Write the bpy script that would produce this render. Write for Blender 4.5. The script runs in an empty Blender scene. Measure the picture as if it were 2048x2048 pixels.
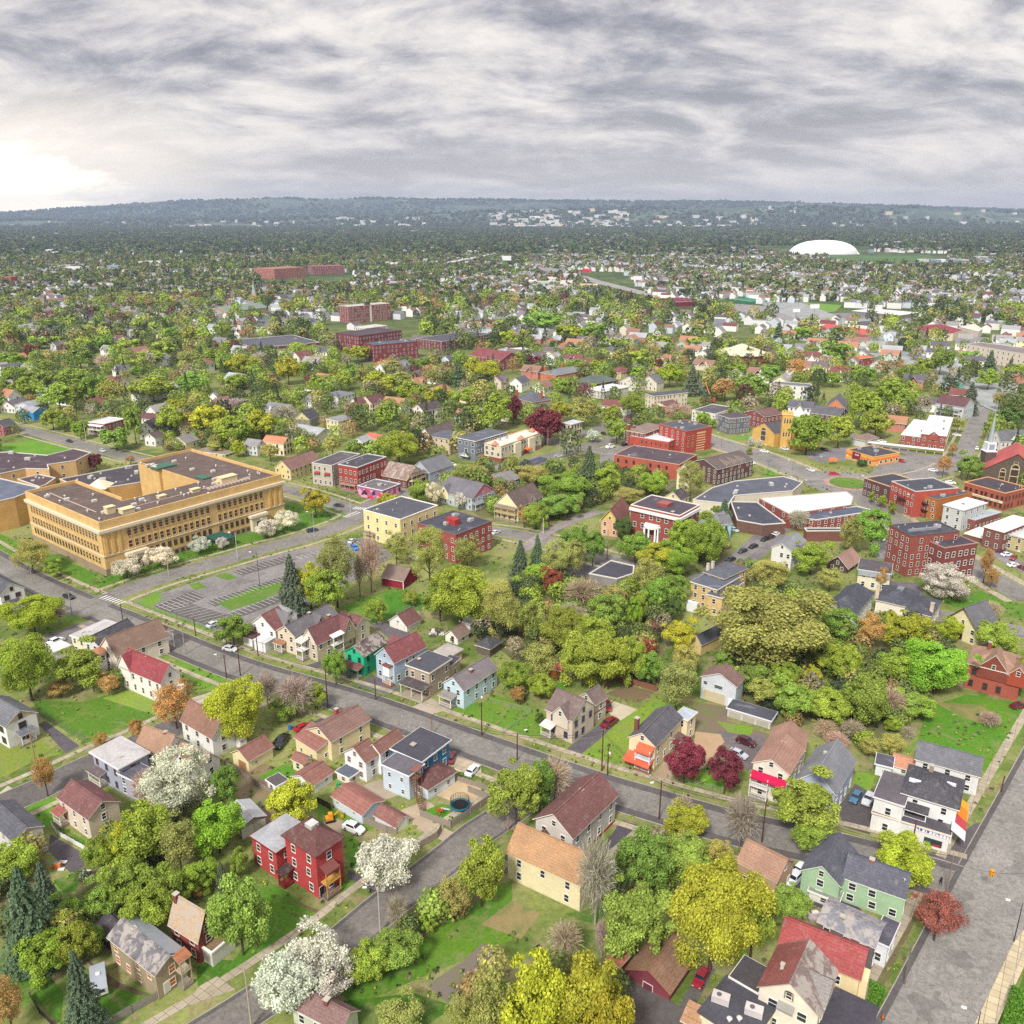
import bpy,math,random
import numpy as np
from mathutils import Vector,Matrix
R=math.radians
C=bpy.context.scene.collection
sc=bpy.context.scene
##  camera
H=117.0
F=1750.0
HZ=428.0
PITCH=math.atan((1024-HZ)/F)
cam=bpy.data.cameras.new('camera');co=bpy.data.objects.new('camera',cam);C.objects.link(co)
co.location=(0,0,H);co.rotation_euler=(R(90)-PITCH,0,0)
cam.sensor_width=36;cam.lens=36*F/2048;cam.clip_start=1;cam.clip_end=60000
sc.camera=co
HAZE=6.6e-5
##  sky, sun, exposure
SUN_EL,SUN_AZ=R(46),R(-156)
w=bpy.data.worlds.new('World');sc.world=w;w.use_nodes=True
nt=w.node_tree;nt.nodes.clear()
def N(t,nt,**k):
 n=nt.nodes.new(t)
 for a,v in k.items():setattr(n,a,v)
 return n
def L(nt,a,b):nt.links.new(a,b)
def mth(nt,op,a,b=None,c=None,clamp=False):
 n=N('ShaderNodeMath',nt,operation=op);n.use_clamp=clamp
 for i,v in enumerate((a,b,c)):
  if v is None:continue
  if isinstance(v,(int,float)):n.inputs[i].default_value=v
  else:L(nt,v,n.inputs[i])
 return n.outputs[0]
def mixc(nt,f,a,b,mode='MIX'):
 n=N('ShaderNodeMix',nt,data_type='RGBA',blend_type=mode)
 for i,v in((0,f),(6,a),(7,b)):
  if isinstance(v,(int,float)):n.inputs[i].default_value=v
  elif isinstance(v,tuple):n.inputs[i].default_value=(*v[:3],1)
  else:L(nt,v,n.inputs[i])
 return n.outputs[2]
def ramp(nt,f,stops,interp='LINEAR'):
 n=N('ShaderNodeValToRGB',nt);cr=n.color_ramp;cr.interpolation=interp
 while len(cr.elements)<len(stops):cr.elements.new(.5)
 for e,(p,c)in zip(cr.elements,stops):
  e.position=p;e.color=(c,c,c,1)if isinstance(c,(int,float))else(*c,1)
 L(nt,f,n.inputs[0]);return n.outputs[0]
def noise(nt,vec,scale,detail=4,rough=.55,dist=0):
 n=N('ShaderNodeTexNoise',nt);n.inputs['Scale'].default_value=scale;n.inputs['Detail'].default_value=detail
 n.inputs['Roughness'].default_value=rough;n.inputs['Distortion'].default_value=dist
 if vec is not None:L(nt,vec,n.inputs['Vector'])
 return n.outputs['Fac']
sky=N('ShaderNodeTexSky',nt,sky_type='NISHITA');sky.sun_disc=False
sky.sun_elevation=SUN_EL;sky.sun_rotation=SUN_AZ
skyc=mixc(nt,1.0,sky.outputs[0],(.1,.1,.1),'MULTIPLY')
tc=N('ShaderNodeTexCoord',nt);sep=N('ShaderNodeSeparateXYZ',nt);L(nt,tc.outputs['Generated'],sep.inputs[0])
zz=mth(nt,'MAXIMUM',sep.outputs[2],0.0)
den=mth(nt,'ADD',zz,.30)
cb=N('ShaderNodeCombineXYZ',nt)
L(nt,mth(nt,'DIVIDE',sep.outputs[0],den),cb.inputs[0]);L(nt,mth(nt,'DIVIDE',sep.outputs[1],den),cb.inputs[1])
mp=N('ShaderNodeMapping',nt);L(nt,cb.outputs[0],mp.inputs[0]);mp.inputs['Scale'].default_value=(1.15,1.7,1)
mp.inputs['Rotation'].default_value=(0,0,R(-14));mp.inputs['Location'].default_value=(5.3,2.2,0)
big=noise(nt,mp.outputs[0],.8,2,.5,.6)
mid=noise(nt,mp.outputs[0],2.2,10,.6,.35)
fin=noise(nt,mp.outputs[0],5.5,10,.74,.2)
den2=mth(nt,'ADD',mth(nt,'MULTIPLY',big,.75),mth(nt,'ADD',mth(nt,'MULTIPLY',mid,.56),mth(nt,'MULTIPLY',fin,.25)))
mp2=N('ShaderNodeVectorMath',nt,operation='ADD');L(nt,mp.outputs[0],mp2 .inputs[0]);mp2 .inputs[1].default_value=(.02,-.10,0)
lit=mth(nt,'SUBTRACT',noise(nt,mp2 .outputs[0],2.2,10,.6,.35),mid)
den2=mth(nt,'ADD',mth(nt,'SUBTRACT',den2,mth(nt,'MULTIPLY',lit,.5)),mth(nt,'MULTIPLY',mth(nt,'SUBTRACT',zz,.1),.5))
cl=ramp(nt,den2,[(.60,(.74,.685,.63)),(.69,(.60,.56,.535)),(.765,(.45,.425,.43)),(.83,(.315,.302,.325)),(.92,(.20,.195,.225))])
hz=mth(nt,'POWER',mth(nt,'SUBTRACT',1.0,mth(nt,'MULTIPLY',zz,6.0,clamp=True),clamp=True),1.6)
cl=mixc(nt,mth(nt,'MULTIPLY',hz,.72),cl,(.70,.645,.61))
gd=Vector((math.sin(R(-34))*math.cos(R(.7)),math.cos(R(-34))*math.cos(R(.7)),math.sin(R(.7)))).normalized()
vs=N('ShaderNodeVectorMath',nt,operation='SUBTRACT');L(nt,tc.outputs['Generated'],vs.inputs[0]);vs.inputs[1].default_value=gd
vm=N('ShaderNodeVectorMath',nt,operation='MULTIPLY');L(nt,vs.outputs[0],vm.inputs[0]);vm.inputs[1].default_value=(.78,.78,2.3)
vl=N('ShaderNodeVectorMath',nt,operation='LENGTH');L(nt,vm.outputs[0],vl.inputs[0])
dd=mth(nt,'SUBTRACT',vl.outputs['Value'],mth(nt,'MULTIPLY',mth(nt,'SUBTRACT',mid,.5),.22))
glow=ramp(nt,mth(nt,'MULTIPLY',dd,3.0),[(0,1.0),(.34,.9),(.46,.3),(.85,0.0)])
cl=mixc(nt,glow,cl,(1.9,1.68,1.3))
up_=mth(nt,'ADD',mth(nt,'MULTIPLY',ramp(nt,zz,[(.22,0.0),(.7,1.0)]),.9),1.0)
cl=mixc(nt,ramp(nt,zz,[(.21,0.0),(.4,.7)]),cl,(.50,.475,.455))
cu=N('ShaderNodeCombineColor',nt)
for i in range(3):L(nt,up_,cu.inputs[i])
cl=mixc(nt,1.0,cl,cu.outputs[0],'MULTIPLY')
skyo=mixc(nt,.93,skyc,cl)
bg=N('ShaderNodeBackground',nt);L(nt,skyo,bg.inputs[0]);bg.inputs[1].default_value=1.0
wo=N('ShaderNodeOutputWorld',nt);L(nt,bg.outputs[0],wo.inputs[0])
w.cycles.sampling_method='MANUAL';w.cycles.sample_map_resolution=512
sun=bpy.data.lights.new('sun','SUN');so=bpy.data.objects.new('sun',sun);C.objects.link(so)
sun.energy=3.4;sun.angle=R(10);sun.color=(1,.955,.88)
sd=Vector((math.sin(SUN_AZ)*math.cos(SUN_EL),math.cos(SUN_AZ)*math.cos(SUN_EL)*0-.35,math.sin(SUN_EL)))
sd=Vector((math.sin(SUN_AZ)*math.cos(SUN_EL),math.cos(SUN_AZ)*math.cos(SUN_EL),math.sin(SUN_EL)))
so.rotation_euler=sd.to_track_quat('Z','Y').to_euler()
sc.view_settings.view_transform='Standard';sc.view_settings.look='None'
sc.view_settings.exposure=0.50;sc.view_settings.gamma=1.0
sc.cycles.max_bounces=5;sc.cycles.diffuse_bounces=3;sc.cycles.glossy_bounces=2
sc.cycles.transparent_max_bounces=4;sc.cycles.volume_bounces=0;sc.cycles.transmission_bounces=2
sc.cycles.use_adaptive_sampling=True;sc.cycles.adaptive_threshold=.012
sc.cycles.use_denoising=False
##  photo pixel > place
def ang(y):return PITCH+math.atan((y-1024)/F)
def DY(y,z=0):return(H-z)/math.tan(ang(y))
def G(x,y,z=0.0):
 dx,up=(x-1024)/F,-(y-1024)/F
 d=(dx,math.cos(PITCH)+up*math.sin(PITCH),-math.sin(PITCH)+up*math.cos(PITCH))
 t=(H-z)/-d[2]
 return Vector((d[0]*t,d[1]*t,z))
def PX(p):
 y,z=p[1],p[2]-H
 fwd=y*math.cos(PITCH)-z*math.sin(PITCH);up=y*math.sin(PITCH)+z*math.cos(PITCH)
 if fwd<1:return(-9999,9999)
 return(1024+F*p[0]/fwd,1024-F*up/fwd)
O=[0,0,1.0]
def org(x,y,size=512):O[:]=[x,y,size/1932]
def P(x,y):return(O[0]+x*O[2],O[1]+y*O[2])
##  materials
def lin(c):return tuple((v/12.92 if v<=.04045 else((v+.055)/1.055)**2.4)for v in c)
def hx(s):return lin(tuple(int(s[i:i+2],16)/255 for i in(0,2,4)))
MC={}
def mat(kind,col='808080'):
 k=(kind,col)
 if k in MC:return MC[k]
 m=bpy.data.materials.new(kind+'_'+col);m.use_nodes=True;MC[k]=m
 t=m.node_tree;t.nodes.clear()
 b=N('ShaderNodeBsdfPrincipled',t);o=N('ShaderNodeOutputMaterial',t);L(t,b.outputs[0],o.inputs[0])
 b.inputs['Roughness'].default_value=.85;b.inputs['Specular IOR Level'].default_value=.25
 c=tuple(v*.86 for v in hx(col))
 x=N('ShaderNodeTexCoord',t);ov=x.outputs['Object']
 gm=N('ShaderNodeNewGeometry',t);wv=gm.outputs['Position']
 def setc(s):L(t,s,b.inputs['Base Color'])
 def sc_(f,lo,hi):return mth(t,'ADD',mth(t,'MULTIPLY',f,hi-lo),lo)
 def mul(s,f):
  cc=N('ShaderNodeCombineColor',t)
  for i in range(3):L(t,f,cc.inputs[i])
  return mixc(t,1.0,s,cc.outputs[0],'MULTIPLY')
 if kind=='shingle':
  g0=sum(c)/3;c=tuple(v*.72+g0*.28 for v in c)
  v=N('ShaderNodeMapping',t);L(t,ov,v.inputs[0]);v.inputs['Scale'].default_value=(1,1,1)
  f1=noise(t,ov,.22,4);f2=noise(t,ov,3.6,4,.8);f3=noise(t,ov,1.0,6,.7)
  s=mul(mul(c,sc_(f1,.62,1.38)),sc_(f2,.1,1.9))
  sp=N('ShaderNodeSeparateXYZ',t);L(t,ov,sp.inputs[0]);s=mul(s,sc_(ramp(t,mth(t,'FRACT',mth(t,'MULTIPLY',sp.outputs[2],3.2)),[(0,0.0),(.3,1.0)]),.78,1.04))
  s=mixc(t,ramp(t,f3,[(.52,0.0),(.70,.3)]),s,(.30,.275,.26));setc(s)
 elif kind=='patchy':
  f1=noise(t,ov,.5,8,.7,.6);f2=noise(t,ov,2.4,4,.8)
  s=mul(c,sc_(f2,.35,1.65));s=mixc(t,ramp(t,f1,[(.47,0.0),(.55,.75)]),s,(.38,.34,.31));setc(s)
 elif kind=='siding':
  sp=N('ShaderNodeSeparateXYZ',t);L(t,ov,sp.inputs[0])
  st=mth(t,'FRACT',mth(t,'MULTIPLY',sp.outputs[2],4.5))
  f1=noise(t,wv,.35,5,.6);f3=noise(t,wv,2.5,3,.6)
  s=mul(mul(mul(c,sc_(f1,.76,1.2)),sc_(ramp(t,st,[(0,0.0),(.25,1.0)]),.88,1.0)),sc_(f3,.82,1.18))
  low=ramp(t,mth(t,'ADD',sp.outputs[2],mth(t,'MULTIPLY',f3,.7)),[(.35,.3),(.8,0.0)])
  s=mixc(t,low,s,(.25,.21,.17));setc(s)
 elif kind=='brick':
  sp=N('ShaderNodeSeparateXYZ',t);L(t,ov,sp.inputs[0])
  cb_=N('ShaderNodeCombineXYZ',t);L(t,mth(t,'ADD',sp.outputs[0],sp.outputs[1]),cb_.inputs[0]);L(t,sp.outputs[2],cb_.inputs[1])
  br=N('ShaderNodeTexBrick',t);L(t,cb_.outputs[0],br.inputs[0]);br.inputs['Scale'].default_value=1.6
  br.inputs['Color1'].default_value=(*[v*1.15 for v in c],1);br.inputs['Color2'].default_value=(*[v*.78 for v in c],1)
  br.inputs['Mortar'].default_value=(*[min(1,v*.7+.1)for v in c],1);br.inputs['Mortar Size'].default_value=.025
  br.offset=.5
  f1=noise(t,wv,.3,5,.6);setc(mul(br.outputs[0],sc_(f1,.7,1.3)))
 elif kind=='flat':
  f1=noise(t,wv,.16,6,.65,.8);f2=noise(t,wv,1.6,4,.7)
  s=mul(mul(c,sc_(f1,.45,1.6)),sc_(f2,.55,1.45))
  s=mixc(t,ramp(t,f1,[(.60,0.0),(.68,.3)]),s,(.30,.29,.30));setc(s)
 elif kind=='asphalt':
  f1=noise(t,wv,.07,6,.6,.5);f2=noise(t,wv,.9,6,.75,.4);f3=noise(t,wv,.33,9,.8,1.6)
  s=mul(mul(c,sc_(f1,.5,1.5)),sc_(f2,.45,1.55))
  crk=ramp(t,mth(t,'ABSOLUTE',mth(t,'SUBTRACT',f3,.5)),[(.004,.85),(.014,0.0)])
  s=mixc(t,crk,s,(.045,.043,.045))
  f4=noise(t,wv,.12,3,.5);s=mixc(t,ramp(t,f4,[(.60,0.0),(.61,.4)]),s,(.10,.096,.094));setc(s)
 elif kind=='concrete':
  f1=noise(t,wv,.3,6,.6);f2=noise(t,wv,2.2,5,.7)
  s=mul(mul(c,sc_(f1,.74,1.24)),sc_(f2,.78,1.2))
  s=mixc(t,ramp(t,noise(t,wv,.11,6,.7),[(.55,0.0),(.66,.5)]),s,(.19,.17,.14));setc(s)
 elif kind=='dirt':
  f1=noise(t,wv,.25,8,.7,.5);f2=noise(t,wv,2.5,5,.75)
  s=mul(mixc(t,ramp(t,f1,[(.46,0.0),(.6,.8)]),c,(.13,.16,.05)),sc_(f2,.6,1.4));setc(s)
 elif kind=='lawn':
  c=tuple(v*q for v,q in zip(c,(.84,.95,.66)))
  f1=noise(t,wv,.08,6,.6,.4);f2=noise(t,wv,1.5,8,.85);f4=noise(t,wv,.22,5,.7,.8)
  s=mixc(t,ramp(t,f1,[(.42,0.0),(.62,.8)]),c,tuple(a*b for a,b in zip(c,(1.4,1.12,.9))))
  s=mul(s,sc_(f2,-.1,2.1));s=mixc(t,ramp(t,f4,[(.53,0.0),(.68,.7)]),s,(.21,.20,.085));setc(s)
 elif kind=='metal':
  f1=noise(t,ov,.6,5);setc(mul(c,sc_(f1,.75,1.2)));b.inputs['Metallic'].default_value=.3;b.inputs['Roughness'].default_value=.5
 elif kind=='glass':
  f1=noise(t,wv,.35,2);setc(mul(c,sc_(f1,.4,1.8)))
  b.inputs['Roughness'].default_value=.12;b.inputs['Specular IOR Level'].default_value=.6
 elif kind=='carpaint':
  oi=N('ShaderNodeObjectInfo',t);L(t,oi.outputs['Color'],b.inputs['Base Color'])
  b.inputs['Roughness'].default_value=.3;b.inputs['Coat Weight'].default_value=.5;b.inputs['Specular IOR Level'].default_value=.5
 elif kind in('leaf','leafstuff'):
  if kind=='leaf':
   oi=N('ShaderNodeObjectInfo',t);cs=oi.outputs['Color'];rnd=oi.outputs['Random']
  else:
   at=N('ShaderNodeAttribute',t,attribute_name='Col');cs=at.outputs['Color']
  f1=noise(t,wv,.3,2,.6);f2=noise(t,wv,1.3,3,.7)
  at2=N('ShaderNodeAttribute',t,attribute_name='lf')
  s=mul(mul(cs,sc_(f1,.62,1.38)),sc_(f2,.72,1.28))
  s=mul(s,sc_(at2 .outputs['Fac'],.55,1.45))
  setc(s);b.inputs['Roughness'].default_value=.6;b.inputs['Specular IOR Level'].default_value=.15
  tr=N('ShaderNodeBsdfTranslucent',t);L(t,s,tr.inputs[0]);mx=N('ShaderNodeMixShader',t);mx.inputs[0].default_value=.28
  L(t,b.outputs[0],mx.inputs[1]);L(t,tr.outputs[0],mx.inputs[2]);L(t,mx.outputs[0],o.inputs[0])
 elif kind=='objcol':
  oi=N('ShaderNodeObjectInfo',t);f1=noise(t,ov,1.2,4)
  setc(mul(oi.outputs['Color'],sc_(f1,.75,1.25)))
 elif kind=='bark':
  f1=noise(t,ov,2.0,5,.7);setc(mul(c,sc_(f1,.5,1.5)))
 else:
  f1=noise(t,wv,.8,4);setc(mul(c,sc_(f1,.85,1.12)))
  if kind=='lamp':b.inputs['Roughness'].default_value=.3
 return m
##  object helpers
def tag(o,label=None,cat=None,group=None,kind=None):
 for k,v in(('label',label),('category',cat),('group',group),('kind',kind)):
  if v:o[k]=v
 return o
def new_mesh(name,V,Fc,mats,mi=None,smooth=False):
 me=bpy.data.meshes.new(name);me.from_pydata([tuple(v)for v in V],[],Fc)
 for m in mats:me.materials.append(m)
 if mi is not None:me.polygons.foreach_set('material_index',np.array(mi,dtype=np.int32))
 if smooth:me.polygons.foreach_set('use_smooth',[True]*len(Fc))
 me.update();return me
def put(name,me,parent=None,loc=(0,0,0),rz=0,scale=None,color=None):
 o=bpy.data.objects.new(name,me);C.objects.link(o);o.location=loc;o.rotation_euler=(0,0,rz)
 if parent is not None:o.parent=parent
 if scale:o.scale=scale
 if color:o.color=(*color[:3],1)
 return o
def empty(name,loc,rz=0):
 o=bpy.data.objects.new(name,None);C.objects.link(o);o.location=loc;o.rotation_euler=(0,0,rz);o.empty_display_size=.5;return o
def copy_tree(o,parent=None):
 c=o.copy();C.objects.link(c);c.parent=parent
 for ch in list(o.children):copy_tree(ch,c)
 return c
class MB:
 def __init__(s):s.V=[];s.F=[];s.M=[]
 def box(s,x0,x1,y0,y1,z0,z1,m=0):
  n=len(s.V)
  s.V+=[(x0,y0,z0),(x1,y0,z0),(x1,y1,z0),(x0,y1,z0),(x0,y0,z1),(x1,y0,z1),(x1,y1,z1),(x0,y1,z1)]
  s.F+=[(n,n+3,n+2,n+1),(n+4,n+5,n+6,n+7),(n,n+1,n+5,n+4),(n+1,n+2,n+6,n+5),(n+2,n+3,n+7,n+6),(n+3,n,n+4,n+7)]
  s.M+=[m]*6;return s
 def poly(s,pts,m=0):
  n=len(s.V);s.V+=[tuple(p)for p in pts];s.F.append(tuple(range(n,n+len(pts))));s.M.append(m);return s
 def prism(s,pts,z0,z1,m=0,mtop=None):
  k=len(pts);n=len(s.V)
  s.V+=[(p[0],p[1],z0)for p in pts]+[(p[0],p[1],z1)for p in pts]
  s.F.append(tuple(range(n+k,n+2*k)));s.M.append(m if mtop is None else mtop)
  s.F.append(tuple(reversed(range(n,n+k))));s.M.append(m)
  for i in range(k):
   j=(i+1)%k;s.F.append((n+i,n+j,n+k+j,n+k+i));s.M.append(m)
  return s
 def tube(s,a,b,r0,r1=None,k=8,m=0):
  a,b=Vector(a),Vector(b);r1=r0 if r1 is None else r1;d=(b-a).normalized()
  u=d.cross(Vector((0,0,1))if abs(d.z)<.9 else Vector((1,0,0))).normalized();v=d.cross(u);n=len(s.V)
  for c,r in((a,r0),(b,r1)):
   for i in range(k):
    t=2*math.pi*i/k;s.V.append(tuple(c+u*r*math.cos(t)+v*r*math.sin(t)))
  for i in range(k):
   j=(i+1)%k;s.F.append((n+i,n+j,n+k+j,n+k+i));s.M.append(m)
  s.F.append(tuple(range(n,n+k)));s.F.append(tuple(range(n+k,n+2*k)));s.M+=[m,m];return s
 def mesh(s,name,mats,smooth=False):return new_mesh(name,s.V,s.F,mats,s.M,smooth)
##  windows (one shared mesh per look)
WT={}
PM={}
def pane_mesh(pane):
 if pane not in PM:PM[pane]=MB().box(-.5,.5,-.02,0,0,1).mesh('pane',[mat('glass',pane)])
 return PM[pane]
def win_mesh(frame='f2efe8',arch=False,pane='2b3038',split=False):
 k=(frame,arch,pane,split)
 if k in WT:return WT[k]
 b=MB();fw=.11
 b.box(-.62,.62,-.07,0,-.09,0,0);b.box(-.60,.60,-.05,0,1,1.10,0)
 b.box(-.6,-.5,-.05,0,0,1,0);b.box(.5,.6,-.05,0,0,1,0)
 b.box(-.5,.5,-.035,0,.47,.53,0)
 if not split:b.box(-.5,.5,-.02,0,0,1,1)
 if arch:
  pts=[(.6*math.cos(math.pi*i/8),1.1+.34*math.sin(math.pi*i/8))for i in range(9)]
  n=len(b.V);b.V+=[(p[0],-.05,p[1])for p in pts]+[(p[0]*.8,-.055,1.1+(p[1]-1.1)*.75)for p in pts]
  b.F+=[tuple(range(n,n+9)),tuple(range(n+9,n+18))];b.M+=[0,1]
 WT[k]=b.mesh('window',[mat('paint',frame),mat('glass',pane)]);return WT[k]
FOOT=[]
LAND=[]
class Bld:
 def __init__(s,name,label,cat='house',group=None,short=None):
  s.root=None;s.name=name;s.label=label;s.cat=cat;s.group=group;s.vols=[];s.short=short
 def vol(s,A,B,Cc,yb,roof='gv',ay=2.2,wall='d8d2c4',rc='6b5a55',trim='eeeae2',wk='siding',rk='shingle',win=1,frame='f2efe8',over=.35,gab=None,wname='wall',rname='roof',arch=False,pane='2b3038',wsz=(.95,1.5),step=2.9,para=.5,z0=0,wfaces='AC'):
  A,B,Cc=P(*A),P(*B),P(*Cc)
  if yb<=40:h=yb;b0=G(*B,h)
  else:
   Yb=DY(O[1]+yb*O[2]);h=H-Yb*math.tan(ang(B[1]));b0=G(*B,h)
  a,c=G(*A,h),G(*Cc,h);u,v=a-b0,c-b0
  tv,tu=math.atan2(v.y,v.x),math.atan2(u.y,u.x)-math.pi/2
  lu,lv=u.length,v.length;th=math.atan2(math.sin(tu)*lu+math.sin(tv)*lv,math.cos(tu)*lu+math.cos(tv)*lv)
  L1=max(1.5,v.x*math.cos(th)+v.y*math.sin(th));L2=max(1.5,-u.x*math.sin(th)+u.y*math.cos(th))
  ridge_u=roof[-1]=='u'
  if ay>20:
   if roof=='gu':mp=b0+Vector((math.cos(th),math.sin(th),0))*(L1/2)
   else:mp=b0+Vector((-math.sin(th),math.cos(th),0))*(L2/2)
   za=H-mp.y*math.tan(ang(O[1]+ay*O[2]));rise=max(.6,min(za-h,6.5))
  else:rise=ay
  loc=Vector((b0 .x,b0 .y,0))
  if s.root is None:
   s.root=tag(empty(s.name,loc),s.label,s.cat,s.group);s.base=loc
   if s.short:LAND.append((s.short,loc+Vector((0,0,0))))
   LAND_ALL.append((s.root,loc))
  rel=loc-s.base
  vd=dict(th=th,L1=L1,L2=L2,h=h,rise=rise,rel=rel,loc=loc,roof=roof)
  s.v=vd;s.vols.append(vd)
  ex,ey=Vector((math.cos(th),math.sin(th))),Vector((-math.sin(th),math.cos(th)))
  FOOT.append((loc.xy,ex,ey,L1,L2))
  if DEBUG:print('%-26s L1=%5.1f L2=%5.1f h=%4.1f rise=%4.1f th=%5.1f D=%4.0f'%(s.name,L1,L2,h,rise,math.degrees(th),loc.y))
  b=MB();top=h+(para if roof=='f' else 0);e=.004*len(s.vols)
  gm=1 if gab else 0
  b.box(e,L1-e,e,L2-e,-.5+z0,top,0)
  if roof=='gv':b.poly([(e,e,h),(e,L2-e,h),(e,L2/2,h+rise)],gm).poly([(L1-e,e,h),(L1-e,L2-e,h),(L1-e,L2/2,h+rise)],gm)
  if roof=='gu':b.poly([(e,e,h),(L1-e,e,h),(L1/2,e,h+rise)],gm).poly([(e,L2-e,h),(L1-e,L2-e,h),(L1/2,L2-e,h+rise)],gm)
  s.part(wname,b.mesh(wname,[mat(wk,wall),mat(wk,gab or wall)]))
  r=MB();o=over;t=.18
  if roof in('gv','gu'):
   def q(x,y,z):return(x,y,z)if roof=='gv' else(y,x,z)
   La,Lb=(L1,L2)if roof=='gv' else(L2,L1)
   sl=rise/(Lb/2);ze=h-o*sl+.02
   for y0,y1 in((-o,Lb/2),(Lb+o,Lb/2)):
    p=[q(-o,y0,ze+t),q(La+o,y0,ze+t),q(La+o,y1,h+rise+t),q(-o,y1,h+rise+t)]
    pb=[(a_[0],a_[1],a_[2]-t)for a_ in p]
    r.poly(p,0);r.poly(pb,1)
    for i in(0,1,3):j=(i+1)%4;r.poly([p[i],p[j],pb[j],pb[i]],1)
   r.box(*((-o,L1+o,L2/2-.15,L2/2+.15)if roof=='gv' else(L1/2-.15,L1/2+.15,-o,L2+o)),h+rise+t-.08,h+rise+t+.06,0)
  elif roof[0]=='h':
   o=max(over,.45);ins=min(L1,L2)/2+o
   if L1>=L2:ra,rb=(-o+ins,L2/2),(L1+o-ins,L2/2)
   else:ra,rb=(L1/2,-o+ins),(L1/2,L2+o-ins)
   e4=[(-o,-o),(L1+o,-o),(L1+o,L2+o),(-o,L2+o)];z1=h+.2;zr=h+rise
   E=[(*p_,z1)for p_ in e4];Ra,Rb=(*ra,zr),(*rb,zr)
   if L1>=L2:fs=[[E[0],E[1],Rb,Ra],[E[1],E[2],Rb],[E[2],E[3],Ra,Rb],[E[3],E[0],Ra]]
   else:fs=[[E[0],E[1],Ra],[E[1],E[2],Rb,Ra],[E[2],E[3],Rb],[E[3],E[0],Ra,Rb]]
   for f_ in fs:r.poly(f_,0)
   r.box(-o,L1+o,-o,L2+o,h,z1-.003,1)
  elif roof=='s':
   p=[(-o,-o,h+.02),(-o,L2+o,h+.02),(L1+o,L2+o,h+rise),(L1+o,-o,h+rise)]
   pb=[(a_[0],a_[1],a_[2]+t)for a_ in p];r.poly(pb,0);r.poly(p,1)
   for i in range(4):j=(i+1)%4;r.poly([p[i],p[j],pb[j],pb[i]],1)
   r.poly([(0,.02,h),(L1,.02,h),(L1,.02,h+rise)],1)
  elif roof=='F':
   o=max(over,.35);r.box(-o,L1+o,-o,L2+o,h-.12,h+.22,1);r.box(-o+.12,L1+o-.12,-o+.12,L2+o-.12,h+.18,h+.26,0)
  else:
   r.box(.3,L1-.3,.3,L2-.3,top-para-.1,top+.012 if para<.1 else top-para+.12,0)
  s.part(rname,r.mesh(rname,[mat(rk if roof not in('F','f')else('flat' if rk=='shingle' else rk),rc),mat('paint',trim)]))
  if roof=='f' and para>=.1:
   r=MB();q_=.28
   r.box(-.1,L1+.1,-.1,q_,top,top+.32);r.box(-.1,L1+.1,L2-q_,L2+.1,top,top+.32)
   r.box(-.1,q_,q_,L2-q_,top,top+.32);r.box(L1-q_,L1+.1,q_,L2-q_,top,top+.32)
   s.part('parapet',r.mesh('parapet',[mat('paint',trim)]))
   r=MB();r.box(q_,L1-q_,q_,L2-q_,top-.02,top+.03);s.part('roof_surface',r.mesh('roof_surface',[mat('flat' if rk=='shingle' else rk,rc)]))
   s.vols[-1]['ztop']=top+.03
  else:s.vols[-1]['ztop']=h+.26
  if win:
   nf=max(1,round((h-.4)/3.0))if win==1 else win
   for face in wfaces:s.windows(face,nf,frame,arch,pane,wsz,step)
   if roof in('gv','gu')and rise>2.0 and win==1:
    f_='A' if roof=='gv' else 'C';s.win(f_,(L2 if roof=='gv' else L1)/2,h+.3,.8,1.1,frame,False,pane)
  return s
 def part(s,name,me,loc=(0,0,0),rz=0,parent=None,scale=None,vd=None):
  v=vd or s.v;th=v['th'];l=Vector(loc);wl=v['rel']+Vector((l.x*math.cos(th)-l.y*math.sin(th),l.x*math.sin(th)+l.y*math.cos(th),l.z))
  return put(name,me,s.root,wl,th+rz,scale)
 def face(s,f):
  v=s.v;L1,L2=v['L1'],v['L2']
  return{'A':(lambda q:(0,q),-math.pi/2,L2),'C':(lambda q:(q,0),0,L1),'L':(lambda q:(q,L2),math.pi,L1),'R':(lambda q:(L1,q),math.pi/2,L2)}[f]
 def win(s,f,q,z,w=.95,h=1.5,frame='f2efe8',arch=False,pane='2b3038',name='window'):
  fn,rz,Ln=s.face(f);x,y=fn(q)
  near=s.base.y<270;o=s.part(name,win_mesh(frame,arch,pane,near),(x,y,z),rz,scale=(w,1.6,h))
  if near:put('pane',pane_mesh(pane),o)
  return o
 def windows(s,f,nf,frame='f2efe8',arch=False,pane='2b3038',wsz=(.95,1.5),step=2.9,z0=.95,skip=.12):
  fn,rz,Ln=s.face(f);rr=random.Random(int(Ln*97)+int(s.v['h']*31));step*=.88;n=max(1,int((Ln-.6)/step));sp=Ln/n
  fh=(s.v['h']-.25)/nf
  for k in range(nf):
   for i in range(n):
    if n>2 and rr.random()<skip:continue
    s.win(f,(i+.5)*sp+(rr.uniform(-.25,.25)if skip>.05 else 0),k*fh+min(z0,fh*.32),wsz[0],min(wsz[1],fh*.55),frame,arch,pane)
  return s
 def box(s,name,x0,x1,y0,y1,z0,z1,m):
  b=MB().box(x0,x1,y0,y1,z0,z1);return s.part(name,b.mesh(name,[m]))
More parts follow.
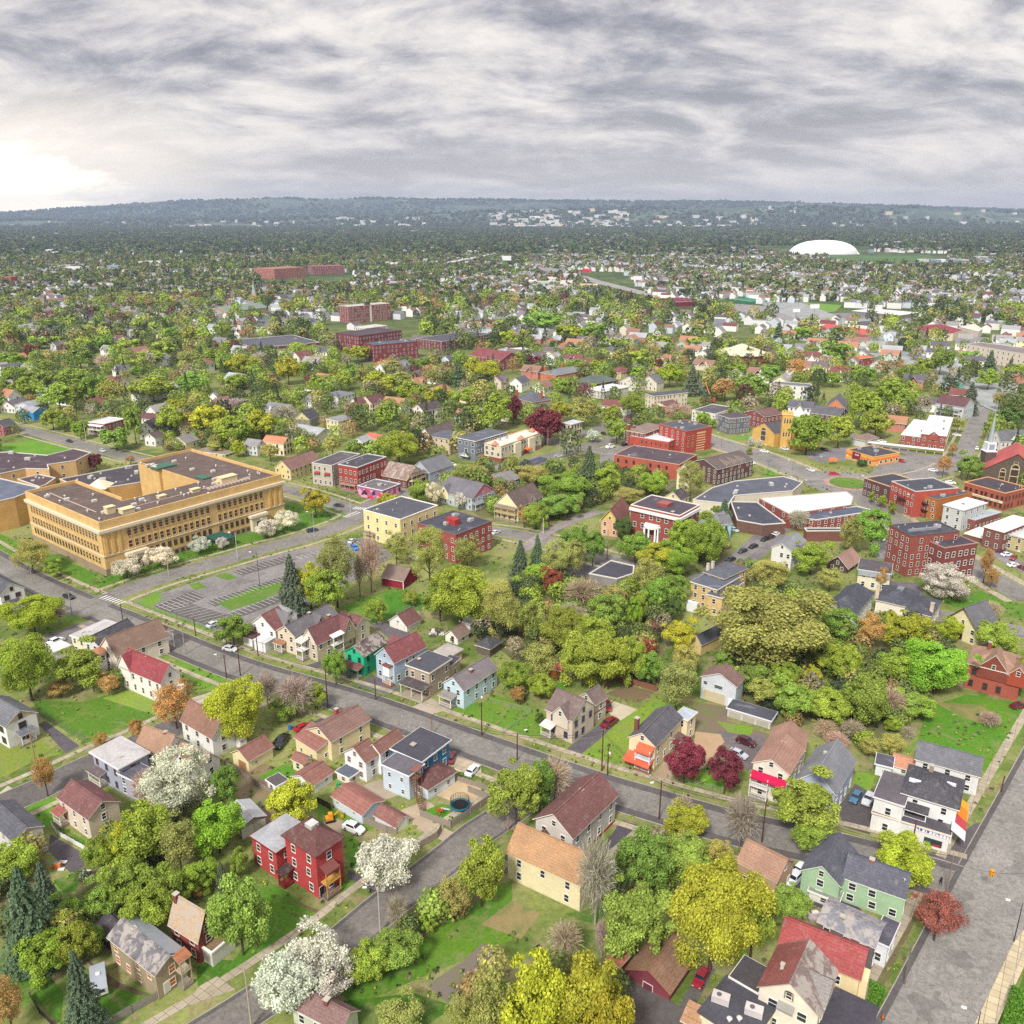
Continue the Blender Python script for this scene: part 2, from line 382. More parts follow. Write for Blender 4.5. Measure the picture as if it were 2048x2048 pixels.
 def chimney(s,x,y,top=1.4,col='7c3b2c',w=.8):
  v=s.v;x*=v['L1'];y*=v['L2'];z=v['h'];b=MB().box(x-w/2,x+w/2,y-w/2,y+w/2,z,z+v['rise']*.8+top,0).box(x-w/2-.08,x+w/2+.08,y-w/2-.08,y+w/2+.08,z+v['rise']*.8+top,z+v['rise']*.8+top+.15,1)
  s.part('chimney',b.mesh('chimney',[mat('brick',col),mat('concrete','b9b2a6')]));return s
 def door(s,f,q,col='5b3a2e',w=1.0,z=.25,h=2.1,name='door'):
  fn,rz,Ln=s.face(f);x,y=fn(q*Ln);b=MB().box(-w/2-.1,w/2+.1,-.05,0,0,h+.1,0).box(-w/2,w/2,-.08,-.05,.02,h,1)
  s.part(name,b.mesh(name,[mat('paint','efece4'),mat('paint',col)]),(x,y,z),rz);return s
 def garage_door(s,f,q,w=3.0,h=2.3,col='ece7dc'):
  fn,rz,Ln=s.face(f);x,y=fn(q*Ln);b=MB().box(-w/2-.12,w/2+.12,-.05,0,0,h+.12,1)
  for i in range(4):b.box(-w/2,w/2,-.09,-.05,.02+i*h/4,(i+1)*h/4-.03,0)
  s.part('garage_door',b.mesh('garage_door',[mat('paint',col),mat('paint','d9d5cc')]),(x,y,.02),rz);return s
 def porch(s,f,q0,q1,depth=2.2,ph=2.7,rc='5a4a48',col='efece4',levels=1,rail=True,roof=True,slope=.5,floorc='8d857a',z0=.5):
  fn,rz,Ln=s.face(f);q0*=Ln;q1*=Ln;w=q1-q0;x,y=fn((q0+q1)/2);m1=mat('paint',col);h=w/2
  for lv in range(levels):
   zf=z0+lv*2.8
   s.part('porch_floor',MB().box(-h,h,-depth,0,-.15 if lv else-z0,0).mesh('porch_floor',[mat('paint',floorc if lv==0 else col)]),(x,y,zf),rz)
   n=max(2,int(w/2.6)+1)
   for i in range(n):
    px=-h+.12+i*(w-.24)/(n-1)
    s.part('porch_post',MB().box(px-.09,px+.09,-depth+.05,-depth+.23,0,2.65 if lv<levels-1 else ph-.15).mesh('porch_post',[m1]),(x,y,zf),rz)
   if rail:
    b=MB().box(-h,h,-depth+.1,-depth+.16,.82,.9).box(-h,h,-depth+.1,-depth+.16,.1,.16)
    k=int(w/.28)
    for i in range(k):px=-h+(i+.5)*w/k;b.box(px-.03,px+.03,-depth+.11,-depth+.15,.12,.84)
    s.part('railing',b.mesh('railing',[m1]),(x,y,zf),rz)
  if roof:
   zr=z0+(levels-1)*2.8+ph-.15;o=.25
   p=[(-h-o,-depth-o,zr),(h+o,-depth-o,zr),(h+o,0,zr+slope),(-h-o,0,zr+slope)];pt=[(a[0],a[1],a[2]+.14)for a in p]
   b=MB().poly(pt,0).poly(p,1)
   for i in range(4):j=(i+1)%4;b.poly([p[i],p[j],pt[j],pt[i]],1)
   s.part('porch_roof',b.mesh('porch_roof',[mat('shingle',rc),m1]),(x,y,0),rz)
  return s
 def cross(s,f,q,w,rise=None,depth=None,rc='6b5a55',wall='d8d2c4',trim='eeeae2',wk='siding',out=.25,window=True,frame='f2efe8',z=None):
  v=s.v;fn,rz,Ln=s.face(f);x,y=fn(q*Ln);other=v['L1']if f in 'AR' else v['L2']
  rise=rise or v['rise'];depth=depth or other/2;zb=v['h']if z is None else z;h=w/2;o=.3;t=.16
  b=MB().poly([(-h,-out,zb),(h,-out,zb),(0,-out,zb+rise)],0).box(-h,h,-out,0,zb-(2.8 if z is None else .6),zb,0)
  s.part('gable',b.mesh('gable',[mat(wk,wall)]),(x,y,0),rz)
  r=MB();sl=rise/h
  for sx in(-1,1):
   p=[(sx*(h+o),-out-o,zb-o*sl+.02),(sx*(h+o),depth,zb-o*sl+.02),(0,depth,zb+rise),(0,-out-o,zb+rise)];pt=[(a[0],a[1],a[2]+t)for a in p]
   r.poly(pt,0).poly(p,1)
   for i in(0,3):j=(i+1)%4;r.poly([p[i],p[j],pt[j],pt[i]],1)
  s.part('gable_roof',r.mesh('gable_roof',[mat('shingle',rc),mat('paint',trim)]),(x,y,0),rz)
  if window:
   s.part('window',win_mesh(frame),(*[a+b_ for a,b_ in zip((x,y),(math.sin(rz)*(out+.01),-math.cos(rz)*(out+.01)))],zb+.15),rz,scale=(.8,1.6,min(1.2,rise*.5)))
  return s
 def awning(s,f,q0,q1,z,depth=1.5,drop=.7,col='e8604c',trim='f0ece4'):
  fn,rz,Ln=s.face(f);q0*=Ln;q1*=Ln;h=(q1-q0)/2;x,y=fn((q0+q1)/2)
  p=[(-h,-depth,z-drop),(h,-depth,z-drop),(h,0,z),(-h,0,z)];pt=[(a[0],a[1],a[2]+.08)for a in p];b=MB().poly(pt).poly(p)
  for i in range(4):j=(i+1)%4;b.poly([p[i],p[j],pt[j],pt[i]])
  b.box(-h,h,-depth-.03,-depth,z-drop-.25,z-drop+.08)
  s.part('awning',b.mesh('awning',[mat('paint',col)]),(x,y,0),rz);return s
 def vents(s,n=5,ac=0,seed=1,mc='d9d7d2',m=1.2):
  v=s.v;rr=random.Random(seed);z=v['ztop']
  for i in range(n):
   x,y=rr.uniform(m,max(m+.1,v['L1']-m)),rr.uniform(m,max(m+.1,v['L2']-m));b=MB()
   k=rr.random()
   if k<.6:b.tube((0,0,0),(0,0,.5),.14,k=6).tube((0,0,.5),(0,0,.62),.24,.05,k=6)
   else:b.box(-.5,.5,-.4,.4,0,.35).box(-.4,.4,-.3,.3,.35,.42)
   s.part('roof_vent',b.mesh('roof_vent',[mat('metal',mc)]),(x,y,z))
  for i in range(ac):
   x,y=rr.uniform(m+1,max(m+1.1,v['L1']-m-1)),rr.uniform(m+1,max(m+1.1,v['L2']-m-1));w_=rr.uniform(1.2,2.4)
   b=MB().box(-w_/2,w_/2,-.7,.7,.12,1.2).box(-w_/2+.1,w_/2-.1,-.6,.6,0,.12).tube((w_/5,0,1.2),(w_/5,0,1.28),.4,k=10,m=1)
   s.part('air_conditioner',b.mesh('air_conditioner',[mat('metal','cfcdc9'),mat('paint','55565a')]),(x,y,z),rr.choice((0,math.pi/2)))
  return s
LAND_ALL=[]
DEBUG=False
def block_part(name,pts,h,z0,parent,base,wallm,roofm,capm=None,pname='wall',rname='roof',cap=.35,hp=None):
 g=[G(*P(*p),hp or h)for p in pts];q=[(a.x-base.x,a.y-base.y)for a in g]
 ar=sum(q[i][0]*q[(i+1)%len(q)][1]-q[(i+1)%len(q)][0]*q[i][1]for i in range(len(q)))
 if ar<0:q.reverse()
 put(pname,MB().prism(q,z0,h).mesh(pname,[wallm]),parent)
 cx,cy=sum(p[0]for p in q)/len(q),sum(p[1]for p in q)/len(q)
 put(rname,MB().prism(inset(q,.35),h-.01,h+.03).mesh(rname,[roofm]),parent)
 if capm:
  b=MB();qi=inset(q,.34);qo=inset(q,-.1);k=len(q)
  for i in range(k):
   j=(i+1)%k;b.prism([qo[i],qo[j],qi[j],qi[i]],h,h+cap)
  put('parapet',b.mesh('parapet',[capm]),parent)
 return q
def inset(q,d):
 k=len(q);out=[]
 for i in range(k):
  p0,p1,p2=Vector(q[i-1]),Vector(q[i]),Vector(q[(i+1)%k])
  n1=(p1-p0).normalized();n2=(p2-p1).normalized();a=Vector((-n1 .y,n1 .x));b=Vector((-n2 .y,n2 .x))
  s=a+b;s=s/max(.3,s.length_squared/2);out.append(tuple(p1+s*d))
 return out
def block(name,label,cat,pts,h,wall,roof,trim='d8d4cc',wk='brick',win=None,group=None,short=None,frame='f2efe8',step=3.0,rise=None,faces=None,nf=None,wsz=(1.1,1.6),rk='flat',vents=0,ac=0,arch=False):
 g=[G(*P(*p),h)for p in pts];base=Vector((sum(a.x for a in g)/len(g),sum(a.y for a in g)/len(g),0))
 root=tag(empty(name,base),label,cat,group);LAND_ALL.append((root,base))
 if short:LAND.append((short,base))
 q=block_part(name,pts,h,-.5,root,base,mat(wk,wall),mat(rk,roof),mat('paint',trim)if trim else None)
 k=len(q);xs=[p[0]for p in q];ys=[p[1]for p in q]
 FOOT.append((Vector((base.x+min(xs),base.y+min(ys))),Vector((1,0)),Vector((0,1)),max(xs)-min(xs),max(ys)-min(ys)))
 nf=nf or max(1,round(h/3.3))
 if win:
  for i in range(k):
   a,b=Vector(q[i]),Vector(q[(i+1)%k]);d=b-a;Ln=d.length;nrm=Vector((d.y,-d.x)).normalized()
   mid=(a+b)/2+base.xy
   if nrm.dot(-mid)<.12*mid.length or Ln<2.5:continue
   n=max(1,int(Ln/step));fh=h/nf
   for f_ in range(nf):
    for j in range(n):
     p=a+d*((j+.5)/n)
     put('window',win_mesh(frame,arch),root,(p.x,p.y,f_*fh+fh*.3),math.atan2(d.y,d.x),(wsz[0],1.6,min(wsz[1],fh*.55)))
 rr=random.Random(len(label))
 for i in range(vents+ac):
  for _ in range(30):
   x,y=rr.uniform(min(xs)+2,max(xs)-2),rr.uniform(min(ys)+2,max(ys)-2)
   if inside((x,y),inset(q,1.8)):break
  if i<vents:put('roof_vent',MB().box(-.4,.4,-.4,.4,0,.5).mesh('roof_vent',[mat('metal','d6d4cf')]),root,(x,y,h+.03))
  else:put('air_conditioner',MB().box(-1.3,1.3,-.8,.8,.1,1.3).box(-1.2,1.2,-.7,.7,0,.1).mesh('air_conditioner',[mat('metal','d3d1cd')]),root,(x,y,h+.03),rr.uniform(0,3))
 return root,q,base
def inside(p,q):
 c=False;n=len(q)
 for i in range(n):
  a,b=q[i],q[(i+1)%n]
  if(a[1]>p[1])!=(b[1]>p[1])and p[0]<(b[0]-a[0])*(p[1]-a[1])/(b[1]-a[1])+a[0]:c=not c
 return c
##  foliage templates
def quads_mesh(name,cen,nrm,size,lf,mats,rs,asp=1.0):
 n=len(cen)
 r=rs.normal(size=(n,3));u=np.cross(nrm,r);u/=np.linalg.norm(u,axis=1)[:,None]+1e-9;v=np.cross(nrm,u)
 sz=(size*rs.uniform(.6,1.4,n))[:,None];u=u*sz*asp;v=v*sz
 V=np.stack([cen-u*.9,cen-v*.75+u*.1,cen+u,cen+v*.8-u*.15],1).reshape(-1,3)
 me=bpy.data.meshes.new(name);me.vertices.add(n*4);me.loops.add(n*4);me.polygons.add(n)
 me.vertices.foreach_set('co',V.astype(np.float32).ravel());me.loops.foreach_set('vertex_index',np.arange(n*4,dtype=np.int32))
 me.polygons.foreach_set('loop_start',np.arange(0,n*4,4,dtype=np.int32));me.polygons.foreach_set('loop_total',np.full(n,4,dtype=np.int32))
 a=me.attributes.new('lf','FLOAT','FACE');a.data.foreach_set('value',lf.astype(np.float32))
 for m in mats:me.materials.append(m)
 me.update(calc_edges=True);me.validate();return me
def unit(a):return a/(np.linalg.norm(a,axis=-1,keepdims=True)+1e-9)
def crown_points(rs,n,nb,thin=False,shape='round'):
 k=np.arange(nb)+.5;ph=np.arccos(1-1.75*k/nb);th=np.pi*(1+5**.5)*k
 d=np.stack([np.cos(th)*np.sin(ph),np.sin(th)*np.sin(ph),np.cos(ph)],1)
 rr=rs.uniform(.45,.80,nb);bc=d*rr[:,None]+rs.normal(size=(nb,3))*.12
 br=rs.uniform(.13,.36,nb)
 if shape=='tall':bc[:,:2]*=.8
 tint=rs.uniform(.2,.8,nb)
 w=br**2;bi=rs.choice(nb,n,p=w/w.sum())
 out=unit(bc[bi]);v=unit(unit(rs.normal(size=(n,3)))+out*.75+np.array([0,0,.35]))
 p=bc[bi]+v*(br[bi]*rs.uniform(.5 if not thin else .25,1.2,n))[:,None]
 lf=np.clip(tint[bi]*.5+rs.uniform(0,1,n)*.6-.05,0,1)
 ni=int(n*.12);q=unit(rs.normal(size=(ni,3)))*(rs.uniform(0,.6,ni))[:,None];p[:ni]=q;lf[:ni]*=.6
 nr=unit(v*.8+rs.normal(size=(n,3))*.55)
 p/=1.10;p[:,2]=p[:,2]*.98+1.0
 return p,nr,lf
CROWN={}
def crown_tpl(kind,res,i):
 k=(kind,res,i)
 if k in CROWN:return CROWN[k]
 rs=np.random.RandomState(hash(kind)%1+17*i+{'xhi':3,'hi':1,'mid':5,'lo':9}[res]+{'leafy':0,'thin':100,'conifer':200,'bare':300,'blossom':400}[kind])
 n={'xhi':34000,'hi':15000,'mid':4400,'lo':900}[res];sz={'xhi':.0215,'hi':.033,'mid':.058,'lo':.12}[res]
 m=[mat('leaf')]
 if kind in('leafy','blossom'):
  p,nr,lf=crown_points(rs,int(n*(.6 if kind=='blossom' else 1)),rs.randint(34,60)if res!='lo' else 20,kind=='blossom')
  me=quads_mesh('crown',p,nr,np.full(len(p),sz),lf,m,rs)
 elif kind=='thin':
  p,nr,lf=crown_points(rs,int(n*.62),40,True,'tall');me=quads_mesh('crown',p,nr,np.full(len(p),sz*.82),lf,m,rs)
 elif kind=='conifer':
  cs,ns,ls=[],[],[];lev={'xhi':30,'hi':26,'mid':16,'lo':9}[res];per=max(20,n//lev)
  for j in range(lev):
   f=j/lev;r=(1-f)**.85*rs.uniform(.82,1.1)+.03;nbr=int(7+9*(1-f));a0=rs.uniform(0,6.28);m_=int(per*(1.7-f*1.5))+12
   br=rs.randint(0,nbr,m_);t=np.sqrt(rs.uniform(.04,1,m_));an=a0+br*2*np.pi/nbr+rs.normal(size=m_)*.10*(1.3-t*.4)
   rl=r*(1+.22*np.sin(br*5.1+j));x,y=np.cos(an)*t*rl,np.sin(an)*t*rl;z=f*1.96+.05-t*r*.34+rs.normal(size=m_)*.018
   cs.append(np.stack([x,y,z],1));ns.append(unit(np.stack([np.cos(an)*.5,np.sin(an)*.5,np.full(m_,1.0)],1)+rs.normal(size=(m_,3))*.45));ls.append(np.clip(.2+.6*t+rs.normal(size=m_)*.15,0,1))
  cs,ns,ls=map(np.concatenate,(cs,ns,ls));me=quads_mesh('crown',cs,ns,np.full(len(cs),sz*.95),ls,m,rs,1.3)
 else:
  V,Fc,lf=[],[],[];nt_={'xhi':2600,'hi':2200,'mid':900,'lo':260}[res];wd={'xhi':.008,'hi':.009,'mid':.015,'lo':.032}[res]
  for j in range(nt_):
   d=unit(rs.normal(size=3)+np.array([0,0,.55]));r0=rs.uniform(.15,.82);a=d*r0*np.array([1,1,.9])+np.array([0,0,.9]);b_=a+unit(d+rs.normal(size=3)*.45)*rs.uniform(.14,.36)
   s=unit(np.cross(d,rs.normal(size=3)))*wd;k0=len(V);V+=[a-s*1.5,a+s*1.5,b_+s*.5,b_-s*.5];Fc.append((k0,k0+1,k0+2,k0+3));lf.append(rs.uniform(.2,.9))
  me=new_mesh('crown',V,Fc,m);at=me.attributes.new('lf','FLOAT','FACE');at.data.foreach_set('value',np.array(lf,dtype=np.float32))
 CROWN[k]=me;return me
TRUNK={}
def trunk_tpl(kind,i,col='5a4c40'):
 k=(kind,i,col)
 if k in TRUNK:return TRUNK[k]
 rr=random.Random(i*7+len(kind));b=MB()
 if kind=='conifer':b.tube((0,0,-1),(0,0,54),1.2,.15,7)
 else:
  top=32;b.tube((0,0,-1),(0,0,14),1.3,.95,8).tube((0,0,14),(.6,.4,top),.95,.6,8)
  n=7 if kind!='bare' else 12
  for j in range(n):
   a=j*2.4+rr.uniform(-.4,.4);z0=rr.uniform(13,top);e=rr.uniform(12,21);p1=(math.cos(a)*e*.5,math.sin(a)*e*.5,z0+rr.uniform(7,12));p2=(math.cos(a)*e,math.sin(a)*e,min(56,p1[2]+rr.uniform(8,17)))
   b.tube((.3,.2,z0),p1,.55,.36,5).tube(p1,p2,.36,.1,5)
   for q in range(5 if kind=='bare' else 2):
    s=rr.uniform(.2,.9);c=[p1[k_]+(p2[k_]-p1[k_])*s for k_ in range(3)];a2=a+rr.uniform(-1.3,1.3);ln=rr.uniform(4,8)
    b.tube(c,(c[0]+math.cos(a2)*ln,c[1]+math.sin(a2)*ln,min(58,c[2]+rr.uniform(4,10))),.2,.06,4)
 TRUNK[k]=b.mesh('trunk',[mat('bark',col)]);return TRUNK[k]
TK={'y':('maple_tree','leafy','b3b63e','yellow-green'),'g':('leafy_tree','leafy','a0b248','bright green'),'G':('leafy_tree','leafy','92b840','vivid green'),'m':('leafy_tree','leafy','8fa94c','mid-green'),'o':('budding_tree','thin','afb062','olive half-leafed'),'O':('oak_tree','leafy','a3a65a','olive spreading'),'d':('leafy_tree','leafy','647c42','dark green'),'r':('budding_tree','thin','c59f62','orange-brown budding'),'p':('plum_tree','leafy','87444e','maroon-leaved'),'q':('plum_tree','leafy','a3564a','rust-red'),'w':('blossom_tree','blossom','dfddca','white-blossoming'),'b':('bare_tree','bare','b8a692','bare twiggy'),'c':('conifer_tree','conifer','64755a','dark pointed conifer'),'P':('budding_tree','thin','9a5c54','reddish budding'),'D':('dead_tree','bare','b3a596','dead grey')}
TREES=[]
CR=0
def T(x,yt,yb,wd,k,label=None,rad=None,tall=None):
 X,Yt=P(x,yt);_,Yb=P(x,yb);D=DY(Yb);fwd=D*math.cos(PITCH)+H*math.sin(PITCH);r=wd*O[2]/2*fwd/F*1.13
 a=ang(Yt);h=max(2.0,H-D*math.tan(a)-.22*r*math.tan(a));lat=G(X,(Yt+Yb)/2,h*.5)
 loc=Vector((lat.x*D/lat.y,D,0));tree(loc,h,r,k,label)
def tree(loc,h,r,k,label=None,colj=.10):
 i=len(TREES);nm,ck,col,wds=TK[k];d=loc.y;res='xhi' if r>7.0 and d<430 else 'hi' if d<390 else 'mid' if d<700 else 'lo';rr=random.Random(i*13+5)
 c=hx(col);j=[1+rr.uniform(-colj,colj)for _ in range(3)];br=rr.uniform(.86,1.14);c=tuple(min(1,a*b*br)for a,b in zip(c,j))
 root=empty(nm,loc,rr.uniform(0,6.28));var=rr.randrange(4 if res!='lo' else 3)
 if ck=='conifer':
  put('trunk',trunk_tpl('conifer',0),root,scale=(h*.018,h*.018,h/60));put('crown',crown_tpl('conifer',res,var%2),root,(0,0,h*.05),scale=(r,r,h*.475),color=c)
 else:
  tb=.10 if ck!='thin' else .16
  if h<4.5:tb=.0
  tr=max(.10,min(.42,h*.022));sx=max(tr,r/9.0)
  tr=(.030+.0045*h+.018*r)*(1.0 if ck!='bare' else .8)
  put('trunk',trunk_tpl('bare' if ck=='bare' else 'leafy',i%3,'b0a598' if k=='D' else '7a6a5a' if ck=='bare' else '54483c'),root,scale=(tr,tr,h*.96/60))
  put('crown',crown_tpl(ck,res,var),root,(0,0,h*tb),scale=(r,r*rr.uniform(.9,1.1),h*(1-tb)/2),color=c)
 TREES.append([root,k,h,r,label]);return root
##  the ground, one sheet to the horizon
def ground_mat():
 m=bpy.data.materials.new('ground');m.use_nodes=True;t=m.node_tree;t.nodes.clear()
 b=N('ShaderNodeBsdfPrincipled',t);o=N('ShaderNodeOutputMaterial',t);L(t,b.outputs[0],o.inputs[0]);b.inputs['Roughness'].default_value=.95;b.inputs['Specular IOR Level'].default_value=.1
 wv=N('ShaderNodeNewGeometry',t).outputs['Position']
 f1=noise(t,wv,.035,7,.6,.4);f2=noise(t,wv,.8,7,.75);f3=noise(t,wv,.14,6,.7,.8);f5=noise(t,wv,3.0,4,.8)
 s=mixc(t,ramp(t,f1,[(.40,0.0),(.6,1.0)]),hx('55692f'),hx('838a50'))
 s=mixc(t,ramp(t,f3,[(.49,0.0),(.62,.8)]),s,hx('8b7f62'))
 s=mixc(t,ramp(t,noise(t,wv,.25,8,.75,1),[(.60,0.0),(.68,.6)]),s,hx('3f5a20'))
 cc=N('ShaderNodeCombineColor',t);f=mth(t,'ADD',mth(t,'MULTIPLY',f2,1.5),mth(t,'MULTIPLY',f5,1.1))
 f=mth(t,'SUBTRACT',f,.3)
 for i in range(3):L(t,f,cc.inputs[i])
 s=mixc(t,1.0,s,cc.outputs[0],'MULTIPLY')
 sp=N('ShaderNodeSeparateXYZ',t);L(t,wv,sp.inputs[0]);far=ramp(t,mth(t,'DIVIDE',sp.outputs[1],4000.0),[(.14,0.0),(.30,1.0)])
 g1=noise(t,wv,.0035,8,.65,.5);g2=noise(t,wv,.03,6,.8)
 fs=mixc(t,ramp(t,g1,[(.38,0.0),(.62,1.0)]),hx('3d4f30'),hx('6c7a4a'));fs=mixc(t,ramp(t,g2,[(.35,.85),(.65,0.0)]),fs,hx('2c3a2a'))
 fs=mixc(t,ramp(t,noise(t,wv,.012,5,.7),[(.62,0.0),(.66,.6)]),fs,hx('8b8a74'))
 s=mixc(t,far,s,fs);L(t,s,b.inputs['Base Color']);return m
gr=put('ground',new_mesh('ground',[(-32000,-300,0),(32000,-300,0),(32000,40000,0),(-32000,40000,0)],[(0,1,2,3)],[ground_mat()]));tag(gr,kind='structure')
def sheet(name,pts,m,z=.012,pix=True):
 q=[G(*P(*p))for p in pts]if pix else[Vector((*p,0))for p in pts]
 return tag(put(name,new_mesh(name,[(a.x,a.y,z)for a in q],[tuple(range(len(q)))],[m])),kind='structure')
def smooth(pts,n=6):
 out=[]
 for i in range(len(pts)-1):
  p0=pts[max(0,i-1)];p1,p2=pts[i],pts[i+1];p3=pts[min(len(pts)-1,i+2)]
  for k in range(n):
   t=k/n;out.append(.5*((2*p1)+(p2-p0)*t+(2*p0-5*p1+4*p2-p3)*t*t+(3*p1-p0-3*p2+p3)*t**3))
 return out+[pts[-1]]
def off(line,d):
 out=[]
 for i,p in enumerate(line):
  a,b=line[max(0,i-1)],line[min(len(line)-1,i+1)];t=(b-a).normalized();out.append(p+Vector((-t.y,t.x))*d)
 return out
def strip(name,line,d0,d1,m,z0,z1=None,skip=None):
 a,b=off(line,d0),off(line,d1);V,Fc=[],[]
 for i in range(len(line)):
  if z1 is None:V+=[(*a[i],z0),(*b[i],z0)]
  else:V+=[(*a[i],z0),(*a[i],z1),(*b[i],z1),(*b[i],z0)]
 k=2 if z1 is None else 4
 for i in range(len(line)-1):
  if skip and skip(line[i]):continue
  for j in range(k-1):Fc.append((i*k+j,i*k+j+1,(i+1)*k+j+1,(i+1)*k+j))
 return tag(put(name,new_mesh(name,V,Fc,[m])),kind='structure')
ROADS=[]
def road(pts,wd,col='88847f',kerb=(1,1),walk=(0,0),verge=2.2,ww=1.5,z=.03,name='road',edge=0):
 ln=smooth([Vector((G(*p).x,G(*p).y))for p in pts]);n=len(ROADS);z+=n*.0037
 me=strip(name,ln,-wd/2,wd/2,mat('asphalt',col),z)
 def crosses(p):return any(near_line(p,r[0],r[1]/2+.6)for r in ROADS[:-1]+LATE)
 ROADS.append((ln,wd,z));h=wd/2
 if edge:
  for s_ in(-1,1):strip('road_shoulder',ln,s_*(h-edge),s_*(h-.02),mat('asphalt','625e5e'),z+.002)
 KW.append((ln,h,kerb,walk,verge,ww,n));return ln
KW=[];LATE=[]
def near_line(p,ln,d):
 for i in range(len(ln)-1):
  a,b=ln[i],ln[i+1];ab=b-a;t=max(0,min(1,(p-a).dot(ab)/max(1e-6,ab.length_squared)))
  if(p-a-ab*t).length<d:return True
 return False
def kerbs():
 for ln,h,kerb,walk,verge,ww,n in KW:
  fine=[]
  for i in range(len(ln)-1):
   k=max(1,int((ln[i+1]-ln[i]).length/2.0));fine+=[ln[i].lerp(ln[i+1],j/k)for j in range(k)]
  fine.append(ln[-1]);oth=[r for i,r in enumerate(ROADS)if i!=n]
  for s,kb,wk in((1,kerb[0],walk[0]),(-1,kerb[1],walk[1])):
   def sk(p,d):
    i=fine.index(p);a,b=fine[max(0,i-1)],fine[min(len(fine)-1,i+1)];t=(b-a).normalized();q=p+Vector((-t.y,t.x))*d
    return any(near_line(q,r[0],r[1]/2+.2)for r in oth)
   if kb:strip('kerb',fine,s*h,s*(h+.16),mat('concrete','a9a39a'),0,.12+n*.0013,lambda p:sk(p,s*(h+.1)))
   if wk:strip('pavement',fine,s*(h+verge),s*(h+verge+ww),mat('slabs','b3a792'),.05+n*.0021+(s>0)*.001,None,lambda p:sk(p,s*(h+verge+ww/2)))
def slabs_mat(col='b3a792'):
 m=bpy.data.materials.new('slabs');m.use_nodes=True;t=m.node_tree;b=t.nodes['Principled BSDF'];b.inputs['Roughness'].default_value=.9
 g=N('ShaderNodeNewGeometry',t);br=N('ShaderNodeTexBrick',t);mpp=N('ShaderNodeMapping',t);mpp.inputs['Rotation'].default_value=(0,0,R(34));L(t,g.outputs['Position'],mpp.inputs[0]);L(t,mpp.outputs[0],br.inputs[0])
 br.inputs['Scale'].default_value=1.0;br.offset=0;br.inputs['Brick Width'].default_value=1.5;br.inputs['Row Height'].default_value=1.5;br.inputs['Mortar Size'].default_value=.035
 c=hx(col);br.inputs['Color1'].default_value=(*[v*.95 for v in c],1);br.inputs['Color2'].default_value=(*[v*.72 for v in c],1);br.inputs['Mortar'].default_value=(.12,.11,.08,1)
 f=noise(t,g.outputs['Position'],.4,6,.7);cc=N('ShaderNodeCombineColor',t)
 for i in range(3):L(t,mth(t,'ADD',mth(t,'MULTIPLY',f,.7),.6),cc.inputs[i])
 s=mixc(t,1.0,br.outputs[0],cc.outputs[0],'MULTIPLY');L(t,s,b.inputs['Base Color']);return m
MC[('slabs','b3a792')]=slabs_mat();MC[('slabs','cdbd9c')]=slabs_mat('cdbd9c')
R1=road([(-160,1028),(0,1128),(80,1170),(185,1217),(265,1250),(397,1305),(503,1345),(715,1407),(953,1492),(1165,1566),(1297,1606),(1448,1650),(1562,1676),(1721,1712),(1860,1752),(1985,1790)],11.0,walk=(1,1),verge=2.6,edge=2.0)
R2=road([(1795,2200),(1868,2048),(1938,1895),(2010,1740),(2078,1600),(2150,1450)],14.0,col='938f8a',walk=(1,0),verge=2.4,ww=1.8,edge=1.0)
R3=road([(300,2140),(450,2048),(560,1975),(676,1892),(777,1808),(883,1727),(949,1672),(1002,1636),(1115,1555)],7.6,col='7f7974',walk=(1,0),verge=3.2,ww=1.6,edge=.7)
R4=road([(-160,1690),(-20,1622),(93,1572),(186,1528),(300,1478),(400,1430),(560,1362)],8.5,walk=(1,1),verge=2.4,col='6b6765')
R5=road([(150,1232),(225,1192),(318,1158),(450,1120),(530,1097),(609,1076),(688,1048),(740,1020),(800,985)],9.0,walk=(1,1),verge=2.6)
R6=road([(-60,838),(40,858),(159,889),(265,916),(430,950),(598,985),(715,1022),(850,1052),(985,1062),(1085,1080),(1191,1112),(1260,1130),(1330,1150)],9.0,walk=(1,1),verge=2.4)
R7=road([(700,1030),(800,985),(905,955),(1000,935),(1090,915),(1165,895),(1240,872)],9.0,walk=(0,1))
R8=road([(1085,878),(1165,897),(1250,905),(1300,915)],10)
R9=road([(1380,868),(1428,884),(1518,912),(1590,940),(1640,958)],15,col='8f8b88',walk=(1,1),verge=1.0,ww=3)
R10=road([(1735,965),(1800,962),(1907,930),(1949,856),(1968,800),(1978,770),(1984,748),(1988,730)],9,col='8f8b88',walk=(1,1),verge=2.5)
R11=road([(1700,985),(1745,1010),(1801,1048),(1870,1090),(1965,1146),(2060,1200)],10,walk=(1,1),verge=1.0,ww=3)
R12=road([(1800,1205),(1867,1228),(1950,1245),(2060,1268)],8)
R13=road([(1385,1160),(1465,1120),(1544,1073),(1600,1040)],5,kerb=(0,0))
R14=road([(640,660),(690,690),(740,700)],11,col='9a9496')
R15=road([(1045,1100),(1096,1064),(1150,1040),(1200,1022)],5,col='9b9190',kerb=(0,0))
R16=road([(1430,812),(1700,870),(1800,900),(1900,930)],8,z=.02)
R17=road([(1010,868),(1100,885),(1230,845),(1330,800)],8,z=.02)
org(0,0,1932)
kerbs()
rc=G(1698,967);
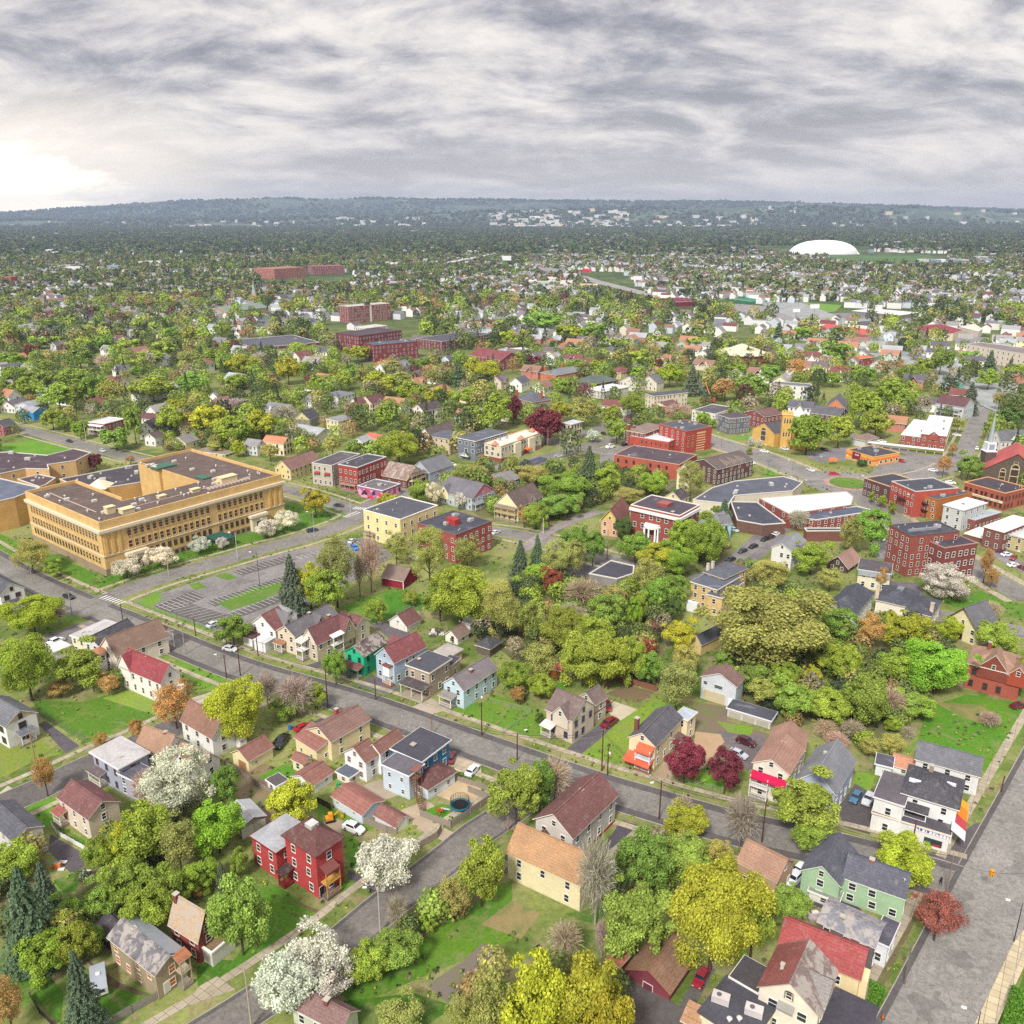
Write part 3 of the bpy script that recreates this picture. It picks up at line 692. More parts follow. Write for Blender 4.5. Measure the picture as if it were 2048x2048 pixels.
def disc(name,c,r0,r1,z0,z1,m,n=40):
 V,Fc=[],[]
 for i in range(n):
  a=2*math.pi*i/n;ca,sa=math.cos(a),math.sin(a);V+=[(ca*r0,sa*r0,z1),(ca*r1,sa*r1,z1),(ca*r1,sa*r1,z0)]
 for i in range(n):
  j=(i+1)%n;Fc+=[(i*3,i*3+1,j*3+1,j*3),(i*3+1,i*3+2,j*3+2,j*3+1)]
 return put(name,new_mesh(name,V,Fc,[m]),loc=(c.x,c.y,0))
tag(disc('roundabout_road',rc,0,20,0,.121,mat('asphalt','8f8b88')),kind='structure')
tag(disc('roundabout_apron',rc,0,11,.1,.17,mat('concrete','b08d86')),kind='structure')
tag(disc('roundabout_island',rc,0,8.5,.1,.4,mat('lawn','5e8036')),kind='structure')
def area(pts,kind,col,z=.006,name=None):
 nm=name or{'lawn':'lawn','asphalt':'driveway','concrete':'driveway','dirt':'ground_patch','slabs':'pavement'}[kind]
 area.n+=1
 if kind in('asphalt','concrete','slabs'):HARD.append([tuple(G(*P(*p)).xy)for p in pts])
 return sheet(nm,pts,mat(kind,col),z+area.n*.00027)
area.n=0;HARD=[]
WOODS=[[(930,1200),(1060,1150),(1190,1150),(1290,1180),(1330,1260),(1320,1380),(1230,1350),(1080,1360),(1000,1300),(930,1280)],[(1470,1130),(1640,1200),(1760,1230),(1900,1230),(1900,1330),(1870,1390),(1810,1450),(1720,1500),(1650,1440),(1570,1460),(1450,1380),(1500,1300),(1440,1250)],[(190,1660),(330,1600),(420,1640),(430,1740),(330,1790),(200,1850),(150,1790)],[(-60,1680),(90,1720),(150,1900),(60,1930),(-60,1820)],[(870,960),(1050,940),(1200,950),(1330,900),(1330,985),(1240,1000),(1100,1040),(960,1035)],[(300,850),(430,820),(560,800),(620,810),(600,850),(480,900),(330,905)],[(1360,1060),(1440,1070),(1480,1110),(1400,1140)],[(760,1880),(800,1830),(960,1760),(980,1790),(880,1850),(800,1920)],[(930,1950),(1240,1910),(1260,2048),(960,2080)],[(1230,1700),(1330,1680),(1480,1700),(1540,1760),(1500,1880),(1330,1820)]]
GR='557a2c'
org(0,1150)
area([(240,945),(620,960),(980,860),(1170,930),(1180,1060),(650,1270),(300,1060)],'lawn',GR);area([(770,930),(980,862),(1170,930),(1180,1060)],'lawn','84984a')
area([(290,1130),(340,1100),(600,1290),(500,1345)],'asphalt','5d585e');area([(0,1290),(230,1200),(470,1350),(260,1400),(60,1510),(0,1530)],'lawn','7d8a45')
area([(1290,570),(1700,770),(1640,880),(1500,870),(1350,720)],'lawn','6a8f35');area([(1440,930),(1560,895),(1620,950),(1500,1010)],'concrete','b9b1a4')
area([(320,470),(620,350),(760,360),(600,470),(560,510),(380,560)],'asphalt','8a8284');area([(420,260),(560,290),(740,330),(640,350),(330,440),(300,400)],'lawn','6c8838')
area([(0,560),(160,700),(0,700)],'lawn',GR);area([(190,1310+470),(330,1640),(430,1700),(400,1900),(300,1900)],'lawn','5f8f2b')
area([(0,1640),(60,1590),(110,1620),(0,1680)],'concrete','b7aca0')
org(450,1150)
area([(860,240),(1300,90),(1500,150),(1490,260),(1100,370),(1000,330)],'lawn','5b8430');area([(1200,160),(1330,120),(1500,160),(1480,240),(1250,290)],'lawn','4a7f28')
area([(1100,370),(1280,340),(1420,460),(1290,520)],'asphalt','6d666c');area([(590,690),(720,650),(760,690),(640,720)],'asphalt','5d5960')
area([(980,830),(1120,760),(1330,850),(1240,900)],'asphalt','6e686c');area([(1400,1000),(1560,930),(1700,1010),(1530,1060)],'concrete','b3a596')
area([(1640,1010),(1932,950),(1932,1110),(1800,1080)],'lawn','5f8630');area([(60,1390),(360,1440),(360,1600),(700,1730),(560,1800),(250,1900),(60,1600)],'dirt','8c7460')
area([(1000,1600),(1180,1540),(1310,1660),(1200,1700)],'concrete','a89a88');area([(1290,1790),(1520,1700),(1640,1780),(1500,1932),(1400,1860)],'concrete','b5a48d')
area([(1640,1500),(1932,1600),(1932,1700),(1800,1740),(1560,1650)],'concrete','c3ad8c');area([(1680,1350),(1932,1430),(1932,1510),(1740,1480)],'concrete','c4b49b')
area([(380,1450),(560,1400),(640,1440),(560,1530),(420,1560),(250,1530)],'lawn','5b8a2c');area([(640,1120),(760,1060),(830,1080),(700,1160)],'asphalt','5b5658')
area([(690,1690),(860,1790),(1150,1880),(1100,1932),(760,1932),(700,1830)],'lawn','5f8432')
org(900,1150)
area([(100,1060),(330,900),(740,1060),(760,1200),(560,1230)],'lawn','638632');area([(740,870),(400,850),(560,760),(900,830),(760,960)],'lawn','55862c')
area([(870,1320),(1150,1110),(1260,1090),(1230,1160),(980,1360)],'asphalt','6b666c');area([(1180,1020),(1200,940),(1430,1020),(1310,1110),(1220,1060)],'concrete','c6bca4')
area([(1170,900),(1330,830),(1550,880),(1430,970)],'dirt','7d6852');area([(1000,1360),(1270,1110),(1560,920),(1760,1010),(1620,1050),(1400,1180),(1290,1400),(1260,1430)],'lawn','7a9440')
area([(1500,1540),(1640,1380),(1800,1230),(1880,1240),(1650,1560)],'concrete','a8947c')
org(1300,1150)
area([(350,960),(600,1000),(580,1100),(900,1200),(860,1400),(730,1430),(560,1420),(400,1440),(330,1180)],'dirt','7b6a5e');area([(340,1180),(600,1210),(400,1460),(330,1480)],'concrete','b3987a')
area([(520,1180),(860,1210),(880,1400),(740,1480),(600,1330)],'asphalt','726a6c');area([(500,1100),(780,1150),(760,1210),(600,1190)],'lawn','6c9038')
area([(1420,1760),(1560,1560),(1700,1620),(1660,1960),(1460,1900)],'asphalt','5d5658');area([(1560,1480),(1700,1520),(1660,1640),(1540,1570)],'lawn','6c9038')
area([(320,1480),(560,1500),(560,1620),(260,1580)],'lawn','5e8a30')
org(1536,1150)
area([(1130,1250),(1200,1000),(1500,900),(1920,970),(1932,1180),(1830,1300),(1740,1490),(1650,1490),(1130,1270),(1060,1360),(1020,1300)],'lawn','58842a');area([(1250,960),(1600,980),(1750,1080),(1600,1120),(1400,1040)],'dirt','8c8352')
area([(1250,180),(1600,120),(1932,230),(1932,330),(1700,300),(1380,230)],'lawn','56802c');area([(660,1000),(860,980),(900,1080),(700,1130)],'lawn','5f9430')
area([(860,40),(1120,60),(1240,230),(1380,300),(1380,330),(1100,300)],'asphalt','6f6a70')
org(0,1536)
area([(390,440),(360,620),(540,800),(660,730),(640,650),(380,500)],'asphalt','5c565c');area([(460,440),(660,560),(640,620),(440,470)],'lawn','4e7628');area([(400,850),(640,760),(620,920),(480,950)],'lawn','486f24')
area([(700,1640),(900,1620),(1180,1720),(900,1932),(700,1932)],'lawn','4e7626');area([(0,1500),(250,1420),(480,1700),(460,1932),(300,1780),(0,1800)],'lawn','4e7626')
area([(1480,1500),(1600,1440),(1932,1470),(1500,1700)],'lawn','4e7626');area([(1500,1650),(1640,1570),(1780,1670),(1400,1800)],'slabs','b3a792')
area([(650,1440),(900,1620),(1160,1720),(1130,1740),(800,1640)],'dirt','5f4f42')
org(512,1536)
area([(-60,870),(150,880),(480,1110),(380,1180),(0,1440),(-250,1560),(-60,1300)],'lawn','547f2a');area([(480,1110),(230,990),(280,1000),(520,1090)],'dirt','6b5d45')
area([(1280,1040),(1932,850),(1932,1300),(1800,1350),(1200,1600),(740,1800),(640,1700),(1100,1400)],'lawn','587e2c');area([(1700,1180),(1932,1000),(2150,1100),(2000,1290)],'dirt','93835a')
area([(1290,1640),(1560,1460),(1700,1330),(1880,1360),(1700,1500),(1500,1700),(1450,1780)],'dirt','7a6e68');area([(640,1760),(1200,1700),(1500,1800),(1300,1932),(760,1932)],'lawn','426a20')
area([(700,770),(900,870),(1000,940),(920,960),(800,880),(690,830)],'asphalt','57525a');area([(600,930),(700,860),(780,880),(680,950)],'lawn','4b8126')
area([(680,480),(780,560),(800,780),(700,770),(690,560)],'lawn','568a2c');area([(500,350),(660,400),(640,500),(520,440)],'concrete','9c8c7a')
area([(1160,340),(1400,440),(1590,540),(1500,590),(1340,520),(1180,440)],'concrete','b09f8a');area([(1160,560),(1260,490),(1330,520),(1220,570)],'lawn','4f8a28')
area([(1250,330),(1400,270),(1560,310),(1450,390)],'lawn','4a8526');area([(1480,480),(1800,330),(1810,380),(1560,530)],'lawn','5b8a30')
org(1024,1536)
area([(660,640),(820,400),(950,430),(700,660)],'asphalt','544f58');area([(700,650),(940,450),(1000,520),(860,640)],'concrete','9a8f84')
area([(720,1400),(1260,1800),(1440,1480),(1540,1520),(1400,1760),(1300,1960),(800,1960)],'asphalt','6b6563');area([(400,1100),(640,1180),(900,880),(980,820),(700,650),(560,1080)],'lawn','486f24')
org(1536,1536)
area([(110,870),(250,860),(540,900),(710,1080),(640,1130),(250,1010),(130,920)],'asphalt','4d4a55');area([(1360,560),(1560,420),(1700,400),(1640,620),(1490,740),(1350,740),(1150,640),(1380,640)],'asphalt','696165')
area([(1100,900),(1200,860),(1230,940),(1020,1330),(960,1350)],'dirt','6a5a48');area([(750,1650),(980,1330),(1010,1360),(860,1680)],'dirt','6e5c4a')
area([(1930,1560),(1860,1760),(1932,1860),(2100,1860)],'lawn','4e7628');area([(1560,1932),(1850,1325),(2100,1000),(2180,1040),(1970,1420),(1730,1932)],'slabs','cdbd9c',.05)
org(0,800)
area([(0,1160),(90,1180),(700,1430),(1200,1300),(1932,1060),(1932,1000),(1300,1150),(780,1330),(0,1010)],'lawn','567f2a');area([(0,340),(240,300),(620,390),(200,420),(0,420)],'lawn','63902e')
org(450,780)
area([(490,860),(760,850),(930,940),(560,1060),(400,1100),(0,1200),(0,1130)],'lawn','567f2c')
org(0,1150)
area([(1010,205),(1450,60),(2100,-160),(2760,-290),(2990,-150),(2300,260),(1650,430)],'asphalt','8a8684',.012,'parking_lot');LOT=[(1010,205),(1450,60),(2100,-160),(2760,-290),(2990,-150),(2300,260),(1650,430)]
area([(1640,215),(1932,95),(2220,40),(2240,70),(1960,200),(1740,270)],'lawn','5f7f38',.03);area([(1420,75),(1500,55),(1560,90),(1480,115)],'lawn','5f7f38',.03);area([(1620,10),(1700,-20),(1800,20),(1720,40)],'lawn','5f7f38',.03)
area([(1000,230),(1180,130),(1230,170),(1150,240),(1630,420),(1560,440)],'lawn','6a9038',.02)
def stripes(p0,p1,n,dx,dy,w=.12):
 a,b=G(*P(*p0)),G(*P(*p1));e=G(*P(p0[0]+dx,p0[1]+dy))-a;t=(b-a).normalized();bb=MB()
 for i in range(n):
  c=a.lerp(b,i/(n-1));bb.poly([(c.x,c.y,.105),(c.x+t.x*w,c.y+t.y*w,.105),(c.x+t.x*w+e.x,c.y+t.y*w+e.y,.105),(c.x+e.x,c.y+e.y,.105)])
 tag(put('road_marking',bb.mesh('road_marking',[mat('paint','e6e4e0')])),kind='structure')
for q_ in([(1170,240),(1450,120),(1560,165),(1290,290)],[(1190,250),(1640,410),(1850,350),(1400,200)],[(1555,205),(2240,-25),(2300,5),(1620,240)],[(1715,300),(2190,120),(2260,150),(1790,330)],[(1750,-25),(2160,-145),(2240,-118),(1830,5)]):area(q_,'asphalt','66625f',.022,'parking_bay')
stripes((1180,230),(1440,130),9,110,45);stripes((1195,245),(1660,400),13,190,-45);stripes((1560,200),(2230,-20),22,60,25);stripes((1720,290),(2180,120),14,70,28)
stripes((1760,-30),(2150,-140),12,70,25);stripes((2230,-140),(2700,-270),14,60,24)
def zebra(p0,p1,n,w,l):
 a,b=G(*P(*p0)),G(*P(*p1));t=(b-a).normalized();pn=Vector((-t.y,t.x,0));bb=MB()
 for i in range(n):
  c=a.lerp(b,(i+.5)/n);bb.prism([(c+t*w/2-pn*l/2).xy,(c+t*w/2+pn*l/2).xy,(c-t*w/2+pn*l/2).xy,(c-t*w/2-pn*l/2).xy],.10,.115)
 tag(put('road_marking',bb.mesh('road_marking',[mat('paint','e6e4e0')])),kind='structure')
zebra((770,165),(930,215),7,.5,3);org(450,780);zebra((900,960),(1010,920),6,.5,3);zebra((970,890),(1060,900),5,.5,3)
org(1536,750)
area([(870,640),(960,610),(1300,600),(1280,760),(1000,790),(760,760)],'asphalt','8f8b88',.02);area([(250,600),(600,540),(620,640),(380,660)],'asphalt','8d878c',.02)
area([(1740,1330),(1932,1420),(1932,1500),(1640,1340)],'asphalt','8f888c',.02);area([(800,1230),(900,1230),(900,1400),(780,1370)],'asphalt','8f888c',.02)
org(1200,780)
area([(940,1290),(1200,1060),(1400,1060),(1400,1130),(1110,1340)],'asphalt','837c80',.02);area([(0,480),(120,420),(240,420),(120,500),(90,600),(0,590)],'asphalt','8f8b88',.02);area([(100,680),(620,690),(500,760),(130,740)],'dirt','7c6a62',.02)
area([(870,380),(1170,340),(1170,370),(880,395)],'lawn','6a9a38',.02);area([(1240,560),(1400,620),(1300,645),(1240,630)],'lawn','6a9a38',.02)
org(900,780)
area([(380,1440),(1150,1290),(1260,1300),(1390,1340),(1390,1440),(1050,1400)],'asphalt','76707a',.02)
org(0,0,1932)
for w_ in WOODS:area(w_,'dirt','6f6a48',.005)
##  houses of the foreground
W,CRM,BR_,MAR,GRY,TAN='ece9e4','ecdcae','96695a','7f4a48','77757c','d8c7b4'
org(0,1536)
b=Bld('abandoned_house','tan abandoned house with a patched grey roof and boarded orange windows',short='tan abandoned house')
b.vol((785,1300),(1170,1555),(1415,1410),1750,'gu',1415,wall='a8987e',rc='6d6a70',rk='patchy',step=3.2,pane='b8621f',frame='efe6d4').chimney(.5,.75,.3)
v=b.v;b.part('roof_panel',new_mesh('roof_panel',[(v['L1']/2+.2,0,v['h']+v['rise']+.16),(v['L1']/2+.2,v['L2'],v['h']+v['rise']+.16),(v['L1']+.4,v['L2'],v['h']+.12),(v['L1']+.4,0,v['h']+.12)],[(0,1,2,3)],[mat('metal','a9b0bc')]))
b.porch('C',.62,.98,1.8,2.6,'b8672f','b3a68f',2);b.door('C',.3,'d8d2c8')
b=Bld('shed','collapsed dark shed behind the tan abandoned house','shed');b.vol((725,1195),(815,1290),(1010,1160),2.6,'gu',1.2,wall='4c4044',rc='4a434a',win=0)
b=Bld('brick_cottage','small red brick cottage with a scaly buff shingle roof',short='red brick cottage')
b.vol((1265,1175),(1492,1290),(1640,1190),5.2,'gu',1085,wall='8c3b33',rc='b9a083',rk='patchy',wk='brick',step=2.6,frame='e8dccb').chimney(.45,.96,1.4)
b.vol((1310,1290),(1600,1425),(1800,1300),2.2,'f',0,wall='e4e0d8',rc='8b7358',trim='f4f2ee',win=0,para=.5)
b=Bld('house','beige house with a maroon roof and a white side ramp',short='beige ramp house')
b.vol((420,230),(665,380),(905,262),555,'gu',250,wall='e3d2bd',rc='7f4b4a',trim='efe9df',gab='d9c5ae',wsz=(.8,1.35),step=3.6,frame='f7f4ee');b.door('A',.85,'9c4e3c').porch('A',.75,1.0,1.8,2.5,'a34d3f',roof=True,z0=.7)
b=Bld('house','pale house with a dark grey roof beside the black driveway',short='pale driveway house')
b.vol((-185,385),(100,550),(350,465),5.0,'gu',450,wall='dad8d2',rc='5a5b66',gab='d2cabd',wsz=(.8,1.2)).door('C',.75,'b5553b');b.porch('C',.6,.95,1.5,2.2,'b06848',roof=False,z0=.3)
b=Bld('garage','long white-roofed garage with dark red door posts','garage',short='white-roofed garage')
b.vol((1690,330),(1825,447),(2010,372),540,'gu',1.0,wall='b9b4b0',rc='c9c9cf',rk='metal',trim='8b2c2c',win=0).garage_door('C',.25,2.6,2.4,'e7e4de').garage_door('C',.72,2.6,2.4,'e7e4de')
org(512,1536)
b=Bld('red_house','tall bright red house with a dark hipped roof and wooden balcony',short='tall red house')
b.vol((185,530),(450,665),(670,545),990,'h',3.0,wall='b83536',rc='6d3f3c',wk='brick',step=3.4,trim='8c3030',win=3,over=.5)
v=b.v;b.box('skylight',v['L1']/2-.9,v['L1']/2+.9,v['L2']/2-.9,v['L2']/2+.9,v['h']+2.4,v['h']+3.15,mat('metal','d8d8d6'))
b.awning('C',.1,.62,6.6,1.8,.8,'7c4a44');b.porch('C',.1,.65,1.7,2.6,'7c4a44','c89b4e',2,roof=False,floorc='6a6468',z0=.6).door('C',.12,'2b2a2e')
b.porch('A',.78,.99,2.4,2.6,'4a3432','7d2b2b',1,floorc='7d2f2c')
b.vol((-72,543),(150,640),(440,485),845,'F',0,wall='b83536',rc='a3a4a9',wk='brick',trim='8c3030',step=3.2,win=2)
b=Bld('garage','long pale blue garage with a reddish-brown roof behind the white van','garage',short='long pale blue garage')
b.vol((550,230),(800,352),(985,262),430,'gu',262,wall='d3dde6',rc='9a5a4c',trim='f6f4f0',win=0).win('A',2.5,1.4,.7,.5);b.win('A',b.v['L2']-1.5,1.4,.7,.5)
b=Bld('garage','small pale garage with a brown roof and white overhead door','garage',short='small pale garage')
b.vol((885,362),(1055,442),(1165,376),495,'gu',366,wall='dfe3ea',rc='8a5348',trim='f6f4f0',win=0).garage_door('C',.5,2.7,2.2,'f0ede6')
b=Bld('house','low house with a mottled brown roof and brick chimney at the front edge',short='low mottled-roof house')
b.vol((245,1828),(640,1985),(800,1848),3.4,'gu',1840,wall='c9cdb8',rc='84605c',gab='c4c9ae',win=1).chimney(.45,.42,1.0)
org(450,1150)
b=Bld('house','white house with a maroon roof and two flat-roofed front porches',short='white porch house')
b.vol((205,362),(380,422),(490,352),548,'gv',305,wall='f0eeec',rc='864b49',gab='f0eeec');b.box('porch_room',-4.0,0,.4,4.6,0,3.0,mat('siding','eef0f2'));b.box('porch_room_roof',-4.25,0,.15,4.85,3.0,3.2,mat('flat','cfd0d2'))
b.box('porch_room',-3.2,0,6.2,9.5,0,2.8,mat('siding','f0f0f0'));b.box('porch_room_roof',-3.5,0,6.0,9.8,2.8,3.0,mat('flat','66484a'));b.cross('C',.8,4,wall='f0eeec',rc='7b7a80')
b=Bld('house','old pale house with a bluish-grey gabled roof by the tall fir',short='old pale gabled house');b.vol((340,300),(440,325),(560,300),5.5,'gu',1.8,wall='e9e9e6',rc='9a9ba0',step=2.6).cross('C',.6,3.5,wall='e9e9e6',rc='9a9ba0')
b=Bld('house','beige house with a long dark grey roof and red chimney',short='beige grey-roofed house')
b.vol((400,415),(527,462),(840,292),607,'gv',385,wall='e2d0b6',rc='6c686e').chimney(.55,.5,.8).porch('A',.55,1,1.8,2.5,'a5683f');b.cross('C',.6,4,wall='e2d0b6',rc='6c686e')
b=Bld('house','greige house with a maroon roof, white double porch and side balcony',short='greige maroon-roofed house')
b.vol((560,490),(692,523),(985,398),658,'gv',405,wall='cdbfa8',rc='80484a',gab='e2d8c8').chimney(.6,.62,1.6,'9c4430').porch('A',.55,1.0,2.6,2.6,'d8d4cc','f4f2ee',2);b.cross('C',.82,4.4,rc='80484a',wall='b3a892',out=1.2);b.porch('C',.36,.64,1.4,2.6,'efeae2','f4f2ee',2)
b.vol((905,365),(985,395),(1085,340),5.4,'gu',2.0,wall='d9cdb9',rc='80484a',win=2)
b=Bld('teal_house','bright teal green house with a rotting brown roof',short='bright teal house')
b.vol((905,577),(1045,618),(1225,505),768,'gv',542,wall='2fbf8d',rc='625351',rk='patchy',trim='28a67c',frame='2b8f74').porch('A',.02,.98,2.4,2.5,'80443c','5f8f78',1)
b=Bld('house','light blue house with a dark red roof and white bay window',short='light blue red-roofed house')
b.vol((1130,602),(1275,660),(1520,542),832,'gv',547,wall='b9cbe0',rc='8c4145',gab='a9bdd2').cross('L',.55,4,rc='8c4145',wall='b9cbe0',window=False)
b.box('bay_window',-1.3,0,.6,3.0,2.6,5.4,mat('paint','f2f2f2'));b.box('bay_window_roof',-1.5,0,.4,3.2,5.4,5.65,mat('shingle','8f4c44'));b.win('A',1.8,3.4,1.6,1.6);b.porch('A',.0,.45,1.6,2.4,'efefef',roof=False,floorc='9b6a52')
b=Bld('house','tan box-shaped house with a black flat roof and front porch',short='tan flat-roofed house')
b.vol((1365,687),(1542,737),(1712,642),925,'F',0,wall='b7a591',rc='51515a',trim='e6e0d4',step=2.5,over=.5).porch('A',.0,1.0,3.2,2.9,'54484c','e8e4dc',1,rail=False,floorc='a09585').chimney(.4,.85,.6,'8c4a3a')
b.vol((1600,690),(1700,690),(1810,640),4.2,'F',0,wall='c5b49b',rc='4a4650',trim='d8cfbf')
b=Bld('shed','flat-roofed tan shed with white-streaked roof behind the teal house','shed');b.vol((1590,575),(1690,620),(1780,560),3.2,'F',0,wall='c4b294',rc='a9a29f',trim='d8cfbf',win=0)
b=Bld('house','long sky-blue house with a brownish-grey roof beside the lawn',short='long sky-blue house')
b.vol((1632,822),(1800,870),(2073,716),1013,'gv',772,wall='c3dbe6',rc='80757a',step=3.2).chimney(.42,.35,.5,'8f3f34').porch('A',.35,.95,2.4,2.5,'8f8580','ece8e0',1)
b=Bld('house','long cream house with a brown roof and stepped rear wings',short='long cream house')
b.vol((610,1172),(800,1256),(1105,1096),1405,'gv',1148,wall=CRM,rc='8c6458',step=4.2,wsz=(.8,1.3)).chimney(.62,.8,.8,'b03c2c')
b.vol((532,1228),(690,1330),(815,1262),1435,'s',1.8,wall=CRM,rc='96594c',step=3.6,wsz=(.7,1.0));b.vol((505,1385),(590,1425),(655,1385),2.8,'gu',.9,wall=CRM,rc='96594c')
b=Bld('house','white two-storey house with a brown roof and grey lean-to',short='white lean-to house')
b.vol((890,1342),(1062,1414),(1172,1352),1565,'gv',1302,wall='f1f0ef',rc='8d5a4c',frame='dcdcdc',pane='6d5a5a');b.vol((1080,1300),(1172,1345),(1335,1226),5.6,'gv',1.6,wall='f1f0ef',rc='8d5a4c')
b.vol((838,1490),(937,1532),(1018,1482),1588,'F',0,wall='efe9d8',rc='5c6170',trim='f4f2ee')
b=Bld('house','bright blue house with a black flat roof, pale wing and timber stair',short='bright blue house')
b.vol((1250,1322),(1482,1406),(1706,1257),1590,'F',0,wall='2f7fae',rc='4c4b55',trim='eef0f2',over=.5,step=3.0).chimney(.35,.62,.5,'8a3d34',1.1)
b.vol((1172,1442),(1388,1516),(1512,1440),1700,'F',0,wall='cbd8e4',rc='66626a',trim='eef2f6',step=3.4,wsz=(.7,1.0));vb=b.v
m=mat('bark','7c5848');st=MB();n_=16
for i in range(n_):st.box(i*.34,i*.34+.3,-1.3,-.1,5.4-i*.34,5.46-i*.34)
for yy in(-1.35,-.1):st.tube((0,yy,5.4),(n_*.34,yy,0),.07,.07,5).tube((0,yy,6.3),(n_*.34,yy,.9),.05,.05,5);[st.tube((i*1.4,yy,5.4-i*1.4),(i*1.4,yy,6.3-i*1.4),.04,.04,4)for i in range(4)]
b.part('stair',st.mesh('stair',[m]),(1.6,-.1,0),R(-115));b.box('landing',.3,2.4,-1.6,0,5.3,5.45,m);b.box('landing_roof',.1,2.7,-1.8,0,7.4,7.55,mat('shingle','96594c'))
for xx in(.4,2.3):b.box('landing_post',xx-.07,xx+.07,-1.6,-1.46,0,7.4,m)
b.vol((1400,1545),(1530,1618),(1738,1490),1702,'h',1.9,wall='dbe4ee',rc='6f423f',step=3.2,wsz=(.8,1.0))
b=Bld('garage','cream garage with a brown roof beside the parked black car','garage',short='cream garage');b.vol((38,1347),(175,1402),(370,1302),1487,'gv',1317,wall='f2e4b4',rc='925a4c',win=0).win('C',b.v['L1']*.3,1.2,.6,.6);b.garage_door('A',.4,2.5,2.0,'b88a5c')
b=Bld('garage','white garage with a brown roof and dark-roofed annex by the yellow-green maple','garage',short='white annex garage');b.vol((478,1535),(655,1592),(836,1503),1660,'gv',1512,wall='efeff2',rc='925a4c',win=0).win('C',b.v['L1']*.7,1.2,.6,.6)
b.vol((315,1550),(385,1595),(470,1552),2.4,'F',0,wall='eceaea',rc='5c5558',trim='f4f4f4')
b=Bld('garage','white garage with a maroon roof and oval gable window','garage',short='oval-window garage');b.vol((1240,342),(1372,387),(1478,332),432,'gv',300,wall='f0efee',rc='7f4b4a',win=0).garage_door('A',.3,2.4,2.0).garage_door('A',.72,2.4,2.0);b.win('A',b.v['L2']/2,b.v['h']+.3,.8,.6)
b=Bld('shed','small white shed with a worn brown roof behind the flat-roofed houses','shed',short='worn-roofed shed');b.vol((1655,452),(1755,480),(1850,432),530,'gv',418,wall='efece6',rc='8a6d5f').door('A',.4)
b=Bld('shed','white flat boat-like shed under the tall tree behind the worn sheds','shed');b.vol((1775,350),(1850,372),(1910,340),2.2,'F',0,wall='e6e2dc',rc='c9c4bc',win=0)
org(0,1150)
b=Bld('house','large cream house with a long brown roof and orange-capped bay tower',short='cream bay-tower house')
b.vol((735,552),(877,614),(1277,468),742,'gv',475,wall='f0e3d6',rc='8a6a56',step=4.5,gab='f2e8dc');v=b.v
pts=[(-1.6+2.2*math.cos(math.pi*(.25+i*.25)+math.pi/8),v['L2']*.75+2.2*math.sin(math.pi*(.25+i*.25)+math.pi/8))for i in range(8)]
b.part('bay_tower',MB().prism(pts,0,5.2).mesh('bay_tower',[mat('siding','f0e8e0')]));cx_,cy_=-1.6,v['L2']*.75
r_=MB();pp=[(cx_+(x-cx_)*1.15,cy_+(y-cy_)*1.15)for x,y in pts]
for i in range(8):r_.poly([(*pp[i],5.2),(*pp[(i+1)%8],5.2),(cx_,cy_,6.4)])
b.part('tower_roof',r_.mesh('tower_roof',[mat('shingle','b56f45')]))
for i in range(8):
 mx_,my_=(pts[i][0]+pts[i-1][0])/2,(pts[i][1]+pts[i-1][1])/2
 b.part('window',win_mesh(),(mx_+(mx_-cx_)*.02,my_+(my_-cy_)*.02,3.2),math.atan2(my_-cy_,mx_-cx_)+math.pi/2,scale=(1.1,1.6,1.4))
b.porch('R',.1,.9,2.2,2.6,'8a6a56','f2f0ec',2)
b=Bld('house','house with black roofs tucked behind the cream bay-tower house',short='black-roofed house');b.vol((655,490),(745,532),(1000,390),5.2,'gv',2.0,wall='dfe0e0',rc='4e4c55').cross('C',.2,3.2,rc='4e4c55',wall='e8e8e8')
b=Bld('shop_building','long low cream building with a pale flat roof by the street','building',short='long pale-roofed building');b.vol((547,452),(642,492),(890,372),622,'F',0,wall='e8e0c0',rc='b9b4b4',trim='f2eee2',over=.2).vents(2)
b=Bld('house','white house with a bright dark-red T-shaped roof',short='white red-roofed house')
b.vol((920,683),(1212,812),(1352,738),980,'gu',678,wall='f1ede6',rc='9c2f3a',step=3.0,frame='dedad2',wsz=(.7,1.5)).cross('A',.9,5,rc='9c2f3a',wall='f1ede6',window=False).chimney(.5,.55,.6,'d8d4cc',.4);b.porch('C',.3,1.0,1.6,2.5,'e0dcd4')
b=Bld('house','white house with dark shutters and a grey roof on the left edge',short='shuttered white house')
b.vol((-200,1035),(40,1142),(290,1047),1312,'gu',1022,wall='eeedea',rc='6d7078',gab='cdb9a0',frame='5b5450',wsz=(1.5,1.4),step=4).porch('C',.28,.75,2.0,2.5,'6a6c78','e8e6e2',1);b.door('C',.62,'6a3c34')
b=Bld('house','white barn-roofed house with a brown roof and stained gable',short='white barn-roofed house')
b.vol((1335,1108),(1600,1226),(1790,1152),1380,'gu',1072,wall='ecebe8',rc='94664f',step=3.4,wsz=(.9,1.3),frame='cfc8c0');b.vol((1790,1215),(1810,1250),(1852,1222),2.6,'s',.8,wall='ecebe8',rc='8a8a90',win=0)
b=Bld('house','rambling house with patched orange-brown roofs behind the blossom tree',short='orange-brown roofed house')
b.vol((1040,1283),(1240,1374),(1400,1250),5.0,'gu',1212,wall='e6e6ea',rc='a87d5c').chimney(.5,.3,.9,'8c3a30');b.vol((1250,1370),(1520,1468),(1662,1377),3.6,'gu',1345,wall='ece8e2',rc='a87d5c');b.cross('A',.55,4,rc='b07048',wall='e6e6ea')
b=Bld('house','grey-blue cube house with a stained white flat roof',short='grey-blue cube house')
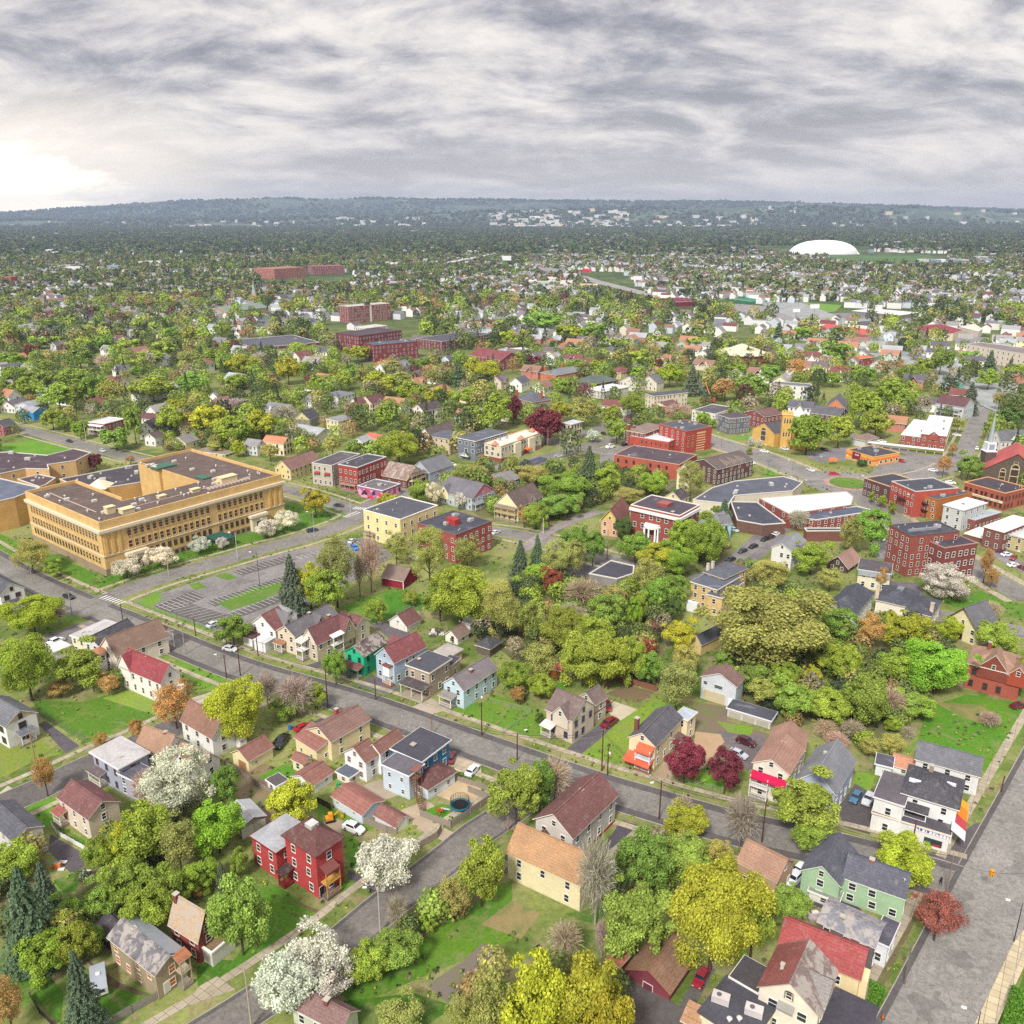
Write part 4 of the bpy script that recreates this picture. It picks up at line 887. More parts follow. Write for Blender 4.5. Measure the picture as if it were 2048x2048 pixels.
b.vol((690,1342),(897,1457),(1112,1347),1655,'F',0,wall='a7adbf',rc='b4b1b2',trim='e8e6e6',over=.55,step=3.4,wsz=(.8,1.4),frame='7c5f58').chimney(.35,.3,.3,'9c5a4a',.7);b.porch('A',.55,1,1.8,2.6,'6c5a5e')
b.vol((892,1497),(1045,1570),(1180,1490),1725,'F',0,wall='a7adbf',rc='54525e',trim='e8e6e6',step=3.2)
b=Bld('house','white house with shutters and a dark roof at the upper left edge',short='white dark-roofed house')
b.vol((-170,62),(0,152),(182,97),285,'gu',62,wall='ecebe9',rc='56565f',gab='eaeaea',frame='7a4a42',wsz=(1.3,1.3)).porch('C',.05,.7,2.0,2.4,'4f4c56')
b=Bld('garage','white workshop with dark doors beyond the yellow-green tree','garage');b.vol((345,545),(400,585),(520,530),2.8,'F',0,wall='ecebe8',rc='d0cfd0',win=0).garage_door('A',.5,2.2,2,'6d3c34')
org(900,1150)
b=Bld('garden_pavilion','black hip-roofed pavilion on posts behind the flat-roofed houses','pavilion',short='black garden pavilion')
b.vol((190,535),(300,560),(400,505),2.6,'h',1.9,wall='6f6258',rc='4a4a52',win=0)
b=Bld('house','beige half-timbered house with steep brown gabled roofs',short='half-timbered beige house')
b.vol((728,1010),(925,1097),(1088,982),1275,'gu',940,wall='cfc0ae',rc='7b6460',gab='ddd2c2',frame='6a5f8a',step=2.8).cross('A',.42,4.4,2.6,rc='7b6460',wall='d8ccbc',out=.5);b.porch('A',.62,1.0,2.2,2.6,'dcd8d0','ece6da',1)
b.vol((960,925),(1092,978),(1187,925),1130,'gv',888,wall='cfc0ae',rc='7b6460',step=3)
b.box('trim_band',-.03,b.vols[0]['L1'],-.03,0,3.0,3.25,mat('paint','6d5a50'))
b=Bld('house','cream house with a slate roof and bright orange porch awnings',short='orange-awning house')
b.vol((1332,1242),(1548,1290),(1790,1093),1475,'gv',1192,wall='efdfba',rc='5f5c66',step=3.4).chimney(.2,.95,1.8,'7c3f34',.9)
b.awning('A',.0,.62,5.9,2.4,.8,'f2694a');b.porch('A',.02,.6,2.2,2.6,'f2694a','dfe6ee',2,roof=False,floorc='9a6a52');b.awning('A',.0,1.0,3.0,3.0,.8,'f2694a');b.porch('C',.7,.9,1.8,2.4,'75534c',roof=True)
b.vol((1700,1062),(1792,1097),(1858,1040),1262,'F',0,wall='efdfba',rc='aeb6c2',trim='f0e8d4')
b=Bld('shed','orange-roofed garden shed hidden among trees','shed');b.vol((738,700),(835,720),(860,680),2.6,'gu',1.0,wall='b8743c',rc='cc6b42',win=0)
org(1024,1536)
b=Bld('house','large grey house with a maroon roof on the street corner',short='large grey corner house')
b.vol((152,402),(457,514),(822,217),730,'gv',342,wall='cbc7c2',rc='7d4b48',step=3.6,gab='d2cfca',over=.5).chimney(.6,.5,.4,'9a5648').cross('A',.72,3.4,1.6,rc='6d3f3e',wall='cbc7c2',out=1.6,z=3.6);b.box('foundation_band',-.04,b.v['L1'],-.05,.02,0,.5,mat('paint','b0252a'));b.porch('R',.1,.6,1.6,2.6,'e6e4e0')
b=Bld('house','long pale yellow house with a tan shingle roof',short='long yellow house')
b.vol((-62,662),(515,880),(722,702),1085,'gu',655,wall='e8dcb4',rc='b8854e',step=4.6,wsz=(.85,1.5),trim='efe2bc',gab='efd9a0').chimney(.5,.52,.2,'6a5a55',.7).porch('L',.1,.3,1.5,2.4,'5a5352');b.porch('C',.45,.95,2.0,2.4,'7d5f52','d8cba8',1)
b=Bld('barn_garage','dark red garage with a big brown gabled roof','garage',short='dark red gabled garage')
b.vol((852,1540),(1190,1695),(1420,1430),1765,'gv',1520,wall='83424a',rc='93684a',trim='a86a52',win=0,gab='7a3c46').garage_door('A',.5,1.6,1.2,'6b3040').chimney(.99,.2,-1.4,'5a4a48',.2)
b=Bld('shed','small rust-red shed behind the dark red garage','shed');b.vol((720,1450),(810,1500),(890,1445),2.0,'s',.5,wall='8c4a34',rc='b9603e',win=0)
b=Bld('flat_roofed_shop','dark flat-roofed building with two pale air conditioners at the front edge','building',short='flat-roofed building with air conditioners')
b.vol((1395,1872),(1790,2080),(2030,1830),4.2,'F',0,wall='e6dfc4',rc='4d4c54',trim='5a5458',win=1)
v=b.v
for px_,py_ in((1575,1755),(1825,1850)):
 g_=G(*P(px_,py_),4.6)-v['loc'];a_=MB().box(-1.3,1.3,-.75,.75,.1,1.25).tube((-.3,0,1.25),(-.3,0,1.33),.38,k=10,m=1);o_=put('air_conditioner',a_.mesh('air_conditioner',[mat('metal','e6dedd'),mat('paint','6a6568')]),b.root,(g_.x,g_.y,v['ztop']),R(-25))
for px_,py_ in((1640,1905),(1715,1900)):g_=G(*P(px_,py_),4.6)-v['loc'];put('roof_vent',MB().tube((0,0,0),(0,0,.6),.2).tube((0,0,.6),(0,0,.8),.45,.2).mesh('roof_vent',[mat('metal','e4e2de')]),b.root,(g_.x,g_.y,v['ztop']))
b=Bld('bungalow','white block annex with a mossy black flat roof','building',short='mossy-roofed annex');b.vol((1637,1602),(1850,1690),(1990,1560),4.6,'F',0,wall='efece6',rc='504d50',trim='efece6',over=.05,wsz=(1.8,1.6),step=2.6,frame='b3552f')
b=Bld('garage','low orange-roofed lean-to at the front edge','garage');b.vol((1290,1905),(1390,1960),(1440,1850),2.4,'s',.8,wall='8c6a4c',rc='b98352',win=0)
org(1536,1536)
b=Bld('house','cream stucco house with worn slate and red roofs and an arched window',short='cream stucco house')
b.vol((-90,1700),(380,1862),(592,1567),7.0,'gv',1622,wall='e8dfd0',rc='80716c',rk='patchy',trim='b9a79a',step=4,wsz=(1.3,1.5));v=b.v
b.part('red_roof_slope',new_mesh('red_roof_slope',[(-.3,v['L2']/2,v['h']+v['rise']+.2),(v['L1']*1.0,v['L2']/2,v['h']+v['rise']+.2),(v['L1']*1.0,v['L2']+.35,v['h']+.1),(-.3,v['L2']+.35,v['h']+.1)],[(0,1,2,3)],[mat('shingle','9a4b42')]))
b.chimney(.35,.75,.1,'cfcac4',.5).cross('C',.5,5.5,2.4,rc='8d8683',wall='e6ddd0',window=False);b.win('A',v['L2']*.5,v['h']+.2,1.2,1.1,'b0a08e',True);b.awning('A',.38,.66,6.2,1.0,.6,'97948f')
b.box('dark_wing',0,v['L1']*.9,-6.5,-.3,-.3,4.6,mat('siding','6a4a44'));b.box('wing_roof',-.3,v['L1']*.9+.3,-6.8,-.28,4.6,4.75,mat('flat','48454e'))
b=Bld('house','cream house with a big bright red roof near the wide road',short='big red-roofed house')
b.vol((62,1400),(690,1588),(850,1395),7.0,'gu',1372,wall='e9d6a6',rc='a83a38',step=5,trim='c9a98c').box('bay_window',b.v['L1']*.2,b.v['L1']*.6,-1.1,0,.6,5.6,mat('siding','ecd9ae'));b.win('C',b.v['L1']*.4,3.4,2.2,1.6)
b=Bld('house','house with a streaky grey slate roof and dark lean-to',short='grey slate-roofed house')
b.vol((365,1197),(800,1347),(945,1200),5.4,'gu',1217,wall='6d6668',rc='7f7f88',rk='patchy',trim='d8d4d4',gab='5c5a62').chimney(.35,.65,.3,'a88a7a');b.vol((800,1300),(905,1345),(985,1180),4.6,'F',0,wall='dfe3ea',rc='57545f',trim='e4e4ea')
b=Bld('house','tan stucco house with an orange-brown roof beside the silver pickup',short='tan stucco house')
b.vol((-215,690),(62,855),(168,690),4.6,'gu',2.6,wall='c3a284',rc='a87a5c',trim='c9b8a4',wsz=(.9,1.3)).chimney(.5,.4,.2,'6a5650',.5)
b=Bld('green_house','mint green house with a dark blue-grey roof and arched gable',short='mint green house')
b.vol((560,862),(1032,987),(1137,806),1165,'gu',797,wall='a6c4a0',rc='5a5c6c',trim='e6f0dc',step=3.3,over=.25,wsz=(1.1,1.6)).chimney(.5,.62,.9,'a0503a')
b.vol((246,792),(541,884),(705,650),1058,'gv',738,wall='a6c4a0',rc='5a5c6c',trim='e6f0dc',step=4.4,wsz=(1.1,1.6));b.vol((305,945),(530,1010),(600,930),1.9,'F',0,wall='e8e6da',rc='8a8a84',trim='efefe6')
v=b.vols[0];b.part('satellite_dish',MB().tube((0,0,0),(0,0,.6),.05).tube((0,0,.6),(.1,-.1,.7),.45,.1).mesh('satellite_dish',[mat('paint','e8e8e8')]),(v['L1']*.3,v['L2']*.06,v['h']+v['rise']*.6),vd=v)
b=Bld('corner_store','white corner store with a black hipped roof and protruding shop floor','building',short='white corner store')
b.vol((1010,222),(1428,312),(1536,118),575,'h',2.6,wall='edecea',rc='4f4d57',step=3.6,wsz=(.9,1.4),win=3,trim='f0efed',over=.5).porch('A',.5,.93,2.0,2.6,'4c4a52','f2f0ee',1,z0=3.6).chimney(.8,.6,.8,'a88e7c');v=b.v
b.box('roof_lantern',v['L1']*.55,v['L1']*.6,v['L2']*.1,v['L2']*.32,v['h']+1.1,v['h']+1.6,mat('paint','dcdce4'));b.box('roof_lantern',v['L1']*.3,v['L1']*.36,v['L2']*.68,v['L2']*.95,v['h']+1.0,v['h']+1.6,mat('paint','e4e4ec'))
b.vol((800,228),(1022,288),(1112,100),535,'F',0,wall='edecea',rc='625c62',step=3.4,trim='e4e4e8',over=.2)
b.vol((782,383),(1372,508),(1500,260),642,'F',0,wall='e6e4e0',rc='56535a',trim='efe0cc',over=.1,win=0);v=b.v
rs_=random.Random(4);lt=MB()
for i in range(10):x0=-.02;y0=v['L2']*.03+i*.62;lt.box(-.16,-.12,y0,y0+.12,v['h']-.85,v['h']-.2).box(-.16,-.12,y0,y0+.4,v['h']-rs_.choice((.3,.55,.85)),v['h']-rs_.choice((.2,)))
b.box('sign_board',-.12,0,.2,7.2,v['h']-1.05,v['h']-.05,mat('paint','e9e9ee'));b.part('sign_lettering',lt.mesh('sign_lettering',[mat('paint','5a6fa0')]))
for k_,(c_,a0,a1)in enumerate((('d8e4ea',0,.25),('c24a52',.25,.5),('e8862a',.5,.8),('f0a82c',.8,1.0))):b.awning('C',a0,a1,v['h']+1.3,2.6,1.7,c_)
b.box('shop_window',-.09,0,1.0,4.2,.7,2.2,mat('glass','3a3f4a'));b.box('poster',-.13,-.09,3.0,3.9,.8,1.5,mat('paint','4a8a4a'));b.box('poster',-.13,-.09,1.3,2.6,.7,1.2,mat('paint','a03c34'));b.door('C',.15,'3a3f4a')
org(1536,1150)
b=Bld('house','long light grey house with a grey roof and orange-roofed side wing',short='long light grey house')
b.vol((1115,1402),(1595,1517),(1648,1400),1668,'gu',1380,wall='dad9da',rc='6b6c76',step=4.4,trim='f2efe6').vents(1);b.vol((938,1442),(1112,1482),(1150,1400),1532,'gu',1.4,wall='e6e6e8',rc='c07c52',step=3.0,wsz=(.9,.9));b.vol((815,1432),(935,1455),(960,1385),2.8,'F',0,wall='e6eaee',rc='55545e',trim='e8ecf0',wsz=(.9,.9))
org(1300,1150)
b=Bld('house','blue-grey house with a big speckled grey shingle roof',short='blue-grey house');b.vol((1090,1562),(1397,1652),(1580,1410),1855,'gv',1487,wall='b5bfd6',rc='7f818a',trim='f0f2f4',step=3.8,win=2).chimney(.62,.62,.2,'c9c9cc',.6).porch('A',.05,.9,2.4,2.6,'8a8c94','eef0f4',2)
b=Bld('house','cream house with pinkish-brown roofs and a crimson porch awning',short='crimson-awning house')
b.vol((767,1432),(1048,1502),(1200,1330),1745,'gv',1392,wall='ebe3d3',rc='a97863',step=3.6,trim='f2ece0').awning('A',.02,1.0,6.1,1.6,.9,'c2184c').chimney(.75,.5,.3,'8a4f3c',.7);b.porch('A',.48,1.0,1.6,2.6,'c9b9a8','e6e4e2',2,roof=False)
b.vol((895,1300),(1165,1322),(1250,1222),5.6,'gv',2.6,wall='ebe3d3',rc='a97863',step=3.2)
b=Bld('garage','tall white garage with a wide beige door and brown roof','garage',short='tall white garage');b.vol((386,770),(652,842),(722,780),1008,'gv',742,wall='d3d8e0',rc='85605a',win=0,wk='siding').garage_door('A',.6,b.v['L2']*.62,2.9,'cbbf9e').win('A',b.v['L2']*.5,4.2,2.0,.8,'c9cdd2');b.win('A',b.v['L2']*.88,4.4,.9,.8,'c9cdd2');b.door('A',.13,'eceef0')
b=Bld('garage','low stone-fronted garage row with a black roof','garage',short='stone-fronted garage row');b.vol((580,1012),(912,1102),(972,1045),1165,'F',0,wall='cdcac6',rc='51525c',trim='e8ecf0',wk='brick',win=0,over=.3)
for i in range(3):b.garage_door('A',.18+i*.32,3.0,1.7,'b3aca4')
b=Bld('brick_villa','yellow brick villa with slate-grey flat roofs and white bay window',short='yellow brick villa')
b.vol((128*0+298,60),(505,112),(700,20),8.0,'F',0,wall='d9b877',rc='5c5f6c',wk='brick',trim='e8e4da');b.vol((425,152),(545,176),(712,62),325,'F',0,wall='e0be82',rc='5c5f6c',wk='brick',trim='e8e4da',win=2);b.box('bay_window',-1.4,0,b.v['L2']+2.5,b.v['L2']+6,0,3.2,mat('paint','e9ecf2'))
b.vol((390,-10),(560,30),(760,-40),8.8,'h',1.4,wall='d9b877',rc='5c5f6c',wk='brick',trim='e8e4da').chimney(.1,.95,1.6,'e0d6c4').chimney(.3,.95,1.6,'e0d6c4')
b=Bld('garage','little yellow brick coach house with a black roof half hidden by the oak','garage',short='yellow coach house');b.vol((335,480),(388,522),(525,430),3.6,'gv',2.0,wall='e0c48c',rc='53545f',win=0)
org(1536,1150)
b=Bld('brick_house','orange-red brick house with a tan roof and white-edged gable on the right edge',short='orange-red brick house')
b.vol((1505,682),(1912,768),(1990,640),952,'h',3.4,wall='a84e3a',rc='a87c62',wk='brick',step=3.0,frame='7a4438',wsz=(1,1.7)).cross('A',.52,7,4.2,rc='a87c62',wall='8a4a3c',out=.3,frame='f4f2ee').chimney(.6,.7,1.5,'8c3e2e');b.cross('A',.06,4.5,2.6,rc='a87c62',wall='a84e3a',out=.5)
b=Bld('house','pale house under a dark blue-grey hipped roof behind the trees',short='dark hip-roofed house');b.vol((440,262),(660,300),(835,150),5.6,'h',4.0,wall='dfe3df',rc='4c505e',trim='e6e8ea');b.cross('A',.8,5,2.6,rc='4c505e',wall='dfe8e6',out=1.5)
b=Bld('house','cream house with a black hipped roof and pale corner chimneys',short='cream hip-roofed house');b.vol((810,197),(1068,247),(1165,142),345,'h',3.0,wall='efe6d6',rc='4b4d5c',trim='f0eadc').chimney(.05,1.0,2.2,'d9c4ae',1.0);b.v['h']-=2;b.box('skylight',b.v['L1']*.4,b.v['L1']*.6,b.v['L2']*.35,b.v['L2']*.55,b.v['h']+4.4,b.v['h']+5.1,mat('metal','8f939c'));b.vol((1045,262),(1225,312),(1290,200),5.0,'h',2.2,wall='e8e0d2',rc='4b4d5c').chimney(.2,.05,1.4,'d9c4ae',1.0)
b=Bld('house','cream house with a steep charcoal gabled roof near the corner lawn',short='charcoal gabled house');b.vol((1385,312),(1592,425),(1685,352),5.0,'gv',245,wall='f0e6b8',rc='6a6972',over=.9,trim='6d5a50');b.door('A',.5)
##  town centre and middle distance
org(1536,750)
b=Bld('house','narrow white gabled house with a light grey roof by the brick yard',short='narrow white gabled house');b.vol((25,1302),(182,1332),(297,1252),1482,'gv',1272,wall='e6e4de',rc='8b8d95',step=2.4)
b=Bld('house','craftsman house with a two-tone pink and brown roof',short='two-tone roofed house');b.vol((452,1412),(600,1452),(692,1385),1500,'gv',1368,wall='5a463f',rc='a87a6c',trim='eceae4',over=.6)
b=Bld('mansion','cream stone mansion with a pillared door and grey mansard',short='cream stone mansion');b.vol((680,1482),(925,1502),(985,1432),1640,'F',0,wall='e2dac4',rc='5a555a',trim='cfd2d6',step=3.2,over=.4);b.box('mansard',-.5,0,0,b.v['L2'],b.v['h']-1.8,b.v['h'],mat('metal','b9bfc6'))
b=Bld('brick_apartment','tall red brick apartment block with a black flat roof','apartment block',short='tall brick apartment block');b.vol((922,1147),(1080,1230),(1442,1192),1525,'f',0,wall='96483a',rc='474a57',wk='brick',trim='6a5a58',step=3.0,frame='e8d8cc').vents(4,1,3)
b.box('roof_ridge',2,b.v['L1']*.7,b.v['L2']*.35,b.v['L2']*.4,b.v['ztop'],b.v['ztop']+.9,mat('metal','a9a9ae'))
b=Bld('brick_apartment','dark red brick apartment block with many white-framed windows','apartment block',short='dark red apartment block');b.vol((1135,1247),(1330,1320),(1605,1292),1560,'f',0,wall='843a35',rc='4b4550',wk='brick',trim='b08a80',step=2.7,win=3,frame='f0ece4',wsz=(1.2,1.7)).vents(5,0,5).chimney(.25,.7,.6,'96483a',1.8)
b=Bld('shop_building','grey-white rendered building with a white flat roof','building',short='grey-white rendered building');b.vol((1325,982),(1475,1022),(1655,968),1185,'F',0,wall='c9cccc',rc='e2e4e6',trim='dfe2e4',step=4).chimney(.4,.5,.6,'8b4a40',.8)
b=Bld('brick_shop','small dark brick building with a blue-grey flat roof','building',short='small blue-roofed brick building');b.vol((1476,1080),(1562,1102),(1770,1045),1185,'f',0,wall='8a4a42',rc='a9b3bb',wk='brick',trim='c3c9cc',step=2.6,para=.2)
b=Bld('brick_shop','brick warehouse with a broad white roof near the right edge','building',short='broad white-roofed warehouse');b.vol((1622,1150),(1780,1187),(2020,1105),1335,'F',0,wall='7f4a40',rc='f0ece4',wk='brick',trim='efe6da',step=3).vents(2)
b=Bld('brick_shop','low brick shop with a white roof and awning edge','building');b.vol((1480,1200),(1615,1232),(1740,1190),1265,'F',0,wall='7f4a40',rc='ece8e0',wk='brick',trim='efe6da',win=0)
b=Bld('house','tan two-storey block with a pale roof on the right edge',short='tan right-edge block');b.vol((1785,1203),(1935,1235),(2040,1190),1345,'F',0,wall='c9b889',rc='c6cacb',trim='c6c6c0',step=3)
b=Bld('brick_row','red painted brick building with iron fire escapes','building',short='red painted brick building');b.vol((947,812),(1112,892),(1420,858),1075,'f',0,wall='bb4a38',rc='4d4e58',wk='brick',trim='d6cdc6',step=2.7,win=3,wfaces='A').vents(3,1,7)
b.porch('A',.3,.6,1.2,2.4,'3a3436','3a3436',2,roof=False,z0=3.2)
b=Bld('brick_row','orange-ochre brick building with black balconies','building',short='orange-ochre brick building');b.vol((1114,892),(1278,955),(1512,893),1100,'f',0,wall='b9702f',rc='55565f',wk='brick',trim='b8763a',step=2.7,win=3,wfaces='A').vents(5,2,8);b.porch('A',.3,.7,1.2,2.4,'2c2a2c','2c2a2c',3,roof=False,z0=.3)
b=Bld('brick_row','dark brown brick building with a pale cornice at the roundabout','building',short='dark brown cornice building');b.vol((767,782),(943,862),(1120,810),985,'f',0,wall='5f3734',rc='45434c',wk='brick',trim='d8b890',step=2.4,win=2,wfaces='A',frame='e8d8d0')
b=Bld('brick_row','long brick building with arched windows and a cream shopfront band','building',short='long arched brick building');b.vol((1497,817),(1792,905),(1945,855),1025,'f',0,wall='a5543c',rc='4b4248',wk='brick',trim='e6a878',step=2.3,win=2,frame='8a4434').vents(6,0,9);b.box('shop_sign_band',-.4,0,.5,b.v['L2']-.5,3.0,3.9,mat('paint','e9dfc4'))
for k_,n_ in enumerate((3,)):
 lt=MB();q_=random.Random(2)
 for i in range(22):y0=2+i*.9;lt.box(-.44,-.40,y0,y0+q_.uniform(.25,.6),3.25,3.65)
 b.part('sign_lettering',lt.mesh('sign_lettering',[mat('paint','8f7a5c')]))
b=Bld('church','dark stone church with a red gable roof and white spire','church',short='dark stone church')
b.vol((1612,742),(2110,772),(2230,690),870,'gv',9.0,wall='5b4c40',rc='c8473f',wk='brick',win=0,trim='d05a4c',gab='5b4c40',over=.5);b.v['L2']
v=b.v
if 1:
 v['rise']=min(v['rise'],99);c_=v['L2']*.5
 for q_,s_ in((0,1.0),(-4.6,.72),(4.6,.72)):b.win('A',c_+q_,v['h']*.25,3.0*s_,6.2*s_,'cdbb96',True,'463c38')
 b.win('A',c_,v['h']+4.0,1.6,1.2,'cdbb96',False)
g_=G(*P(1665,585),11)-b.base;tw=MB().box(-2.4,2.4,-2.4,2.4,-.5,12);put('bell_tower',tw.mesh('bell_tower',[mat('brick','5b4c44')]),b.root,(g_.x,g_.y,0))
put('belfry',MB().box(-2.0,2.0,-2.0,2.0,12,16).box(-1.2,1.2,-2.1,-2.0,12.8,15.4,1).box(-2.7,2.7,-2.7,2.7,11.8,12.1).mesh('belfry',[mat('paint','e6eaee'),mat('paint','9aa4b0')]),b.root,(g_.x,g_.y,0))
put('spire',MB().tube((0,0,16),(0,0,31),1.3,.05,8).mesh('spire',[mat('metal','b4c2c8')]),b.root,(g_.x,g_.y,0))
b=Bld('parish_hall','long grey-roofed hall with white dormers behind the stone church','building',short='grey-roofed parish hall');b.vol((1700,470),(1760,500),(2250,470),7,'gv',4.5,wall='e0dedd',rc='6a6d75').cross('C',.2,5,3,rc='6a6d75',wall='f2f2f2',z=8);b.cross('C',.55,5,3,rc='6a6d75',wall='f2f2f2',z=8)
b=Bld('brick_house','Italianate red brick block with white metal roofs','building',short='Italianate brick block');b.vol((1160,442),(1345,462),(1392,322),577,'F',0,wall='a14a3c',rc='dfe2e6',wk='brick',trim='e8e4dc',step=2.6,win=2).cross('A',.5,4.5,1.8,wall='a14a3c',wk='brick',rc='dfe2e6',out=.4).chimney(.3,.2,1.0,'7c3a32').chimney(.7,.3,1.0,'7c3a32')
b.vol((1012,446),(1162,470),(1222,350),555,'F',0,wall='a14a3c',rc='d6d8dc',wk='brick',trim='e8e4dc',step=2.4,win=2).chimney(.3,.2,1.0,'7c3a32')
b=Bld('diner','low orange diner with a dark flat roof and maroon sign','diner',short='orange diner');b.vol((608,570),(795,632),(972,592),690,'f',0,wall='f0b467',rc='4c4b55',trim='f0b870',step=3.5,wsz=(1.6,1.4),para=.6).vents(2,3,4);v=b.v
b.box('orange_band',-.06,v['L1'],-.06,v['L2']*.99,v['h']-1.6,v['h']-.6,mat('paint','f07c24'));b.box('sign_board',-.5,0,v['L2']*.46,v['L2']*.74,v['h']-2.2,v['h']+.8,mat('paint','8a2f3c'))
lt=MB()
for i in range(5):y0=v['L2']*.5+i*.5;lt.box(-.55,-.51,y0,y0+.3,v['h']-.7+(i%2)*.12,v['h']+.05)
b.part('sign_lettering',lt.mesh('sign_lettering',[mat('paint','f4eee6')]))
b=Bld('garage','pale hip-roofed hut behind the diner','building',short='pale hip-roofed hut');b.vol((640,475),(735,500),(815,470),3.6,'h',2.6,wall='d3d6d4',rc='8c6f66',win=0)
x_=put('canopy',None);tag(x_,'long white canopy strip edging the car park beyond the diner','canopy')
a_,c_=G(*P(735,540)),G(*P(1322,605));b_=MB();d_=(c_-a_).xy.normalized();n_=Vector((-d_.y,d_.x))
def slab_line(p,q,w,z0,z1,bb):
 d=(q-p).normalized();n=Vector((-d.y,d.x))*w/2;bb.prism([p-n,q-n,q+n,p+n],z0,z1);return bb
slab_line(Vector((0,0)),(c_-a_).xy,2.6,2.4,2.8,b_)
for i in range(10):p_=(c_-a_).xy*(i/9);b_.box(p_.x-.1,p_.x+.1,p_.y-.1,p_.y+.1,0,2.4)
me_=b_.mesh('canopy',[mat('paint','f0eee8')]);bpy.data.objects.remove(x_);x_=put('canopy',me_,loc=(a_.x,a_.y,0));tag(x_,'long white canopy strip edging the car park beyond the diner','canopy')
org(1200,780)
b=Bld('yellow_church','yellow brick church with a crenellated square tower','church',short='yellow brick church');b.vol((1178,290),(1318,335),(1420,300),430,'gv',255,wall='dfb25c',rc='55535c',wk='brick',win=0,trim='e8c88a',over=.1).win('A',b.v['L2']/2,2.2,3.0,5.0,'cdb68c',True,'4a4c52');
g_=G(*P(1390,438))-b.base;put('bell_tower',MB().box(-2.6,2.6,-2.6,2.6,-.5,19).box(-2.9,2.9,-2.9,2.9,18.2,18.8,1).mesh('bell_tower',[mat('brick','e3b45e'),mat('paint','ecd29a')]),b.root,(g_.x,g_.y,0),R(-12))
for s_ in(-1.3,0,1.3):
 for z_ in(14,7):put('window',win_mesh('e6cd98',True),b.root,(g_.x+s_*math.cos(R(-12))+2.62*math.sin(R(-12)),g_.y+s_*math.sin(R(-12))-2.62*math.cos(R(-12)),z_),R(-12),(.7,1.6,1.9))
cr_=MB()
for i in range(4):
 for s_ in(-1,1):cr_.box(-2.6+i*1.45,-1.8+i*1.45,s_*2.35-.2,s_*2.35+.2,19,19.7)
put('battlements',cr_.mesh('battlements',[mat('brick','e3b45e')]),b.root,(g_.x,g_.y,0),R(-12))
b.vol((1430,330),(1560,360),(1640,300),7,'gv',3.5,wall='dfb25c',rc='55535c',wk='brick',win=0)
b=Bld('grey_apartments','dark grey three-storey apartments with white trim','apartment block',short='dark grey trimmed apartments');b.vol((877,187),(982,217),(1145,205),337,'F',0,wall='70727c',rc='5a4f55',trim='d9dce0',step=2.4,win=3)
b=Bld('white_apartments','white flat-roofed apartments behind the dark grey block','apartment block',short='white flat-roofed apartments');b.vol((682,165),(872,190),(1045,145),262,'f',0,wall='e6e4de',rc='5d575e',trim='efece4',step=2.8,win=3)
b=Bld('hall','dull red hall with a brown curved roof','building',short='dull red hall');b.vol((1118,165),(1240,205),(1345,175),7,'gv',2.8,wall='94453f',rc='7a524e',wk='brick',step=3.2)
b=Bld('brick_block','tall red brick block with painted white lettering on its side','building',short='lettered red brick block');b.vol((432,268),(652,322),(860,290),482,'f',0,wall='b23c2c',rc='565863',wk='brick',trim='a9766a',step=4,wfaces='A').vents(3,3,5);v=b.v
lt=MB();q_=random.Random(9)
for r_i in range(8):
 z0=v['h']-1.8-r_i*1.3;x=v['L1']*.42
 while x<v['L1']*.74:w_=q_.uniform(.25,.6);lt.box(x,x+w_,-.06,-.02,z0,z0+(.9 if r_i==0 else .55));x+=w_+.18
b.part('painted_lettering',lt.mesh('painted_lettering',[mat('paint','f0cf9c')]))
for x_,z_ in((.1,.62),(.27,.62),(.27,.3),(.1,.3)):b.win('C',v['L1']*x_,v['h']*z_,.9,2.0,'e8b890')
b=Bld('brick_block','lower red brick wing with a white flat roof','building',short='white-roofed brick wing');b.vol((220,358),(518,404),(624,364),480,'f',0,wall='bb4430',rc='cfd4da',wk='brick',trim='c98c7c',step=3,win=2,frame='c08878').vents(2,1,6)
b=Bld('brick_block','dark red brick house with tall chimneys and small cream roofs','building',short='chimneyed dark brick house');b.vol((205,300),(330,330),(480,270),8,'F',0,wall='8d3f38',rc='8a7670',wk='brick',trim='e4d2b4',step=3).chimney(.05,.9,3.0,'a2453a',1.4).chimney(.3,.9,1.6,'a2453a',1.0)
b=Bld('brick_block','long orange brick building with a black parapet roof','building',short='long orange brick building');b.vol((103,500),(600,575),(745,500),680,'f',0,wall='b5573f',rc='554a50',wk='brick',trim='c9a090',step=4.4,win=2,frame='7a3c30').vents(4,0,2)
b=Bld('brick_block','dark brown brick block with triangular dormers','building',short='dark dormered block');b.vol((745,530),(887,600),(1085,512),722,'gv',3.0,wall='5e3c38',rc='6b5a58',wk='brick',step=3,win=3)
for q_ in(.3,.5,.7):b.cross('C',q_,3,2.4,rc='857468',wall='7a3f38',wk='brick',out=.1)
block('flat_hall','wide low building with a blue-black flat roof by the roundabout','building',[(700,832),(975,862),(1015,800),(1455,765),(1530,700),(1385,655),(1015,690),(850,740)],5.0,'d9d0bf','5c5f6b',short='wide blue-black roofed building',wk='siding',vents=6,ac=2)
block('flat_hall','low black-roofed workshop with a brown brick front wall','building',[(985,845),(1185,850),(1398,1008),(1232,1020),(1035,985)],4.5,'6e4a3e','4c4e5a',short='black-roofed workshop',vents=2)
block('brick_warehouse','red brick warehouse with a bright white ridge roof','building',[(1203,820),(1862,770),(1910,808),(1895,870),(1425,938)],6.0,'a04a3c','e9e9e8',short='white-roofed red warehouse',trim='c9b8b0',vents=4,win=True,step=6)
